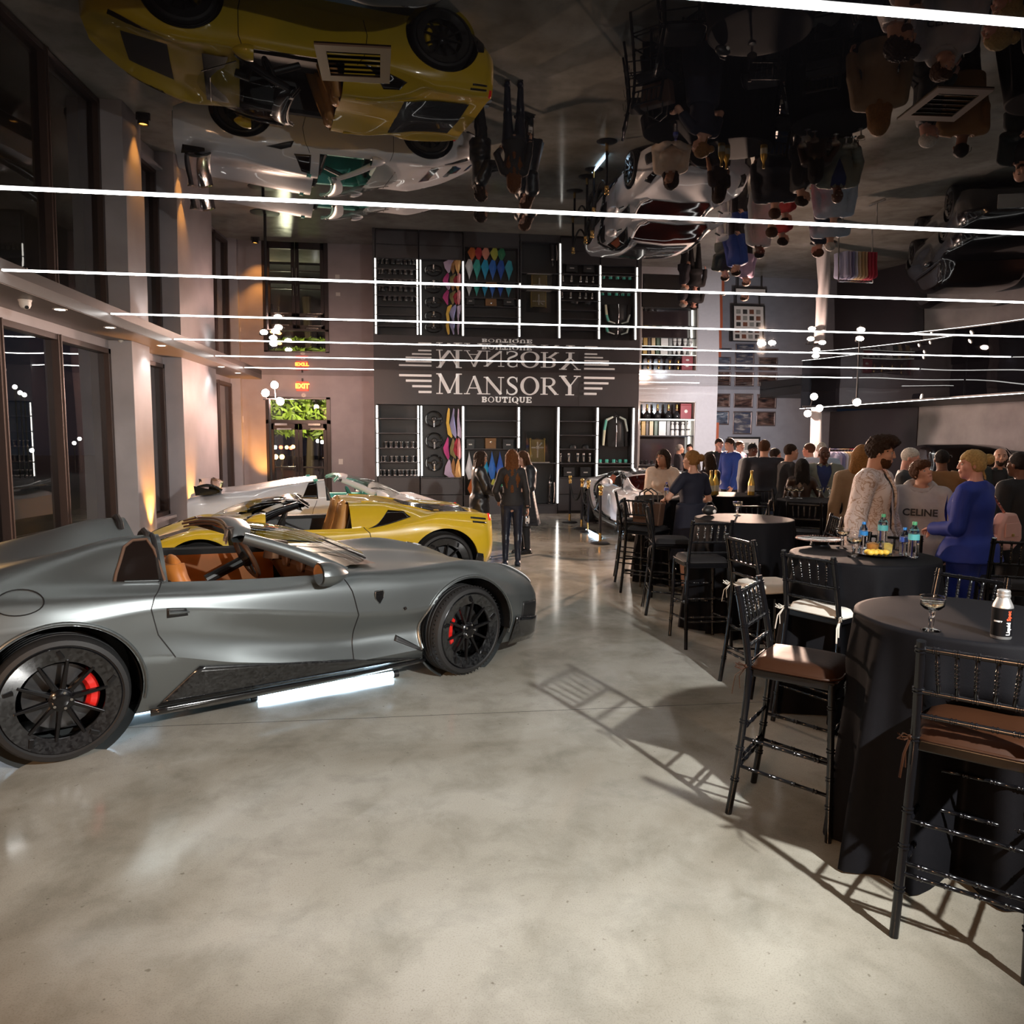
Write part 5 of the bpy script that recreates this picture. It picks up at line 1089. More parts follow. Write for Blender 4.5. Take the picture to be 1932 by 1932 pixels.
MB().tube([J(1695, 345, -.03), J(1772, 385, -.045), J(1805, 550, -.04)], [.022, .028, .02], 8).build('sleeve_stripe', WS, t, True)
MB().tube([J(1650, 350, -.03), J(1645, 560, -.1), J(1642, 765, -.05)], .006, 6).build('zip', CHROME, t); MB().tube([J(1620, 350), J(1648, 320), J(1690, 350)], .03, 8).build('collar', JB, t, True); MB().tube([J(1648, 320), J(1648, 290, .02), J(1640, 270, .04)], .006, 6).build('hanger_hook', CHROME, t)
# ---- bar niche in the white wall
bt = ony(1258, 757.6, YC).z
NX0, NX1 = ony(1206, 790, YC).x, ony(1312, 790, YC).x
t = thing('bar_shelving', 'lit bar niche with bottles set in the white glossy wall', 'shelf unit', ((NX0+NX1)/2, YC, 0)); c = (NX0+NX1)/2; w = (NX1-NX0)/2-.01
SB = [ony(1258, y, YC+.15).z for y in (822.5, 791)]
MB().bx(-w, w, .5, .52, .3, bt).build('back_panel', mat('bar_back', (.03, .02, .022), .15, coat=.5), t); MB().bx(-w, -w+.02, 0, .5, .3, bt).build('side_panel', WHITEP, t); MB().bx(w-.02, w, 0, .5, .3, bt).build('side_panel', WHITEP, t); MB().bx(-w, w, 0, .5, bt-.015, bt).build('top_panel', WHITEP, t)
for z in SB+[1.0]: MB().bx(-w, w, .03, .5, z-.015, z+.015).build('shelf', BLACKM, t)
LEDB = emitmat('led_bar', (1, .98, .88), 5.); MB().bx(-w, w, .01, .03, SB[1]-.03, SB[1]+.0).build('led_edge', LEDB, t); MB().bx(w-.06, w-.02, .35, .4, 1.0, SB[1]-.03).build('led_side', LEDB, t)
MB().bx(-w, w, .0, .5, .3, .985).build('cabinet', BLKP, t)
qb = lambda x, y=0: ony(1180+x/6.44, 680+y/6.44, YC+.2)
AMB_ = mat('cognac', (.25, .1, .02), .08, coat=1)
def decanter(t): MB().lathe([(0, 0), (.09, 0), (.11, .06), (.1, .13), (.04, .2), (.03, .3)], 16).build('body', DKG, t, True); MB().lathe([(.035, .3), (.04, .34), (.03, .42), (0, .43)], 14).build('stopper', GOLD, t, True); MB().ring([(.03, .24), (.045, .24), (.045, .28), (.03, .28)], 14).build('neck_band', AMB_, t, True)
place(decanter, 'decanter', 'bottle', [((qb(x, 690).x, YC+.2, SB[1]+.015), 0) for x in (260, 388, 520, 622)], [f'{ORD[k]} dark decanter with gold stopper on top bar shelf' for k in range(4)], 'decanters on the top bar shelf')
def boxthing(label, x0, x1, y0, y1, m, Y=YC+.2, d=.12, emblem=None):
    p, q = ony(1180+x0/6.44, 680+y1/6.44, Y), ony(1180+x1/6.44, 680+y0/6.44, Y); zb_ = min(SB+[1.0], key=lambda z: abs(z+.015-p.z))+.015
    t = thing('bottle_box', label, 'box', ((p.x+q.x)/2, Y, zb_), 0, 'boxes in the bar niche'); ww = (q.x-p.x)/2; h = q.z-zb_
    MB().bx(-ww, ww, -d/2, d/2, 0, h*.9).build('carton', m, t, bev=.004); MB().bx(-ww, ww, -d/2, d/2, h*.905, h).build('lid', m, t, bev=.004)
    if emblem: MB().lathe([(0, .004), (.05, .003), (.055, 0)], 8, TR(0, -d/2, h*.5, PI/2, 0, 0)).build('emblem', emblem, t)
boxthing('dark red presentation box on top bar shelf', 660, 795, 528, 690, mat('box_red', (.3, .02, .03), .4), emblem=WHITEP)
boxthing('red box at far left of top bar shelf', 138, 172, 530, 690, mat('box_red2', (.45, .06, .06), .4))
for lab, x0, x1, col in (('golden bottle box on lit bar shelf', 188, 238, (.6, .4, .08)), ('black bottle box beside golden one on bar shelf', 241, 276, (.03, .025, .02)), ('pale gold bottle box on lit bar shelf', 284, 332, (.75, .6, .35)), ('dark green bottle box on lit bar shelf', 342, 385, (.05, .12, .06)), ('wide white bottle box on lit bar shelf', 397, 487, (.8, .8, .78)), ('patterned silver bottle box on lit bar shelf', 492, 535, (.25, .26, .25))):
    boxthing(lab, x0, x1, 740, 915, mat('box_'+lab.split()[0]+lab.split()[1], col, .35, var=.3 if 'patt' in lab else .06, scale=60 if 'patt' in lab else 12))
boxthing('bright blue box on lower bar shelf', 686, 756, 932, 1010, mat('box_blue', (.02, .2, .6), .4))
def wbottle(t): MB().lathe([(0, 0), (.058, 0), (.06, .1), (.05, .16), (.056, .2), (.045, .3), (.025, .34)], 16).build('body', mat('white_ceramic', (.85, .85, .82), .2, coat=.6), t, True); MB().ball((0, 0, .375), (.045, .045, .035), 12, 8).build('stopper', MATS['white_ceramic'], t, True); MB().ring([(.045, .16), (.062, .165), (.062, .19), (.045, .195)], 16).build('band', BLACKM, t, True)
place(wbottle, 'ceramic_bottle', 'bottle', [((qb(x, 900).x, YC+.18, SB[0]+.015), 0) for x in (158, 565, 622, 690, 755)], ['white ceramic bottle at the left end of lit bar shelf']+[f'{ORD[k]} of four white ceramic bottles at right of bar shelf' for k in range(4)], 'white bottles on the bar shelf')
place(tumbler, 'bar_glass', 'glass', [((qb(x, 1000).x, YC+.15, 1.015), 0) for x in (150, 200, 255, 320)], [f'{ORD[k]} small dark glass on lower bar shelf' for k in range(4)], 'small glasses in the bar niche')
# ---- gallery frames
FRM = mat('frame_grey', (.16, .13, .13), .3, .5)
def picture(name, label, cat, x0, x1, y0, y1, dark=0, Y=YP, group='framed photographs on the grey wall'):
    p, q = ony(1180+x0/6.44, 680+y1/6.44, Y), ony(1180+x1/6.44, 680+y0/6.44, Y); w, h = (q.x-p.x)/2, (q.z-p.z)/2; t = thing(name, label, cat, ((p.x+q.x)/2, Y, (p.z+q.z)/2), 0, group); e = .035
    for a in ((-w, w, h-e, h), (-w, w, -h, -h+e), (-w, -w+e, -h+e, h-e), (w-e, w, -h+e, h-e)): MB().bx(a[0], a[1], -.045, -.002, a[2], a[3]).build('frame_rail', FRM, t, bev=.006)
    m = bpy.data.materials.new('photo_print'); m.use_nodes = True; nt = m.node_tree; b = nt.nodes['Principled BSDF']; b.inputs['Roughness'].default_value = .12
    tc = nt.nodes.new('ShaderNodeTexCoord'); mp = nt.nodes.new('ShaderNodeMapping'); mp.inputs['Location'].default_value = (rng.random()*9, rng.random()*9, 0); mp.inputs['Scale'].default_value = (2, 2, 6); nt.links.new(tc.outputs['Object'], mp.inputs[0])
    z = nt.nodes.new('ShaderNodeTexNoise'); z.inputs['Scale'].default_value = 1.6; z.inputs['Detail'].default_value = 6; nt.links.new(mp.outputs[0], z.inputs[0]); r = nt.nodes.new('ShaderNodeValToRGB'); nt.links.new(z.outputs[0], r.inputs[0])
    cols = [((.02, .018, .02), (.1, .06, .05), (.3, .2, .17)), ((.02, .03, .05), (.1, .14, .2), (.4, .42, .45)), ((.03, .05, .12), (.08, .09, .12), (.55, .53, .5))][dark]
    for el, (pos, c_) in zip([r.color_ramp.elements[0], r.color_ramp.elements.new(.52), r.color_ramp.elements[-1]], zip((.35, .52, .75), cols)): el.position = pos; el.color = (*c_, 1)
    nt.links.new(r.outputs[0], b.inputs['Base Color'])
    MB().bx(-w+e, w-e, -.02, -.004, -h+e, h-e).build('print', m, t); MB().bx(-w+e, w-e, -.026, -.022, -h+e, h-e).build('glazing', glassmat('frame_glass', (1, 1, 1), 1.0), t)
    return t
picture('picture_frame', 'framed dark photograph, top row left, half hidden by column', 'picture', 1085, 1270, 405, 570); picture('picture_frame', 'framed dark photograph, top row middle', 'picture', 1310, 1550, 405, 575)
picture('picture_frame', 'framed brownish photograph, top row right', 'picture', 1590, 1832, 412, 585); picture('picture_frame', 'framed grey-blue photograph, second row left', 'picture', 1085, 1256, 615, 782, 1)
picture('picture_frame', 'tall framed photograph with blue top, second row middle', 'picture', 1298, 1537, 620, 897, 2); picture('picture_frame', 'framed brown photograph, second row right', 'picture', 1583, 1820, 622, 797)
# poster board with small photographs
p, q = ony(1374, 898, YP-.4), ony(1431, 828, YP-.4); t = thing('poster_board', 'white poster board of small photographs in black frame behind guests', 'board', ((p.x+q.x)/2, YP-.4, 0)); w = (q.x-p.x)/2
MB().bx(-w, w, -.01, .01, p.z, q.z).build('sheet', WHITEP, t)
for a in ((-w-.05, w+.05, q.z, q.z+.06), (-w-.05, w+.05, p.z-.06, p.z), (-w-.05, -w, p.z, q.z), (w, w+.05, p.z, q.z)): MB().bx(a[0], a[1], -.03, .03, a[2], a[3]).build('frame_rail', BLACKM, t)
for i in range(4):
    for j in range(3): MB().bx(-w*.85+i*w*.45, -w*.85+i*w*.45+w*.3, -.016, -.011, q.z-.35-j*.33, q.z-.12-j*.33).build('photo', mat(f'small_photo_{(i+j) % 3}', [(.05, .05, .05), (.2, .08, .05), (.3, .3, .28)][(i+j) % 3], .3, var=.5), t)
for s in (-1, 1): MB().cyl((s*w*.8, .03, 0), (s*w*.8, .03, p.z), .025, n=8).build('leg', BLACKM, t)
# ---- rope posts
POSTM = mat('post_navy', (.02, .022, .03), .35, .4)
pts = [onz(1074.6, 986), onz(1097, 998), onz(1109, 1004), onz(1131.7, 1026)]
pts = [Vector((q.x, q.y, 0)) for q in pts]
def stanchion(t):
    MB().lathe([(.17, 0), (.17, .012), (.14, .03), (.03, .045), (0, .045)], 24).build('base', BLACKM, t, True); MB().cyl((0, 0, .04), (0, 0, .19), .026, n=14).build('foot_sleeve', BRASS, t, True); MB().cyl((0, 0, .19), (0, 0, .84), .023, n=14).build('post', POSTM, t, True)
    MB().lathe([(.026, .84), (.034, .85), (.034, .9), (.028, .92), (.036, .93), (.02, .95), (.022, .955)], 16).build('collar', BRASS, t, True); MB().ball((0, 0, .98), .042, 14, 10).build('finial', BRASS, t, True)
place(stanchion, 'rope_post', 'rope post', [(p, 0) for p in pts], ['brass-topped rope post farthest left, near the case bay', 'brass-topped rope post, second from the left', 'brass-topped rope post, third from the left', 'brass-topped rope post nearest the viewer, before white coupe'], 'rope posts around the white coupe')
for k, (a, b_) in enumerate(((0, 1), (1, 2), (2, 3))):
    A, B_ = pts[a]+Vector((0, 0, .88)), pts[b_]+Vector((0, 0, .88)); t = thing('velvet_rope', f'black velvet rope, {["farthest", "second", "nearest"][k]} one by the white coupe', 'rope', A, 0, 'ropes between the posts')
    MB().tube([(B_-A)*f+Vector((0, 0, -.34*4*f*(1-f))) for f in np.linspace(.02, .98, 15)], .02, 8).build('rope', BLKL, t, True)
    for f in (.02, .98): P_ = (B_-A)*f+Vector((0, 0, -.34*4*f*(1-f))); MB().ball(P_, .027, 8, 6).build('end_clasp', BRASS, t, True)
# ---- light stands
LAMPW = emitmat('par_lens', (1, .78, .62), 120.)
def par(t, c, tgt, n):
    M = Matrix.Translation(c) @ (Vector(tgt)-Vector(c)).to_track_quat('Z', 'Y').to_matrix().to_4x4()
    b = MB().lathe([(0, -.14), (.07, -.13), (.085, .0), (.09, .07), (.082, .07), (.08, .04)], 18, M).build('par_can', BLACKM, t, True); MB().lathe([(0, .045), (.08, .04)], 18, M).build('lens', LAMPW, b)
def lightstand(name, label, x, y, cans, tgt, white=False):
    t = thing(name, label, 'light stand', (x, y, 0))
    MB().lathe([(.3, 0), (.3, .02), (.05, .05), (0, .05)], 24).build('base', BLACKM, t, True); MB().cyl((0, 0, .05), (0, 0, 2.6), .03, n=12).build('pole', BLACKM, t, True)
    xs = [c[0] for c in cans]; MB().tube([(min(xs)-x-.06, 0, 2.6), (max(xs)-x+.06, 0, 2.6)], .02, 8).build('cross_bar', BLACKM, t)
    for k, c in enumerate(cans): par(t, (c[0]-x, c[1]-y, c[2]), (tgt[0]-x, tgt[1]-y, tgt[2]), k); MB().tube([(c[0]-x, 0, 2.6), (c[0]-x, c[1]-y+.05, c[2])], .012, 6).build('yoke', BLACKM, t)
    if white:
        P = [[(.12*(1+.18*math.sin(3*a+z*2.2))*math.cos(a)*(1.25-.12*z), .12*(1+.18*math.sin(3*a+z*2.2))*math.sin(a)*(1.25-.12*z), z) for z in np.linspace(.06, 2.55, 22)] for a in [2*PI*k/24 for k in range(24)]]
        MB().grid(P, closed_u=True).build('fabric_sleeve', mat('white_stretch', (.75, .73, .74), .6), t, True)
    return t
YL = 16.7
lightstand('light_stand', 'black light stand with glaring warm lamps left of the glass door', ony(509, 800, YL).x, YL, [tuple(ony(x, y, YL-.12)) for x, y in ((500, 741), (517, 726), (528, 757))], (2, 2, .8))
lightstand('light_stand', 'white-draped light stand with glaring warm lamps behind the guests', ony(1540, 800, YL+.6).x, YL+.6, [tuple(ony(x, y, YL+.45)) for x, y in ((1524, 780), (1536, 748), (1546, 770))], (1, 3, 1.), True)
# small ceiling spot cluster at right
p = ony(1616, 757, 15.5); t = thing('ceiling_spot', 'small bright spot lamp cluster right of the draped light stand', 'light', (p.x, p.y, HC-.012)); MB().cyl((0, 0, 0), (0, 0, p.z-HC), .02, n=8).build('stem', BLACKM, t); par(t, (0, 0, p.z-HC), (-2, -5, -2), 0)
# ---- clothes rail
Yr = 15.4; a, b_ = ony(1566, 846, Yr), ony(1628, 847, Yr); t = thing('clothes_rail', 'chrome clothes rail behind the man in white jacket', 'clothes rail', ((a.x+b_.x)/2, Yr, 0)); w = (b_.x-a.x)/2; zr = a.z
MB().tube([(-w, 0, zr), (w, 0, zr)], .018, 8).build('rail', CHROME, t, True)
for s in (-1, 1): MB().tube([(s*w, 0, .06), (s*w, 0, zr)], .016, 8).build('upright', CHROME, t, True); MB().tube([(s*w, -.28, .05), (s*w, .28, .05)], .018, 8).build('foot', CHROME, t, True)
cols = [((.35, .36, .5), 'blue-grey'), ((.5, .45, .6), 'lilac'), ((.2, .2, .35), 'navy'), ((.6, .62, .75), 'pale blue'), ((.65, .5, .3), 'beige'), ((.6, .4, .2), 'tan'), ((.5, .35, .2), 'camel'), ((.45, .03, .06), 'red'), ((.5, .03, .07), 'crimson'), ((.4, .02, .05), 'dark red')]
for k, (c, nm) in enumerate(cols):
    x = (a.x+b_.x)/2-w*.86+k*w*1.72/9; j = thing('hanging_coat', f'{nm} jacket on the clothes rail, {ORD[k]} from its left end' if k else f'{nm} jacket at the left end of the clothes rail', 'jacket', (x, Yr, zr-.02), R(12), 'jackets on the clothes rail')
    P = [[(.022*math.cos(q)*f, .21*math.sin(q)*f2, -zz) for zz, f, f2 in ((.05, .6, .25), (.1, 1.4, .9), (.16, 1.6, 1.05), (.45, 1.3, .95), (.8, 1.6, 1.0), (.82, .3, .3))] for q in [2*PI*i/16 for i in range(16)]]
    MB().grid(P, closed_u=True).build('coat_body', mat('coat_'+nm.replace(' ', '_').replace('-', '_'), c, .65), j, True); MB().tube([(0, 0, -.06), (0, 0, .02), (0, .02, .035), (0, .035, .02)], .004, 5).build('hanger_hook', CHROME, j)
# ============================================================ TABLES, STOOLS, TABLEWARE
CLOTH = mat('black_tablecloth', (.006, .006, .0075), .7, var=.15, scale=30, bump=.12, bscale=350, spec=.07)
WOODT = mat('table_wood', (.25, .16, .08), .5)
TZ = 1.07
def table(cx, cy, label, clabel, seed=0, dents=(), r=.457, rot=0.):
    t = thing('bar_table', label, 'table', (cx, cy, 0), 0, 'round high tables')
    MB().lathe([(0, TZ-.03), (r-.012, TZ-.03), (r-.008, TZ-.015), (r-.012, TZ), (0, TZ)], 40).build('tabletop', WOODT, t, True, ang=40)
    MB().cyl((0, 0, .03), (0, 0, TZ-.03), .04, n=14).build('pole', BLACKM, t, True); MB().lathe([(.25, 0), (.25, .015), (.06, .04), (0, .04)], 28).build('foot', BLACKM, t, True)
    g = random.Random(seed); ph = [g.random()*6.28 for _ in range(6)]; n = 144; zs = [TZ+.004]+[TZ-.012-(TZ-.02)*(k/26)**1.15 for k in range(27)]
    P = []
    for i in range(n):
        a = 2*PI*i/n; row = [(r*.3*math.cos(a), r*.3*math.sin(a), TZ+.005), (r*.75*math.cos(a), r*.75*math.sin(a), TZ+.005+.0012*math.sin(5*a+ph[0])), (r*.96*math.cos(a), r*.96*math.sin(a), TZ+.005), ((r+.004)*math.cos(a), (r+.004)*math.sin(a), TZ+.002)]
        f = .5+.5*math.sin(11*a+ph[1]+.7*math.sin(3*a+ph[2])); f2 = .5+.5*math.sin(5*a+ph[3]); f = f**2.2
        for z in zs[1:]:
            q = (TZ-z)/TZ; rr = r+.006+q*(.12*f+.035*f2)*(1.3-.3*q)-.018*q*(1-f)
            for da, w, zt, dep in dents:
                x = abs((a-R(da)+PI) % (2*PI)-PI)/R(w)
                if x < 1: rr -= dep*(1-x*x)**2*min(1, max(0, (zt-z)/.12+.35))*(1 if z < zt+.05 else 0)*min(1, (TZ-z)/.14)
            row.append((rr*math.cos(a), rr*math.sin(a), max(.006+.004*f, z)))
        P.append(row)
    b = MB().grid(P, closed_u=True); c = len(b.v); b.v.append((0, 0, TZ+.005)); m_ = len(P[0]); b.f += [(i*m_, c, ((i+1) % n)*m_) for i in range(n)]; b.mi += [0]*n
    o = b.build('tablecloth', CLOTH, None, True, ang=False); o.location = (cx, cy, 0); o.rotation_euler = (0, 0, rot); tag(o, clabel, 'tablecloth', 'black tablecloths')
    return t
T1, T2, T3, T4, T5, T6, T7 = (2.40, 2.93), (2.97, 4.62), (3.15, 6.86), (3.3, 9.35), (4.98, 8.8), (6.95, 7.75), (4.22, 9.8)
table(*T1, 'round high table nearest the viewer, at right edge', 'black tablecloth on the nearest table, holding one coupe glass and metal bottle', 3, [(238, 34, .80, .26), (140, 26, .80, .1)])
table(*T2, 'round high table with water bottles and food tray', 'black tablecloth under water bottles, plate and food tray', 5, [(206, 34, .80, .2), (128, 30, .8, .08), (41, 30, .8, .12)])
table(*T3, 'round high table with a single coupe glass, in middle of row', 'black tablecloth on middle table with single coupe glass', 8, [(215, 30, .8, .1)])
table(*T4, 'round high table between woman in cream shirt and woman in navy dress', 'black tablecloth on table of the two chatting women', 9, [(172, 30, .8, .16), (232, 30, .8, .08)])
table(*T5, 'round high table crowded with coupe glasses', 'black tablecloth under the crowd of coupe glasses', 11, [(230, 30, .8, .1), (275, 30, .8, .1)])
table(*T6, 'round high table at right edge behind woman in blue suit', 'black tablecloth on table at right edge behind blue suit', 12)
table(*T7, 'round high table with gold bottles in front of the men', 'black tablecloth under the gold bottles', 14)
# ---- bamboo-style bar stools
LAC = mat('black_lacquer', (.004, .004, .005), .16, var=.1, spec=.5)
def bamboo(b, P, r, nodes, n=10):
    """tube along P with doubled rings at the given fractions"""
    P = [Vector(p) for p in P]; seg = [(P[i+1]-P[i]).length for i in range(len(P)-1)]; tot = sum(seg); cum = [0]
    for s in seg: cum.append(cum[-1]+s)
    fr = {0.: 1, 1.: 1}
    for c in cum[1:-1]: fr[c/tot] = 1
    for q in nodes:
        for d in (-.010, .004):
            for e, k in ((0, 1.), (.002, 1.28), (.006, 1.28), (.008, 1.)): fr[min(.999, max(.001, q+(d+e)/tot))] = k
    pts, rs = [], []
    for f in sorted(fr):
        s = f*tot; i = max(k for k in range(len(seg)) if cum[k] <= s+1e-9); u = (s-cum[i])/seg[i]; pts.append(P[i].lerp(P[i+1], min(1, u))); rs.append(r*fr[f])
    return b.tube(pts, rs, n)
SH, HW = .735, .185
def back_x(z): return -.19-.075*max(0, (z-SH)/.4)**1.2 if z > SH else -.19-.07*((SH-z)/SH)**1.5
def stool(label, loc, rz, cm, ties=True):
    t = thing('bar_stool', label, 'stool', loc, rz, 'black bamboo-style bar stools')
    for s in (-1, 1):
        P = [(back_x(z), s*(HW-.012*max(0, (z-SH)/.4)+.02*max(0, (SH-z)/SH)), z) for z in (0, .15, .3, .45, .6, SH, .85, .95, 1.05, 1.135)]
        bamboo(MB(), P, .0165, (.16, .3, .42, .66, .83, .97)).build('rear_leg', LAC, t, True, ang=50)
        bamboo(MB(), [(.205, s*(HW+.02), 0), (.195, s*(HW+.006), .4), (.185, s*HW, SH)], .0155, (.22, .4, .58, .85)).build('front_leg', LAC, t, True, ang=50)
    fr = [(.2, -HW), (.2, HW), (-.195, HW-.005), (-.195, -HW+.005)]
    MB().prism([(.2, -HW-.005), (.21, -HW*.5), (.21, HW*.5), (.2, HW+.005), (-.19, HW-.005), (-.19, -HW+.005)], SH-.03, SH+.012).build('seat_frame', LAC, t, bev=.006)
    for z, sp in ((1.105, .0105), (.94, .0095), (.845, .009)):
        bamboo(MB(), [(back_x(z), -HW+.02, z), (back_x(z), HW-.02, z)], sp, (.12, .31, .5, .69, .88)).build('back_rail', LAC, t, True, ang=50)
    for k in range(5):
        y = (-.66+.33*k)*(HW-.0); bamboo(MB(), [(back_x(1.105), y, 1.105), (back_x(1.02), y*.97, 1.02), (back_x(.94), y*.92, .94)], .0075, (.3, .5, .7), 8).build('spindle', LAC, t, True, ang=50)
    for s in (-1, 1):
        for z0, z1 in ((.40, .365), (.255, .215)):
            bamboo(MB(), [(back_x(z0), s*(HW+.012), z0), (.198, s*(HW+.01), z1)], .0085, (.15, .38, .62, .85)).build('side_rail', LAC, t, True, ang=50)
    for x, z in ((.197, .5), (.2, .33), (back_x(.44), .44), (back_x(.28), .28), (back_x(.24), .24)):
        bamboo(MB(), [(x, -HW-.01, z), (x, HW+.01, z)], .0085, (.15, .38, .62, .85)).build('foot_rail', LAC, t, True, ang=50)
    for s in (-1, 1): MB().tube([(.197, s*(HW-.0), .66), (.2, s*(HW-.05), .705), (.2, s*(HW-.1), .712)], .007, 6).build('brace', LAC, t, True)
    # tied cushion
    P = []
    for i in range(15):
        a = -1+2*i/14; row = []
        for j in range(15):
            c = -1+2*j/14; e = max(abs(a), abs(c)); rr = (1-.1*(abs(a)*abs(c))**2); h = .052*(max(0, 1-e**6))**.5+.006*math.sin(3*a+2*c)*(1-e)
            row.append((a*.205*rr+.005, c*.2*rr, SH+.016+h))
        P.append(row)
    b = MB().grid(P); b.add([(.215*.98*rr_[0], .2*rr_[1], SH+.012) for rr_ in ((1, 1), (-.93, 1), (-.93, -1), (1, -1))], [(0, 1, 2, 3)])
    cu = b.build('cushion', cm, t, True, ang=70)
    MB().tube([(q[0]*.212+.005, q[1]*.205, SH+.022) for q in [(1-.08*(abs(math.cos(a)*math.sin(a))*2)**2, 0) and (max(-1, min(1, 1.25*math.cos(a))), max(-1, min(1, 1.25*math.sin(a)))) for a in [2*PI*k/36 for k in range(36)]]], .006, 6, closed=True).build('piping', cm, cu, True)
    if ties:
        for s in (-1, 1):
            x, y, z = -.2, s*(HW+.012), SH+.02; g = random.Random(s+5)
            for q in range(2): MB().tube([(x, y, z), (x-.03, y+s*.02+.01*q, z+.02-.015*q), (x-.045, y+s*.035, z+.0+.02*q), (x-.02, y+s*.02, z-.01), (x, y, z)], .005, 5, flat=.5).build('tie_loop', cm, cu, True)
            for q in range(2): MB().tube([(x, y, z), (x-.03-.02*q, y+s*.012, z-.05), (x-.025-.035*q, y+s*.01*(q+1), z-.11-.03*q)], .005, 5, flat=.45).build('tie_tail', cm, cu, True)
            MB().ball((x-.003, y, z), .011, 8, 6).build('tie_knot', cm, cu, True)
    return t
CB = mat('brown_satin', (.028, .010, .004), .5, var=.12, bump=.06, bscale=40, spec=.18); CW = mat('cream_cushion', (.74, .71, .64), .6, var=.05, bump=.08, bscale=60, sheen=.2); CK = mat('black_cushion', (.014, .013, .014), .55, spec=.25)
pA = stool('black bamboo-style stool with brown satin cushion, seen from its side', (1.86, 3.36, 0), R(-42), CB)
dup(pA, (2.09, 2.47, 0), R(46), 'black bamboo-style stool nearest the viewer, brown cushion, back to us')
pW = stool('black stool with cream tied cushion in front of the water-bottle table', (2.65, 4.45, 0), R(27), CW)
dup(pW, (2.59, 5.16, 0), R(8), 'black stool with cream cushion, second from the right of the two')
pK = stool('black stool with black cushion in front of the middle table', (2.56, 6.42, 0), R(88), CK)
for loc, a, la in [((2.68, 7.58), -12, 'black stool with black cushion between the middle table and the chatting women'), ((2.76, 8.6), 43, 'black stool carrying the tote bag beside the chatting women'), ((2.84, 9.36), -14, 'leftmost black stool, its back before the white coupe'),
    ((2.72, 3.5), -154, 'black stool on far side of the nearest table'), ((3.9, 8.4), 150, 'black stool with slatted back before the white coupe nose'), ((3.58, 7.42), -98, 'black stool on the far side of the middle table'),
    ((4.78, 9.62), -88, 'black stool on far side of the crowded glass table, seen past its back'), ((3.66, 6.6), 165, 'black stool seen edge-on right of the middle table'), ((4.45, 8.05), 55, 'black stool at left front of the crowded glass table'),
    ((5.02, 8.05), 95, 'black stool facing the crowded glass table from the front'), ((4.45, 5.05), 60, 'black stool at the right edge below the pink handbag'), ((3.40, 5.0), -134, 'black stool behind the water bottles on far side of table')]:
    dup(pK, (*loc, 0), R(a), la)
# ---- tableware
CLR = mat('clear_glass', (1, 1, 1), 0., trans=1., ior=1.42, var=0, spec=.5)
def coupe(t):
    MB().lathe([(0, .003), (.036, .001), (.038, .004), (.012, .012), (.0095, .02), (.011, .05), (.008, .055), (.012, .062), (.012, .082), (.03, .09), (.045, .105), (.047, .135), (.05, .142), (.047, .142), (.043, .11), (.028, .096), (0, .092)], 24).build('glass', CLR, t, True, ang=50)
    MB().lathe([(0, .094), (.028, .098), (.0425, .112), (.0435, .12), (0, .12)], 20).build('drink', mat('champagne', (.9, .75, .5), .02, trans=1., ior=1.33, var=0), t, True)
GZ = TZ+.006
gl = [(onz(1756, 1190, GZ), 'coupe glass standing alone on the nearest table'), (onz(1610, 1050, GZ), 'coupe glass on the water-bottle table, in front of the food tray'), (onz(1588, 1034, GZ), 'coupe glass on water-bottle table, beside the beaded plate'), (onz(1391, 973, GZ), 'coupe glass alone on the middle table')]
place(coupe, 'coupe_glass', 'glass', [((p.x, p.y, GZ), 0) for p, l in gl], [l for p, l in gl], 'coupe glasses')
g5 = [(1485.8, 938), (1494, 941), (1508, 940.5), (1546, 939.5), (1565.5, 938.5), (1578, 938.8), (1591, 942)]
place(coupe, 'coupe_glass', 'glass', [((onz(x, y, GZ).x, onz(x, y, GZ).y, GZ), 0) for x, y in g5], [f'{ORD[k]} coupe glass in the row on the crowded glass table' for k in range(7)], 'coupe glasses on the crowded table')
ALU = mat('brushed_aluminium', (.72, .72, .72), .35, .9); p = onz(1888, 1203, GZ)
t = thing('aluminium_bottle', 'aluminium bottle with black label and red-white lettering on nearest table', 'bottle', (p.x, p.y, GZ), R(-38))
MB().lathe([(0, 0), (.034, 0), (.036, .004), (.036, .125), (.034, .132), (.022, .158), (.02, .162)], 28).build('body', ALU, t, True, ang=30); MB().lathe([(.0365, .012), (.0365, .122)], 28).build('label', mat('label_black', (.004, .004, .005), .3), t, True)
MB().lathe([(.02, .16), (.024, .163), (.024, .172), (.0225, .174), (.0225, .186), (.02, .19), (0, .19)], 24).build('cap', ALU, t, True, ang=30)
def wrap_text(txt, size, m, a0, z0, vertical, root, r=.0370):
    me = text_mesh(txt, size, depth=.0003, bold=.0006)
    for v in me.vertices:
        x, y, z = v.co; u, w = (-y, x) if vertical else (x, y); a = a0+u/r; v.co = ((r+z)*math.sin(a), -(r+z)*math.cos(a), z0+w)
    me.materials.clear(); me.materials.append(m); o = bpy.data.objects.new('lettering', me); COL.objects.link(o); o.parent = root; return o
TXW = mat('ink_white', (.85, .85, .85), .4); TXR = mat('ink_red', (.85, .08, .03), .4)
wrap_text('Liquid', .021, TXW, .62, .043, True, t); wrap_text('Spec', .021, TXR, .62, .094, True, t); wrap_text('SMART P', .0075, TXW, -.42, .07, False, t)
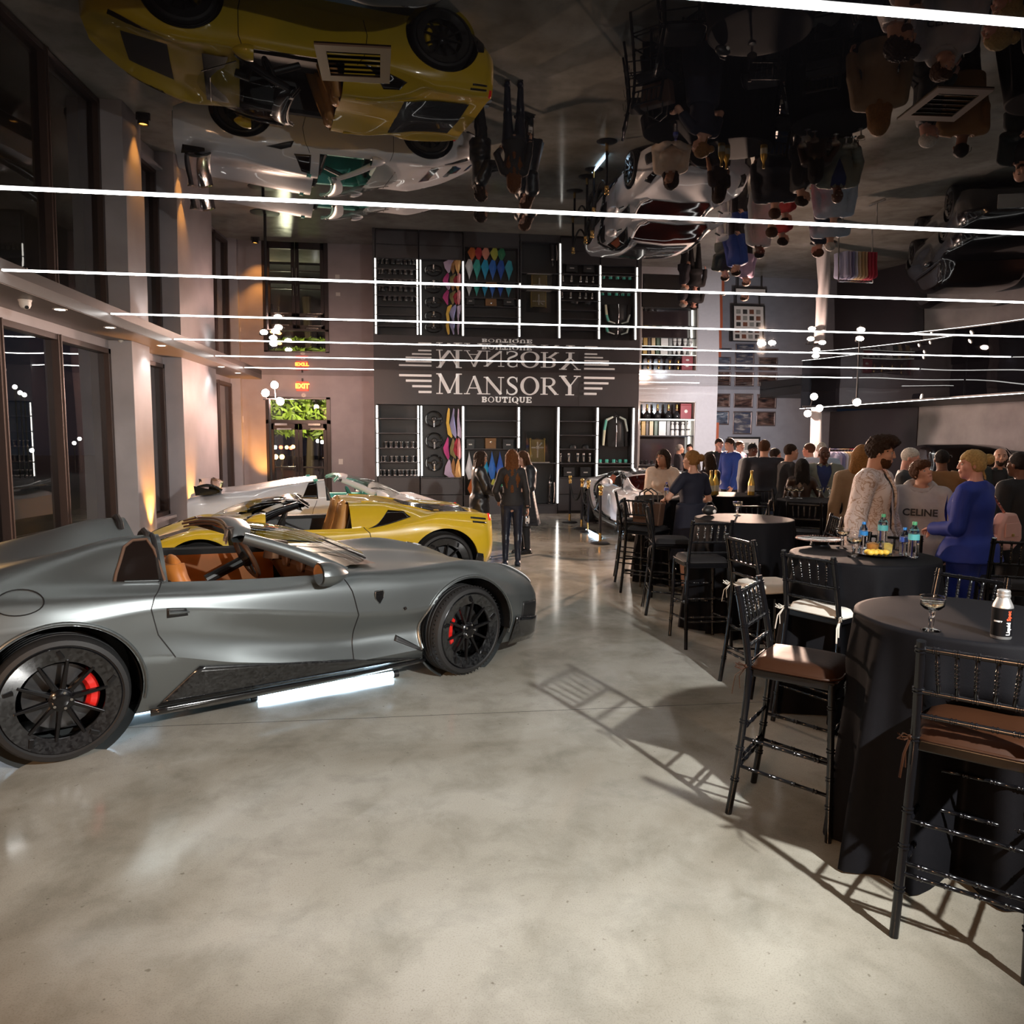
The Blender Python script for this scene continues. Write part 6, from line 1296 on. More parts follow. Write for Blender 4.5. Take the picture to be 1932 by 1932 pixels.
def bottle(name, label, x, y, h, r, capc, bandc, fill):
    p = onz(x, y, GZ); t = thing(name, label, 'bottle', (p.x, p.y, GZ), 0, 'water bottles on the table'); k = h/.23
    pr = [(0, 0), (r*.86, 0), (r, .012*k)]+[(r*(1-.06*(i % 2)), (.02+.012*i)*k) for i in range(8)]+[(r, .12*k), (r, .16*k), (r*.85, .185*k), (r*.42, .212*k), (r*.4, .222*k)]
    MB().lathe(pr, 24).build('shell', CLR, t, True, ang=60); MB().lathe([(0, .004), (r*.85, .004), (r*.93, .014*k), (r*.93, fill*h), (0, fill*h)], 20).build('water', mat('water', (.9, .95, 1), 0, trans=1., ior=1.33, var=0), t, True)
    MB().lathe([(r*.42, .218*k), (r*.44, .236*k), (r*.4, .24*k), (0, .24*k)], 18).build('cap', mat('cap_'+name, capc, .4), t, True, ang=40); MB().lathe([(r*1.02, .12*k), (r*1.02, .158*k)], 24).build('label', mat('band_'+name, bandc, .4), t, True)
bottle('water_bottle', 'large clear water bottle with green cap, nearest on the food table', 1500+1430/6.44, 980+463/6.44, .225, .034, (.1, .5, .25), (.15, .65, .7), .8)
bottle('large_water_bottle', 'large clear water bottle with green cap behind the food tray', 1500+1055/6.44, 980+330/6.44, .225, .034, (.1, .5, .25), (.15, .65, .7), .8)
bottle('small_water_bottle', 'small clear water bottle with blue cap, left of the large one', 1500+1318/6.44, 980+440/6.44, .18, .029, (.02, .25, .75), (.05, .12, .5), .45)
bottle('blue_water_bottle', 'small clear water bottle with blue cap and label behind coupe glass', 1500+822/6.44, 980+352/6.44, .18, .029, (.02, .25, .75), (.03, .25, .65), .5)
bottle('table_water_bottle', 'small water bottle with purple cap on table of the chatting women', 1257, 941, .2, .03, (.08, .08, .4), (.1, .15, .6), .6)
p = onz(1546, 1028, GZ); t = thing('charger_plate', 'black charger plate with beaded gold rim on water-bottle table', 'plate', (p.x, p.y, GZ))
MB().lathe([(0, .0), (.07, .0), (.06, .025), (0, .03)], 28).build('foot', BLKP, t, True); MB().lathe([(0, .03), (.11, .03), (.16, .042), (.162, .047), (.11, .037), (0, .036)], 40).build('plate', BLKP, t, True, ang=30)
b = MB()
for k in range(56): b.ball((.162*math.cos(2*PI*k/56), .162*math.sin(2*PI*k/56), .046), .0055, 6, 4)
b.build('bead_rim', mat('rose_gold', (.7, .4, .3), .25, .9), t, True)['kind'] = 'stuff'
p = onz(1657, 1047, GZ); t = thing('serving_tray', 'black serving platter holding cups and fruit on water-bottle table', 'platter', (p.x, p.y, GZ)); TC = Vector((p.x, p.y, GZ))
MB().lathe([(0, .004), (.12, .004), (.17, .014), (.174, .018), (.12, .012), (0, .01)], 36).build('platter', BLKP, t, True, ang=30)
FRU = mat('fruit_yellow', (.9, .55, .08), .45, var=.3, scale=30)
place(lambda t: MB().ball((0, 0, .018), (.026, .02, .018), 10, 7).build('piece', FRU, t, True), 'fruit_piece', 'fruit', [((TC.x-.1+.035*(k % 4), TC.y-.07+.03*(k//4), GZ+.011), .7*k) for k in range(7)], [f'{ORD[k]} yellow fruit piece on the serving platter' for k in range(7)], 'fruit pieces on the platter')
for k, (dx, dy, c, la) in enumerate([(-.03, .02, (.55, .25, .06), 'clear cup with amber drink on the serving platter'), (.055, -.01, (.9, .6, .12), 'clear square cup of yellow fruit on the serving platter')]):
    t = thing('clear_cup', la, 'cup', (TC.x+dx, TC.y+dy, GZ+.011), .4); n = 20 if k == 0 else 4
    MB().lathe([(0, 0), (.034, 0), (.044, .075), (.041, .075), (.032, .005), (0, .004)], n).build('cup_wall', CLR, t, k == 0); MB().lathe([(0, .006), (.031, .006), (.039, .062), (.02, .07), (0, .068)], n).build('contents', mat(f'cup_contents_{k}', c, .3, var=.35, scale=50), t, k == 0)
t = thing('black_napkin', 'folded black napkin on the serving platter behind the cups', 'napkin', (TC.x+.09, TC.y+.05, GZ+.012)); MB().prism([(-.06, 0), (.05, 0), (.0, .07)], -.004, .004, TR(0, 0, 0, PI/2, 0, .5)).prism([(-.05, 0), (.06, 0), (.03, .05)], -.004, .004, TR(0, .02, 0, PI/2, 0, .9)).build('fold', CK, t)
p = onz(1524, 932, GZ); t = thing('appetiser_plate', 'black plate with white pastry on the crowded glass table', 'plate', (p.x, p.y, GZ)); MB().lathe([(0, .004), (.09, .006), (.12, .014), (.09, .01), (0, .008)], 28).build('plate', BLKP, t, True); MB().ball((-.02, 0, .025), (.06, .05, .022), 12, 8).build('pastry', mat('pastry', (.8, .7, .45), .6, var=.2, scale=30), t, True)
p = onz(1333, 972, GZ); t = thing('clutch_bag', 'small black handbag with white clasp on edge of middle table', 'bag', (p.x+.03, p.y, GZ), .4); MB().ball((0, 0, .05), (.09, .05, .05), 14, 9).build('bag_body', BLKL, t, True); MB().ball((.02, -.048, .04), (.022, .012, .02), 10, 7).build('clasp', WHITEP, t, True); MB().tube([(-.07, 0, .08), (-.03, 0, .13), (.03, 0, .13), (.07, 0, .08)], .006, 6).build('handle', BLKL, t, True)
t = thing('tote_bag', 'dark brown leather tote with looped handles on a stool', 'bag', (2.75, 8.58, SH+.075), R(43)); MB().prism([(-.17, 0), (.17, 0), (.2, .27), (-.2, .27)], -.06, .06, TR(0, 0, 0, PI/2, 0, PI/2)).build('bag_body', mat('tote_leather', (.07, .035, .022), .35, var=.15), t, bev=.015)
for s in (-1, 1): MB().tube([(s*.055, -.1, .25), (s*.055, -.085, .38), (s*.055, 0, .43), (s*.055, .085, .38), (s*.055, .1, .25)], .009, 8).build('handle', BLKL, t, True)
GB = mat('gold_foil', (.7, .48, .12), .3, .8)
def goldbottle(t): MB().lathe([(0, 0), (.042, 0), (.044, .01), (.044, .16), (.03, .21), (.016, .25), (.015, .3)], 18).build('body', GB, t, True); MB().lathe([(.018, .29), (.02, .3), (.018, .33), (0, .335)], 14).build('cap', GOLD, t, True); MB().lathe([(.0445, .05), (.0445, .13)], 18).build('label', mat('label_cream', (.7, .65, .5), .5), t, True)
place(goldbottle, 'gold_bottle', 'bottle', [((T7[0]-.28, T7[1]-.18, GZ), 0), ((T7[0]-.18, T7[1]-.1, GZ), 0), ((T7[0]+.28, T7[1]-.2, GZ), 0)], ['leftmost gold foil bottle on table in front of the men', 'middle gold foil bottle on table in front of the men', 'rightmost gold foil bottle on table in front of the men'], 'gold bottles')
# ============================================================ PEOPLE (distance-field modelling: rounded limbs melted into one surface)
class Field:
    def __init__(s, lo, hi, h):
        s.lo = np.array(lo, float); s.h = h; s.n = np.ceil((np.array(hi)-s.lo)/h).astype(int)+1; s.v = np.full(s.n, .3, np.float32)
    def sub(s, lo, hi):
        a = np.clip(np.floor((np.array(lo)-s.lo)/s.h).astype(int), 0, s.n); b = np.clip(np.ceil((np.array(hi)-s.lo)/s.h).astype(int)+1, 0, s.n)
        if (b <= a).any(): return None, None
        ax = [(s.lo[i]+s.h*np.arange(a[i], b[i])).astype(np.float32) for i in range(3)]
        return tuple(slice(a[i], b[i]) for i in range(3)), np.meshgrid(*ax, indexing='ij')
    def put(s, sl, d, k, op):
        o = s.v[sl]
        if op == 'u':
            hh = np.clip(.5+.5*(o-d)/k, 0, 1) if k > 0 else (o > d); s.v[sl] = o+(d-o)*hh-k*hh*(1-hh)
        else:
            d = -d; hh = np.clip(.5-.5*(o-d)/k, 0, 1); s.v[sl] = o+(d-o)*hh+k*hh*(1-hh)
    def cap(s, a, b, ra, rb=None, k=.03, op='u', flat=None):
        rb = ra if rb is None else rb; a = np.array(a, float); b = np.array(b, float); m = max(ra, rb)+k+3*s.h
        sl, P = s.sub(np.minimum(a, b)-m, np.maximum(a, b)+m)
        if sl is None: return s
        d = b-a; L2 = float(d@d)+1e-9; q = [P[i]-a[i] for i in range(3)]; t = np.clip((q[0]*d[0]+q[1]*d[1]+q[2]*d[2])/L2, 0, 1)
        s.put(sl, np.sqrt((q[0]-t*d[0])**2+(q[1]-t*d[1])**2+(q[2]-t*d[2])**2)-(ra+(rb-ra)*t), k, op); return s
    def ell(s, c, r, k=.03, op='u', M=None):
        c = np.array(c, float); r = np.array(r, float); m = r.max()+k+3*s.h if M is not None else r+k+3*s.h; sl, P = s.sub(c-m, c+m)
        if sl is None: return s
        q = [P[i]-c[i] for i in range(3)]
        if M is not None: q = [M[0][i]*q[0]+M[1][i]*q[1]+M[2][i]*q[2] for i in range(3)]
        k0 = np.sqrt((q[0]/r[0])**2+(q[1]/r[1])**2+(q[2]/r[2])**2); k1 = np.sqrt((q[0]/r[0]**2)**2+(q[1]/r[1]**2)**2+(q[2]/r[2]**2)**2)+1e-6
        s.put(sl, k0*(k0-1)/k1, k, op); return s
    def grid(s): return s.sub(s.lo, s.lo+s.h*(s.n-1))[1]
    def cut(s, fn): P = s.grid(); s.v = np.maximum(s.v, fn(*P)).astype(np.float32); return s
    def noise(s, amp, sc, seed=0.):
        x, y, z = s.grid(); s.v += (amp*(np.sin(sc*x+seed+2*np.sin(sc*.6*z))*np.sin(sc*y+1.3+seed)*.6+.4*np.sin(sc*1.7*z+sc*y+seed)*np.sin(sc*2.1*x))).astype(np.float32); return s
    def mesh(s):
        v = s.v; ins = v < 0; n = s.n; cs = n-1
        if (cs < 2).any(): return np.zeros((0, 3)), np.zeros((0, 4), int)
        acc = np.zeros((*cs, 3), np.float32); cnt = np.zeros(cs, np.float32)
        for ax in range(3):
            A = [slice(None)]*3; B = [slice(None)]*3; A[ax] = slice(0, -1); B[ax] = slice(1, None); va, vb = v[tuple(A)], v[tuple(B)]; cr = (va < 0) != (vb < 0)
            t = np.where(cr, va/np.where(cr, va-vb, 1), 0); o = [i for i in range(3) if i != ax]
            for da in (0, 1):
                for db in (0, 1):
                    S = [slice(None)]*3; S[o[0]] = slice(da, cs[o[0]]+da); S[o[1]] = slice(db, cs[o[1]]+db); S = tuple(S); c = cr[S]
                    cnt += c; acc[..., ax] += np.where(c, t[S], 0); acc[..., o[0]] += c*da; acc[..., o[1]] += c*db
        act = cnt > 0; idx = np.full(cs, -1, int); idx[act] = np.arange(act.sum()); ijk = np.argwhere(act)
        V = s.lo+s.h*(ijk+acc[act]/cnt[act][:, None]); F = []
        for ax in range(3):
            o = [i for i in range(3) if i != ax]; A = [slice(1, -1)]*3; B = [slice(1, -1)]*3; A[ax] = slice(0, -1); B[ax] = slice(1, None)
            ia, ib = ins[tuple(A)], ins[tuple(B)]; e = np.argwhere(ia != ib)
            if not len(e): continue
            fl = ia[tuple(e.T)]; e = e.copy(); e[:, o[0]] += 1; e[:, o[1]] += 1
            def at(d0, d1): q = e.copy(); q[:, o[0]] -= d0; q[:, o[1]] -= d1; return idx[tuple(q.T)]
            Q = np.stack([at(1, 1), at(0, 1), at(0, 0), at(1, 0)], 1); flip = fl if ax != 1 else ~fl; Q[~flip] = Q[~flip][:, ::-1]; F.append(Q)
        return V, np.concatenate(F) if F else np.zeros((0, 4), int)
def fobj(parts, name, m, parent, smooth=1):
    """parts = list of (V,F); one mesh object"""
    Vs, Fs, o = [], [], 0
    for V, F in parts: Vs.append(V); Fs.append(F+o); o += len(V)
    V = np.concatenate(Vs); F = np.concatenate(Fs); ok = (F >= 0).all(1); F = F[ok]
    for _ in range(smooth):
        S = np.zeros_like(V); c = np.zeros(len(V))
        for a, b in ((0, 1), (1, 2), (2, 3), (3, 0)): np.add.at(S, F[:, a], V[F[:, b]]); np.add.at(S, F[:, b], V[F[:, a]]); np.add.at(c, F[:, a], 1); np.add.at(c, F[:, b], 1)
        V = V*.5+.5*S/np.maximum(c, 1)[:, None]
    me = bpy.data.meshes.new(name); me.from_pydata(V.tolist(), [], F.tolist()); me.materials.append(m); me.shade_smooth(); ob = bpy.data.objects.new(name, me); COL.objects.link(ob); ob.parent = parent; return ob
def ik(sh, w, l1, l2, pole):
    sh, w = Vector(sh), Vector(w); d = w-sh; L_ = min(d.length, (l1+l2)*.995); d.normalize(); w = sh+d*L_; a = (l1*l1-l2*l2+L_*L_)/(2*L_); hh = math.sqrt(max(0, l1*l1-a*a)); p = Vector(pole); p = (p-d*p.dot(d)).normalized(); return sh+d*a+p*hh, w
def skinmat(nm, col): return mat('skin_'+nm, col, .5, var=.06, scale=20, spec=.35)
SKIN = {'light': skinmat('light', (.56, .31, .22)), 'tan': skinmat('tan', (.42, .21, .13)), 'brown': skinmat('brown', (.16, .07, .04)), 'dark': skinmat('dark', (.09, .04, .026)), 'pink': skinmat('pink', (.62, .32, .25))}
def hairmat(nm, col): return mat('hair_'+nm, col, .62, var=.6, scale=70, bump=.8, bscale=150, spec=.2)
HAIR = {'black': hairmat('black', (.012, .009, .008)), 'dark': hairmat('dark', (.03, .016, .01)), 'brown': hairmat('brown', (.075, .032, .014)), 'auburn': hairmat('auburn', (.12, .042, .012)), 'blonde': hairmat('blonde', (.42, .28, .11)), 'honey': hairmat('honey', (.25, .12, .035)), 'grey': hairmat('grey', (.3, .28, .26)), 'white': hairmat('white', (.6, .57, .52))}
EYEW = mat('eye_white', (.42, .38, .35), .3); IRIS = mat('eye_iris', (.03, .018, .01), .15, coat=1); LIPM = mat('lips', (.4, .11, .09), .4); SHOEB = mat('shoe_black', (.012, .012, .013), .3)
def cloth(nm, col, rough=.75, **k): return mat('cloth_'+nm, col, rough, var=.12, scale=25, bump=.12, bscale=160, **k)
def person(label, x, y, face, H, skin='light', top=None, bottom=None, hair=('short', 'dark'), arms=(None, None), head=(0, 0, 0), lod=0, women=False, shoes=SHOEB, beard=None, girth=1., inner=None, poles=(None, None), build_legs=True, group=None, lean=0., stance=(.0, .0)):
    """faces +X locally. top = dict(kind, m, hem, sleeve, open), bottom = dict(kind, m, hem)"""
    t = thing('person', label, 'person', (x, y, 0), R(face), group); k = H/1.75; S = SKIN[skin]
    A = lambda *p: np.array(p, float)*k
    hb, hg = (.011, .014) if lod == 0 else (.010, .009); hh = .0065 if lod == 0 else .0042; hnd = .0062 if lod == 0 else .0046
    shw = (.155 if women else .19)*(.5+.5*girth); hipw = .085
    J = {}
    for i, s in enumerate((1, -1)):
        sh = A(-.012+lean*.4, s*shw, 1.425); w = arms[i]; w = A(.05, s*(shw+.075), .83) if w is None else A(*w)
        pole = poles[i] if poles[i] is not None else (-.7, s*.5, -.5)
        e, w = ik(sh, w, .295*k, .255*k, pole); J[s] = (sh, np.array(e), np.array(w))
        hx = stance[0]*s; J['leg', s] = (A(0, s*hipw, .92), A(.02+hx*.5, s*(hipw+.005), .5), A(-.02+hx, s*(hipw+.01+stance[1]), .085))
    nb = A(-.015+lean*.45, 0, 1.47); hc = A(.025+lean*.55, 0, 1.638); cx = lean*.3
    R_ = np.array((Matrix.Rotation(R(head[0]), 3, 'Z') @ Matrix.Rotation(R(-head[1]), 3, 'Y') @ Matrix.Rotation(R(head[2]), 3, 'X')))
    hs = .91; hp = lambda *p: hc+R_ @ (np.array(p)*k*hs); kb = k; kh = k*hs
    def torso(f, d, hem=None, shoulders=True):
        g = girth
        f.ell(A(.0, 0, .96), A(.115*g+d, (.165 if women else .155)*g+d, .14+d), .05*k).ell(A(.005+cx*.3, 0, 1.12), A(.1*g+d, (.125 if women else .14)*g+d, .15+d), .06*k).ell(A(.005+cx*.8, 0, 1.30), A(.108*g+d, (.135 if women else .158)*g+d, .17+d), .06*k)
        if women:
            for s in (1, -1): f.ell(A(.085+cx, s*.065, 1.27), A(.05+d, .06+d, .06+d), .03*k)
        f.cap(A(-.015+lean*.4, shw*.72, 1.425), A(-.015+lean*.4, -shw*.72, 1.425), .055*k+d*k, .055*k+d*k, .06*k)
        for s in (1, -1): f.cap(A(-.02+lean*.4, s*.02, 1.475), A(-.015+lean*.4, s*shw*.75, 1.435), .05*k+d*k, .045*k+d*k, .04*k)
    def arm(f, s, d, upto=1., kk=.016):
        sh, e, w = J[s]; g = .5+.5*girth; rr = (.046 if women else .052)*g*k
        f.cap(sh, sh+(e-sh)*min(1, upto*2), rr+d*k, rr*(1-.2*min(1, upto*2))+d*k, kk*k)
        if upto > .5: f.cap(e, e+(w-e)*min(1, (upto-.5)*2), rr*.8+d*k, (.58 if d < .01 else .7)*rr+d*k, .02*k)
    def legs(f, d, ank=.0):
        for s in (1, -1):
            a, b, c = J['leg', s]; g = .5+.5*girth; f.cap(a, b, .088*g*k+d*k, .058*g*k+d*k, .03*k); c2 = b+(c-b)*(1-ank); f.cap(b, c2, .056*g*k+d*k, (.04*k+d*k)*(1+ank*.3), .02*k); f.ell(b+(c-b)*.3+A(-.018, 0, 0), A(.052+d, .05+d, .12), .02*k)
    B = lambda z0, z1, w=.42: ((-.38*k*1.1, -w*k*1.25, z0*k-.03), (.5*k*1.1, w*k*1.25, z1*k+.03))
    parts = []
    # --- one skin body
    f = Field(*B(.0, 1.56), hb*1.35); torso(f, -.006); legs(f, -.004)
    for s in (1, -1):
        arm(f, s, -.003); a = J['leg', s][2]; f.cap(a+A(-.02, 0, -.04), a+A(.13, s*.015, -.055), .034*k, .026*k, .02*k)
    f.cap(nb+A(0, 0, -.03), hc+A(-.03, 0, -.05), .056*k, .05*k, .03*k); parts.append(f.mesh())
    f = Field(hc-.2*k, hc+.2*k, hh)
    HR = R_
    f.ell(hp(-.012, 0, .032), np.array((.098, .079, .094))*kh, .02*kh, M=HR.T if False else HR).ell(hp(.03, 0, -.035), np.array((.072, .06, .078))*kh, .03*kh, M=HR).cap(hp(.07, 0, -.092), hp(.03, 0, -.085), .026*kh, .034*kh, .03*kh)
    f.cap(hp(.098, 0, .022), hp(.113, 0, -.018), .007*kh, .0105*kh, .012*kh).cap(hp(.082, -.04, .036), hp(.082, .04, .036), .012*kh, .012*kh, .015*kh)
    for s in (1, -1):
        f.ell(hp(.066, s*.042, -.016), np.array((.026, .022, .024))*kh, .02*kh, M=HR).ell(hp(-.004, s*.080, -.002), np.array((.02, .011, .031))*kh, .006*kh, M=HR).cap(hp(.108, s*.012, -.02), hp(.1, s*.013, -.021), .007*kh, .006*kh, .006*kh)
        f.ell(hp(.103, s*.034, .013), np.array((.015, .02, .012))*kh, .012*kh, 's', M=HR)
    f.cap(hp(.098, -.02, -.05), hp(.098, .02, -.05), .0075*kh, .0075*kh, .01*kh).cap(hp(.096, -.016, -.062), hp(.096, .016, -.062), .008*kh, .008*kh, .008*kh)
    f.cap(hp(-.025, 0, -.07), nb+(nb-hc)*.1, .05*k, .06*k, .03*k); parts.append(f.mesh())
    for s in (1, -1):
        sh, e, w = J[s]; d = (w-e)/np.linalg.norm(w-e); ac = np.cross(d, A(0, 0, 1) if abs(d[2]) < .8 else A(1, 0, 0)); ac /= np.linalg.norm(ac)
        if abs(d[2]) >= .8: ac = A(1, 0, 0)-d*d[0]*k; ac /= np.linalg.norm(ac)
        n = np.cross(d, ac); n = n if n[1]*s < .0 or abs(d[2]) < .8 else -n
        if abs(d[2]) < .8 and n[2] > 0: n = -n
        f = Field(w-.03-.17*k, w+.03+.17*k, hnd); c = w+d*.055*k; M_ = np.stack([d, ac, n])
        f.cap(w-d*.03*k, w+d*.01*k, .025*k, .023*k, .01*k).ell(c, np.array((.052, .041, .016))*k, .012*k, M=M_.T)
        for q, (o, l) in enumerate(((.030, .070), (.010, .08), (-.010, .075), (-.028, .058))):
            b0 = w+d*.088*k+ac*o*k; b1 = b0+(d*.8+n*.35)*l*.55*k; b2 = b1+(d*.35+n*.85)*l*.5*k; f.cap(b0-d*.02*k, b1, .0088*k, .008*k, .003*k).cap(b1, b2, .008*k, .0066*k, .003*k)
        b0 = w+d*.03*k+ac*.034*k; b1 = b0+(d*.7+ac*.55+n*.2)*.04*k; b2 = b1+(d*.85+n*.45)*.032*k; f.cap(b0-ac*.012*k, b1, .0115*k, .0095*k, .008*k).cap(b1, b2, .0092*k, .0075*k, .003*k); parts.append(f.mesh())
    fobj(parts, 'body', S, t)
    # --- face
    for s in (1, -1):
        c = hp(.081, s*.033, .013); b = MB().ball((0, 0, 0), .0122*kh, 12, 8); b.v = [tuple(np.array(v)+c) for v in b.v]; e = b.build('eye', EYEW, t, True)
        c2 = c+R_ @ np.array((.0075, 0, 0))*kh; b = MB().ball((0, 0, 0), .0065*kh, 10, 6); b.v = [tuple(np.array(v)+c2) for v in b.v]; b.build('iris', IRIS, e, True)
        P = [hp(.094-.006*abs(u), s*(.034+.02*u), .04-.003*u*u) for u in (-1, -.3, .4, 1)]; MB().tube(P, [.003*k, .005*k, .005*k, .002*k], 6).build('eyebrow', HAIR[hair[1]] if hair[0] != 'bald' else HAIR['brown'], t, True)
    P = [hp(.102-.006*abs(u)**2, .024*u, -.056+.002*abs(u)) for u in np.linspace(-1, 1, 7)]; MB().tube(P, [.003*k, .006*k, .0075*k, .007*k, .0075*k, .006*k, .003*k], 6).build('lips', LIPM if women else mat('lips_pale', (.36, .16, .12), .5), t, True)
    # --- hair
    st, hcn = hair[0], hair[1]; hm = HAIR[hcn]
    L_ = hair[2] if len(hair) > 2 else .3
    f = Field(hc-np.array((.26, .2, max(.2, L_+.16)))*k, hc+np.array((.2, .2, .25))*k, hh*1.15 if lod else .009)
    if st != 'bald':
        vol = {'short': .012, 'crop': .007, 'quiff': .02, 'curly': .024, 'fringe': .018, 'long': .018, 'bun': .014, 'bob': .02}[st]
        f.ell(hp(-.014, 0, .036), (np.array((.098, .079, .094))+vol)*kh, .01*k, M=HR)
        ax, ay, az = R_[:, 0], R_[:, 1], R_[:, 2]
        def hl(X, Y, Z):
            qx, qz = [(X-hc[0])*a[0]+(Y-hc[1])*a[1]+(Z-hc[2])*a[2] for a in (ax, az)]; qx, qz = qx/k, qz/k
            qx, qz = qx/hs, qz/hs; ww = .007*np.sin(qx*150+3*np.sin(qz*90))+.005*np.sin((Y-hc[1])*170/k); return np.where(qx > .03, (.005+.66*qx)-qz, np.where(qx > -.0, (-.028+1.76*qx)-qz, (-.028+.75*qx)-qz))*k*.6+ww*k
        f.cut(hl)
        if st in ('quiff', 'curly'): f.ell(hp(.045, 0, .118), np.array((.078, .078, .042))*kh, .02*k, M=HR).ell(hp(.095, -.01, .105), np.array((.035, .06, .03))*kh, .015*k, M=HR)
        if st == 'fringe':
            f.ell(hp(.06, 0, .085), np.array((.062, .085, .05))*kh, .02*k, M=HR).cap(hp(.085, -.05, .07), hp(.09, .04, .062), .02*k, .02*k, .01*k)
            for s in (1, -1): f.ell(hp(-.01, s*.075, .03), np.array((.06, .022, .05))*kh, .02*k, M=HR)
        if st in ('long', 'bob'):
            for s in (1, -1):
                f.cap(hp(-.045, s*.06, .02), hc+A(-.085, s*.07, -L_*.6), .05*k, .046*k, .03*k).cap(hc+A(-.085, s*.07, -L_*.6), hc+A(-.095, s*.06, -L_), .046*k, .022*k, .03*k)
                f.cap(hp(.02, s*.085, .03), hc+A(.005, s*.1, -min(L_, .24)), .02*k, .016*k, .02*k)
            f.cap(hp(-.08, 0, .02), hc+A(-.115, 0, -L_*.95), .05*k, .03*k, .03*k)
        if st == 'bun':
            f.ell(hp(-.135, 0, .045), np.array((.048, .05, .05))*kh, .01*k, M=HR).cap(hp(-.08, .03, -.05), hp(-.1, .03, -.13), .012*k, .006*k, .01*k)
            for s in (1, -1): f.ell(hp(-.04, s*.06, -.01), np.array((.06, .028, .05))*kh, .02*k, M=HR)
        f.noise({'curly': .009, 'long': .005, 'quiff': .009, 'fringe': .006}.get(st, .003)*k, 95/k if st in ('curly', 'quiff') else 110/k, len(label))
        fobj([f.mesh()], 'hair', hm, t, 0 if st in ('curly',) else 1)
    if beard:
        f = Field(hc-.17*k, hc+.17*k, hh*1.1); f.ell(hp(.032, 0, -.037), np.array((.0745, .0625, .081))*kh, .02*k, M=HR).cap(hp(.07, 0, -.093), hp(.03, 0, -.087), .029*kh, .0365*kh, .03*k)
        ax, az = R_[:, 0], R_[:, 2]
        f.cut(lambda X, Y, Z: np.maximum(((X-hc[0])*az[0]+(Y-hc[1])*az[1]+(Z-hc[2])*az[2])/k+.040-.30*np.clip(.05-((X-hc[0])*ax[0]+(Y-hc[1])*ax[1]+(Z-hc[2])*ax[2])/k, 0, .1), .012-((X-hc[0])*ax[0]+(Y-hc[1])*ax[1]+(Z-hc[2])*ax[2])/k)*k)
        f.ell(hp(.115, 0, -.056), np.array((.026, .026, .013))*kh, .006*k, 's', M=HR).noise(.0015*k, 160, 1.); fobj([f.mesh()], 'beard', HAIR[beard], t)
    # --- clothes
    if inner is not None:
        f = Field(*B(.9, 1.53), hg); torso(f, .004); f.cap(nb+A(0, 0, -.03), nb+A(.0, 0, .012), .066*k, .062*k, .02*k); f.cut(lambda X, Y, Z: np.maximum(.93*k-Z, Z-(nb[2]+.012*k))); fobj([f.mesh()], 'shirt', inner, t)
    if top:
        d = top.get('d', .014); hem = top.get('hem', .86); f = Field(*B(hem-.02, 1.58), hg); torso(f, d)
        if hem < .9 or top.get('flare'):
            fl = top.get('flare', .0); n_ = 5
            for q in range(n_): z = .98-(.98-hem+.03)*q/(n_-1); f.ell(A(0, 0, z), A(.125*girth+d+fl*q/n_*.8, (.17)*girth+d+fl*q/n_, .09), .05*k)
        sl = top.get('sleeve', 1.)
        for s in (1, -1):
            if sl > 0: arm(f, s, d*(top.get('puff', 1.)), sl, .018)
        f.cap(nb+A(0, 0, -.04), nb+A(-.0, 0, .02), .074*k, .066*k, .03*k)
        kd = top.get('kind', 'shirt'); nz_ = nb[2]+(.03 if kd in ('jacket', 'collar') else .0)*k
        f.cut(lambda X, Y, Z: np.maximum(hem*k-Z, np.where(np.hypot(X-nb[0], Y-nb[1]) < .11*k, Z-nz_-.25*(nb[0]-X), -1.)))
        f.cut(lambda X, Y, Z: np.where((Z > 1.36*k), .056*k-np.hypot(X-nb[0]-.005, (Y-nb[1])*1.0)-np.clip(1.44*k-Z, 0, 1)*3, -1.))   # neck hole
        if kd == 'jacket' and top.get('open', True):
            w0 = top.get('vee', .05); zb = top.get('button', 1.08)
            f.cut(lambda X, Y, Z: np.where(X > .02, np.minimum(np.clip((Z-zb*k)*.32, top.get('gap', .0), w0*1.6*k)-np.abs(Y), .04), -1.))
        f.noise(top.get('wr', .003), 26, len(label)*.7)
        o = fobj([f.mesh()], top.get('name', 'jacket' if kd == 'jacket' else 'top'), top['m'], t); TOPO = o
        if kd in ('jacket', 'collar'):
            for s in (1, -1):
                MB().grid([[tuple(np.array(nb)+np.array((math.cos(a)*rr, s*math.sin(a)*rr, zz))*k) for rr, zz in ((.064, .036), (.08, .022), (.09, -.01))] for a in np.linspace(.35, PI, 10)]).build('collar', top.get('cm', top['m']), o, True)
                if kd == 'jacket' and lod: MB().grid([[A(.118*girth+.01+.012*(1-u)+lean*.2, s*(.022+.055*u+w_*.05*math.sin(PI*min(u*1.25, 1))), 1.12+.32*u-.0) for w_ in (0, .5, 1)] for u in np.linspace(0, 1, 8)]).build('lapel', top.get('cm', top['m']), o, True)
        if kd == 'hoodie':
            f = Field(nb-np.array((.2, .18, .12))*k, nb+np.array((.18, .18, .16))*k, .0085)
            for q in range(14): a0, a1 = 2*PI*q/14, 2*PI*(q+1)/14; g_ = lambda a: nb+np.array((-.015+.095*math.cos(a), .11*math.sin(a), .022-.035*math.cos(a)))*k; rr = (.032+.022*(1-math.cos(a0))/2)*k; f.cap(g_(a0), g_(a1), rr, rr, .012*k)
            f.ell(nb+A(-.13, 0, -.02), A(.06, .12, .09), .03*k); fobj([f.mesh()], 'hood', top['m'], o)
            for s in (1, -1): MB().tube([nb+A(.085, s*.03, -.02), nb+A(.115, s*.034, -.1), nb+A(.13, s*.03, -.19)], .005*k, 6).build('drawstring', top['m'], o, True)
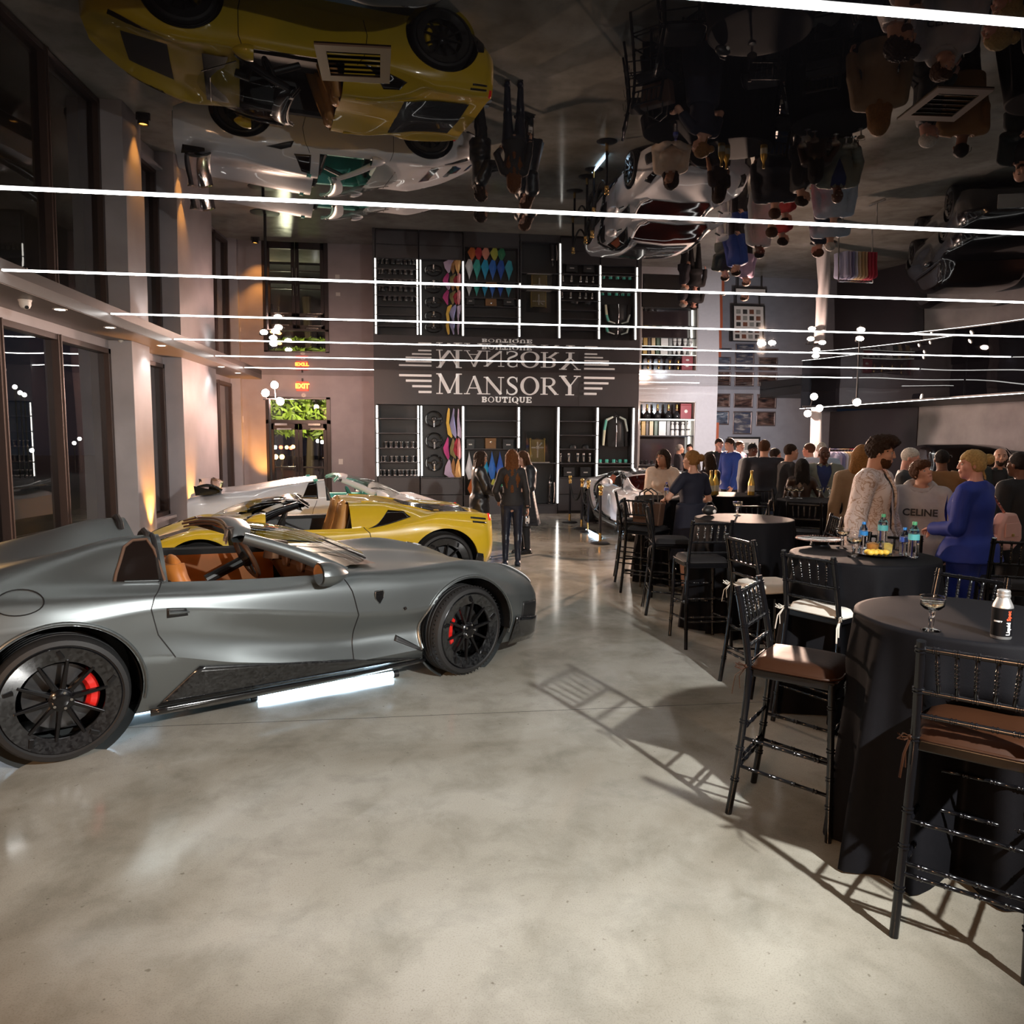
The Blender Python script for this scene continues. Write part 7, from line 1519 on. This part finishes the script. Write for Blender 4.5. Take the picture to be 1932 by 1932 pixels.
        if sl >= 1 and lod:
            for s in (1, -1): sh, e, w = J[s]; dd = (w-e)/np.linalg.norm(w-e); rr = .034*k+d*.8*k; MB().tube([w-dd*.03*k, w+dd*.004*k], [rr*1.02, rr], 16, cap=False).build('cuff', top.get('cm', top['m']), o, True)
    if bottom:
        kd = bottom.get('kind', 'pants'); hem = bottom.get('hem', .0) if kd == 'pants' else .06
        if kd == 'pants' or 'legs' in bottom:
            f = Field(*B(hem, 1.06, .3), hg); f.ell(A(.0, 0, .96), A(.118*girth+.008, (.168 if women else .158)*girth+.008, .12), .05*k); legs(f, bottom.get('d', .014), hem); f.cut(lambda X, Y, Z: np.maximum(Z-1.03*k, .022*k+hem*.4*k-Z)); f.noise(.0025, 30, 1.)
            fobj([f.mesh()], 'trousers', bottom.get('legs', bottom['m']), t)
        if kd != 'pants':
            hem = bottom.get('hem', .0); f = Field((-.45*k, -.45*k, hem*k-.04), (.45*k, .45*k, 1.16*k), hg*1.15); n_ = 12; fl = bottom.get('flare', .1)
            for q in range(n_): u = q/(n_-1); z = 1.08-(1.08-hem+.04)*u; f.ell(A(0, 0, z), A(.118*girth+.02+fl*u, .165*girth+.02+fl*u, .1), .04*k)
            f.cut(lambda X, Y, Z: np.maximum(Z-1.12*k, hem*k-Z)); P = f.grid(); f.v += (.010*np.sin(9*np.arctan2(P[1], P[0])+.5)*np.clip((1.0*k-P[2])*1.6, 0, 1)).astype(np.float32); fobj([f.mesh()], 'skirt', bottom['m'], t)
    if shoes is not None:
        for s in (1, -1):
            a = J['leg', s][2]; f = Field((a[0]-.12*k, a[1]-.08*k, -.01), (a[0]+.24*k, a[1]+.08*k, .15*k), .008); f.cap((a[0]-.035*k, a[1], .045*k), (a[0]+.06*k, a[1], .042*k), .04*k, .04*k, .02*k).cap((a[0]+.06*k, a[1], .035*k), (a[0]+.16*k, a[1]+s*.012*k, .026*k), .042*k, .03*k, .03*k).cap((a[0]-.005, a[1], .06*k), (a[0], a[1], .1*k), .038*k, .036*k, .02*k)
            f.cut(lambda X, Y, Z: np.maximum(.002-Z, Z-.105*k)); so = fobj([f.mesh()], 'shoe', shoes, t); MB().prism([(a[0]-.075*k+.0, a[1]-.036*k), (a[0]+.1*k, a[1]-.042*k), (a[0]+.19*k, a[1]-.02*k+s*.012*k), (a[0]+.19*k, a[1]+.025*k+s*.012*k), (a[0]+.1*k, a[1]+.045*k), (a[0]-.075*k, a[1]+.036*k)], .001, .014).build('sole', BLACKM, so)
    t['wrist_l'] = [float(q) for q in J[1][2]]; t['wrist_r'] = [float(q) for q in J[-1][2]]
    return t
def hand_world(t, s):
    w = Vector(t['wrist_l' if s > 0 else 'wrist_r']); return Matrix.Rotation(t.rotation_euler[2], 4, 'Z') @ w + t.location
def at_az(px, dist): a = math.atan((px-966)/F_PX)+YAW; return dist*math.sin(a), dist*math.cos(a)
# patterned jacket
m = cloth('brocade', (.7, .6, .56), .5); nt = m.node_tree; N = nt.nodes; L = nt.links; b = N['Principled BSDF']
for l in list(b.inputs['Base Color'].links): L.remove(l)
tc = N.new('ShaderNodeTexCoord'); z1 = N.new('ShaderNodeTexNoise'); z1.inputs['Scale'].default_value = 5; z1.inputs['Detail'].default_value = 3; z1.inputs['Distortion'].default_value = 2.2; L.new(tc.outputs['Object'], z1.inputs[0])
rr = N.new('ShaderNodeValToRGB'); L.new(z1.outputs[0], rr.inputs[0]); e = rr.color_ramp.elements; e[0].position = .0; e[0].color = (.78, .68, .66, 1); e[1].position = 1; e[1].color = (.8, .7, .68, 1)
for p_, c_ in ((.44, (.78, .68, .66)), (.475, (.42, .25, .16)), (.50, (.8, .7, .68)), (.56, (.78, .66, .64)), (.585, (.48, .3, .2)), (.61, (.8, .7, .68))): q = e.new(p_); q.color = (*c_, 1)
L.new(rr.outputs[0], b.inputs['Base Color']); BROC = m
K = cloth
PP = {}
# the three standing in front
x, y = at_az(1652, 6.8)
PP['white_jacket'] = person('man with tousled dark hair and beard in pale floral brocade jacket', x, y, -50, 1.85, 'light', dict(kind='jacket', m=BROC, hem=.80, d=.026, vee=.035, button=.9, gap=.03, cm=cloth('brocade_trim', (.74, .62, .6)), puff=1.1), dict(kind='pants', m=K('charcoal', (.03, .03, .033))), ('quiff', 'dark'), ((.12, .30, .84), (-.04, -.3, .84)), (14, -10, 0), 1, beard='brown', inner=K('black_tee', (.012, .012, .013)), girth=1.12)
x, y = at_az(1738, 7.9)
PP['boy'] = person('boy with mop of brown hair in grey hooded sweatshirt, looking up', x, y, 236, 1.635, 'light', dict(kind='hoodie', m=K('grey_marl', (.38, .36, .36)), hem=.82, d=.03, name='hoodie', puff=1.3, wr=.004), dict(kind='pants', m=K('grey_sweat', (.25, .22, .22))), ('fringe', 'brown'), ((.12, .27, .85), (.12, -.27, .85)), (38, 16, 14), 1, girth=1.02)
text_obj('lettering', 'CELINE', .088, mat('ink_black', (.012, .012, .014), .6), TR(.152, .0, 1.175, PI/2, 0, PI/2), [c for c in PP['boy'].children if c.name.startswith('hoodie')][0], depth=.004, bold=.0022)
x, y = at_az(1838, 7.2)
BLUE = K('royal_blue', (.012, .035, .30), .7); PP['blonde'] = person('woman with blonde bun in royal blue trouser suit, her back to us', x, y, 118, 1.745, 'pink', dict(kind='jacket', m=BLUE, hem=.86, d=.02, open=False, flare=.07), dict(kind='pants', m=BLUE, d=.03), ('bun', 'blonde'), ((.24, .10, 1.10), (.24, -.06, 1.08)), (38, -4, 0), 1, women=True, girth=1.32)
h = PP['blonde']; M_ = Matrix.Rotation(h.rotation_euler[2], 4, 'Z')
o_ = h.location+M_ @ Vector((-.10, -.40, .05)); t = thing('shoulder_bag', 'pale pink quilted handbag on chain strap at blue-suited woman\'s side', 'bag', (o_.x, o_.y, .06), R(20))
PINKL = mat('pink_leather', (.68, .40, .36), .45, bump=.1, bscale=30); MB().prism([(-.05, .86), (.05, .86), (.17, .94), (.155, 1.06), (.07, 1.17), (-.07, 1.17), (-.155, 1.06), (-.17, .94)], -.05, .05, TR(0, 0, 0, PI/2, 0, 0)).build('bag_body', PINKL, t, True, bev=.02); MB().box((0, 0, 0), (.2, .012, .12), TR(0, -.055, 1.03)).build('bag_flap', PINKL, t, bev=.006); MB().ball((0, -.066, .99), (.02, .008, .015), 10, 6).build('clasp', GOLD, t, True)
b = MB(); sh_ = M_.inverted() @ Vector((0, 0, 0))
P0 = Vector((-.03, 0, 1.17)); P1 = (Matrix.Rotation(-R(20), 4, 'Z') @ (h.location+M_ @ Vector((-.02, -.17, 1.47))-Vector((o_.x, o_.y, .06))))
for q in range(34): c_ = P0.lerp(P1, q/33); b.ring([(.007, -.003), (.012, -.003), (.012, .003), (.007, .003)], 8, Matrix.Translation(c_) @ Matrix.Rotation(PI/2, 4, 'X') @ Matrix.Rotation((q % 2)*PI/2, 4, 'Y'))
b.build('chain_strap', mat('rose_gold', (.7, .4, .3), .25, .9), t, True)['kind'] = 'stuff'
# pair at the fourth table
x, y = at_az(1249, 10.5)
PP['cream'] = person('woman with long dark hair in cream button shirt behind a table', x, y, 252, 1.665, 'tan', dict(kind='collar', m=K('cream_shirt', (.68, .53, .42)), hem=.84, d=.032, puff=1.25, wr=.005), dict(kind='pants', m=K('black_pants', (.012, .012, .014))), ('long', 'dark', .24), ((.27, .08, 1.11), (.27, -.06, 1.11)), (-36, 0, 0), 1, women=True)
x, y = at_az(1306, 9.12)
NAVY = K('navy_dress', (.008, .010, .026), .8); PP['navy'] = person('woman with brown upswept bun in navy sleeveless dress, her back to us', x, y, 112, 1.68, 'light', dict(kind='dress', m=NAVY, hem=.9, d=.012, sleeve=.3, puff=1.6, name='bodice'), dict(kind='skirt', m=NAVY, hem=.42, flare=.06), ('bun', 'honey'), ((.27, .2, 1.14), (.22, -.2, 1.08)), (26, 2, 0), 1, women=True, girth=1.12, poles=((-.3, .8, -.6), None))
# trio by the cases
PP['cape'] = person('woman with long black hair in draped black leather jacket and white trainers', .98, 11.25, 8, 1.61, 'tan', dict(kind='jacket', m=K('black_leatherette', (.014, .014, .016), .33), hem=.68, d=.03, open=False, flare=.03, puff=1.5, wr=.006), dict(kind='pants', m=K('black_pants', (.012, .012, .014))), ('long', 'dark', .3), ((.30, .1, 1.08), (.32, -.1, 1.12)), (0, -14, 0), 1, women=True, shoes=mat('shoe_white', (.7, .7, .72), .5))
PP['curls'] = person('woman with long wavy auburn hair, black top and shiny blue-black leggings', 1.38, 10.55, 84, 1.645, 'light', dict(kind='shirt', m=K('black_knit', (.014, .012, .013)), hem=.92, d=.014), dict(kind='pants', m=K('shiny_leggings', (.012, .016, .03), .28), d=.004, hem=.06), ('long', 'auburn', .52), ((.2, .2, 1.0), (.06, -.245, .86)), (0, 0, 0), 1, women=True, shoes=mat('shoe_navy', (.01, .016, .035), .5))
PP['phone'] = person('woman in loose black dress looking down at her phone', 1.72, 11.7, 205, 1.60, 'light', dict(kind='dress', m=K('black_taffeta', (.013, .014, .018), .4), hem=.9, d=.03, sleeve=.45, puff=2.2, name='bodice', wr=.006), dict(kind='skirt', m=K('black_taffeta', (.013, .014, .018), .4), hem=.50, flare=.12, legs=K('black_pants', (.012, .012, .014))), ('bob', 'brown', .2), ((.26, .12, 1.08), (.28, -.02, 1.1)), (0, -24, 0), 1, women=True, girth=1.15)
p = hand_world(PP['curls'], -1); t = thing('held_water_bottle', 'small clear water bottle held by the woman with auburn hair', 'bottle', (p.x, p.y+.01, p.z-.235)); MB().lathe([(0, 0), (.028, 0), (.03, .01), (.03, .1), (.026, .12), (.013, .145), (.013, .16)], 16).build('shell', CLR, t, True, ang=60); MB().lathe([(.0305, .03), (.0305, .08)], 16).build('label', WHITEP, t, True); MB().lathe([(.014, .155), (.015, .175), (0, .176)], 12).build('cap', WHITEP, t, True)
p = hand_world(PP['phone'], -1)+Vector((-.06, -.06, .02)); t = thing('phone', 'white phone held by the woman in loose black dress', 'phone', p, R(25)); MB().box((0, 0, 0), (.075, .15, .009), TR(0, 0, 0, R(35), 0, 0)).build('case', WHITEP, t, bev=.004); MB().box((0, 0, .006), (.068, .14, .002), TR(0, 0, 0, R(35), 0, 0)).build('screen', emitmat('phone_screen', (.8, .9, 1), 1.2), t)
for k, (nm, c_) in enumerate((('yellow-green', (.55, .55, .06)), ('mint green', (.1, .45, .25)))):
    p = hand_world(PP['cape'], -1)+Vector((.1+.06*k, -.04, -.04)); t = thing('leather_swatch', f'{nm} leather swatch held by the woman in leather jacket', 'leather sample', p)
    MB().grid([[(.05*(u-.5)*(1+2.6*w_*(1-w_)), .012*math.sin(5*u+3*w_+k), -.23*w_-.02*u) for w_ in np.linspace(0, 1, 7)] for u in np.linspace(0, 1, 6)]).build('hide', mat('swatch_'+nm.split()[0].replace('-', '_'), c_, .45), t, True); MB().tube([(-.03, 0, 0), (.03, 0, -.0)], .006, 6).build('fold', mat('swatch_'+nm.split()[0].replace('-', '_'), c_, .45), t, True)
# the crowd
blk = K('black_shirt', (.013, .012, .014)); CROWD = [
 ('man in bright blue blazer and white collar, seen from the side', 1376, 15.4, 196, 1.82, 'light', dict(kind='jacket', m=K('bright_blue', (.012, .05, .28)), hem=.80, d=.02, open=False, cm=K('white_collar', (.6, .6, .62))), dict(m=blk), ('crop', 'dark'), ((.12, .22, .86), (.10, -.22, .84)), (0, -8, 0), {}),
 ('man in dark green jacket over black tee, facing us with pale trousers', 1354, 16.1, 262, 1.81, 'light', dict(kind='jacket', m=K('green_jacket', (.02, .032, .026)), hem=.80, d=.02), dict(m=K('pale_grey', (.4, .4, .42))), ('short', 'dark'), ((.25, .05, 1.05), (.25, -.05, 1.05)), (0, 0, 0), dict(inner=blk)),
 ('heavy-set man in navy jacket and jeans, his back to us', 1440, 12.0, 62, 1.80, 'light', dict(kind='jacket', m=K('navy_jacket', (.012, .014, .024)), hem=.78, d=.022, open=False), dict(m=K('denim', (.03, .07, .16))), ('short', 'brown'), (None, (.1, -.26, .84)), (-20, 0, 0), dict(girth=1.35)),
 ('person in red jacket behind the man in navy', 1459, 13.2, 10, 1.66, 'light', dict(kind='jacket', m=K('red_jacket', (.42, .02, .02)), hem=.8, d=.02, open=False), dict(m=blk), ('short', 'dark'), (None, None), (0, 0, 0), {}),
 ('dark-skinned man in pale shirt behind the big navy jacket', 1416, 13.9, 290, 1.735, 'dark', dict(kind='collar', m=K('pale_shirt', (.5, .52, .54)), hem=.85, d=.02), dict(m=blk), ('crop', 'black'), (None, None), (-10, -6, 0), {}),
 ('man in black shirt with short dark hair, turned to the right', 1487, 11.5, -6, 1.75, 'light', dict(kind='collar', m=blk, hem=.84, d=.016), dict(m=blk), ('crop', 'dark'), (None, None), (0, 0, 0), dict(girth=1.1)),
 ('woman with long curly black hair leaning by the glasses', 1512, 11.0, 70, 1.55, 'brown', dict(kind='shirt', m=K('bronze_top', (.03, .016, .01), .35), hem=.85, d=.012), dict(m=blk), ('long', 'black', .36), ((.25, .15, 1.0), (.2, -.3, 1.02)), (0, -8, 0), dict(women=True, girth=1.05)),
 ('dark-skinned man in sage grey blazer over blue shirt', 1552, 11.6, 250, 1.72, 'dark', dict(kind='jacket', m=K('sage_blazer', (.17, .19, .16)), hem=.8, d=.022, vee=.06), dict(m=blk), ('bald', 'black'), ((.22, .2, 1.0), (.22, -.2, 1.0)), (8, 0, 0), dict(inner=K('blue_shirt', (.012, .025, .11)), girth=1.22)),
 ('white-haired man in pale blue shirt, his back to us', 1547, 13.4, 60, 1.765, 'light', dict(kind='collar', m=K('ice_blue', (.42, .5, .62)), hem=.85, d=.024), dict(m=blk), ('crop', 'white'), (None, None), (0, 0, 0), dict(girth=1.25)),
 ('man with brown hair just left of the white-haired man', 1526, 14.0, 130, 1.74, 'light', dict(kind='collar', m=K('dark_blue_shirt', (.02, .025, .045)), hem=.85, d=.02), dict(m=blk), ('short', 'brown'), (None, None), (0, 0, 0), {}),
 ('older man with white cropped hair in dark grey jacket, facing right', 1711, 9.4, 318, 1.735, 'pink', dict(kind='jacket', m=K('grey_jacket', (.04, .042, .045)), hem=.78, d=.022), dict(m=blk), ('crop', 'white'), ((.2, .2, .95), (.22, -.18, 1.0)), (0, -14, 0), dict(inner=blk, girth=1.15)),
 ('person with long light brown hair behind the floral jacket', 1624, 8.7, 60, 1.76, 'light', dict(kind='jacket', m=K('beige_jacket', (.25, .17, .1)), hem=.8, d=.02, open=False), dict(m=blk), ('bob', 'honey', .2), (None, None), (0, 0, 0), {}),
 ('man in camel jacket with sunglasses pushed up, his back to us', 1776, 10.0, 74, 1.71, 'brown', dict(kind='jacket', m=K('camel_jacket', (.25, .12, .04)), hem=.78, d=.022, open=False), dict(m=blk), ('crop', 'black'), ((.2, .2, 1.0), (.15, -.24, .9)), (-14, 0, 0), dict(girth=1.15)),
 ('bald man with dark beard in black jacket at the far right', 1884, 11.4, 238, 1.725, 'light', dict(kind='jacket', m=K('teal_black', (.012, .02, .022)), hem=.8, d=.022), dict(m=blk), ('bald', 'dark'), ((.26, .05, 1.2), (.26, -.05, 1.22)), (0, 0, 0), dict(inner=blk, beard='dark')),
 ('man in black suit cut off by the right edge, his back to us', 1925, 8.3, 104, 1.72, 'brown', dict(kind='jacket', m=K('black_suit', (.010, .010, .012)), hem=.76, d=.022, open=False), dict(m=blk), ('short', 'black'), (None, None), (0, 0, 0), dict(girth=1.25)),
 ('grey-haired man in dark suit standing behind the cream shirt', 1279, 18.8, 350, 1.66, 'light', dict(kind='jacket', m=K('plum_suit', (.02, .017, .024)), hem=.8, d=.02, open=False, cm=K('white_collar', (.6, .6, .62))), dict(m=blk), ('short', 'grey'), (None, None), (0, 0, 0), {}),
 ('man with flushed face and dark hair by the white column', 1299, 19.4, 250, 1.665, 'pink', dict(kind='collar', m=blk, hem=.85, d=.018), dict(m=blk), ('short', 'black'), (None, None), (0, 0, 0), {}),  # pink skin tone stands in for red light on his face
 ('woman with long dark hair in dark dress next to the pale trousers', 1337, 11.6, 110, 1.60, 'tan', dict(kind='dress', m=K('plum_dress', (.02, .010, .012)), hem=.9, d=.012, sleeve=.3, name='bodice'), dict(kind='skirt', m=K('plum_dress', (.02, .010, .012)), hem=.5, flare=.05), ('long', 'dark', .32), (None, (.26, -.12, 1.05)), (0, 0, 0), dict(women=True)),
 ('man in lilac shirt right behind the blue blazer', 1392, 17.3, 300, 1.76, 'light', dict(kind='collar', m=K('lilac_shirt', (.5, .36, .5)), hem=.85, d=.02), dict(m=blk), ('crop', 'brown'), (None, None), (-10, 0, 0), {})]
for la, px, di, fa, H_, sk, tp, bt_, hr, ar, hd_, kw in CROWD:
    x, y = at_az(px, di); bt_ = dict(bt_); bt_.setdefault('kind', 'pants'); q = person(la, x, y, fa, H_, sk, tp, bt_, hr, ar, hd_, 0, **kw); PP[la] = q
# glasses pushed up, worn as things of their own
h = PP['man in camel jacket with sunglasses pushed up, his back to us']; c_ = h.location+Vector((.0, .0, 1.655)); t = thing('sunglasses', 'dark sunglasses resting on the cropped head above camel jacket', 'sunglasses', c_, R(60))
for s in (-1, 1): MB().ball((.08, s*.036, .0), (.008, .03, .022), 10, 7).build('lens', DGLS, t, True); MB().tube([(.08, s*.066, .004), (.0, s*.088, .0), (-.06, s*.085, -.02)], .004, 5).build('temple', BLACKM, t)
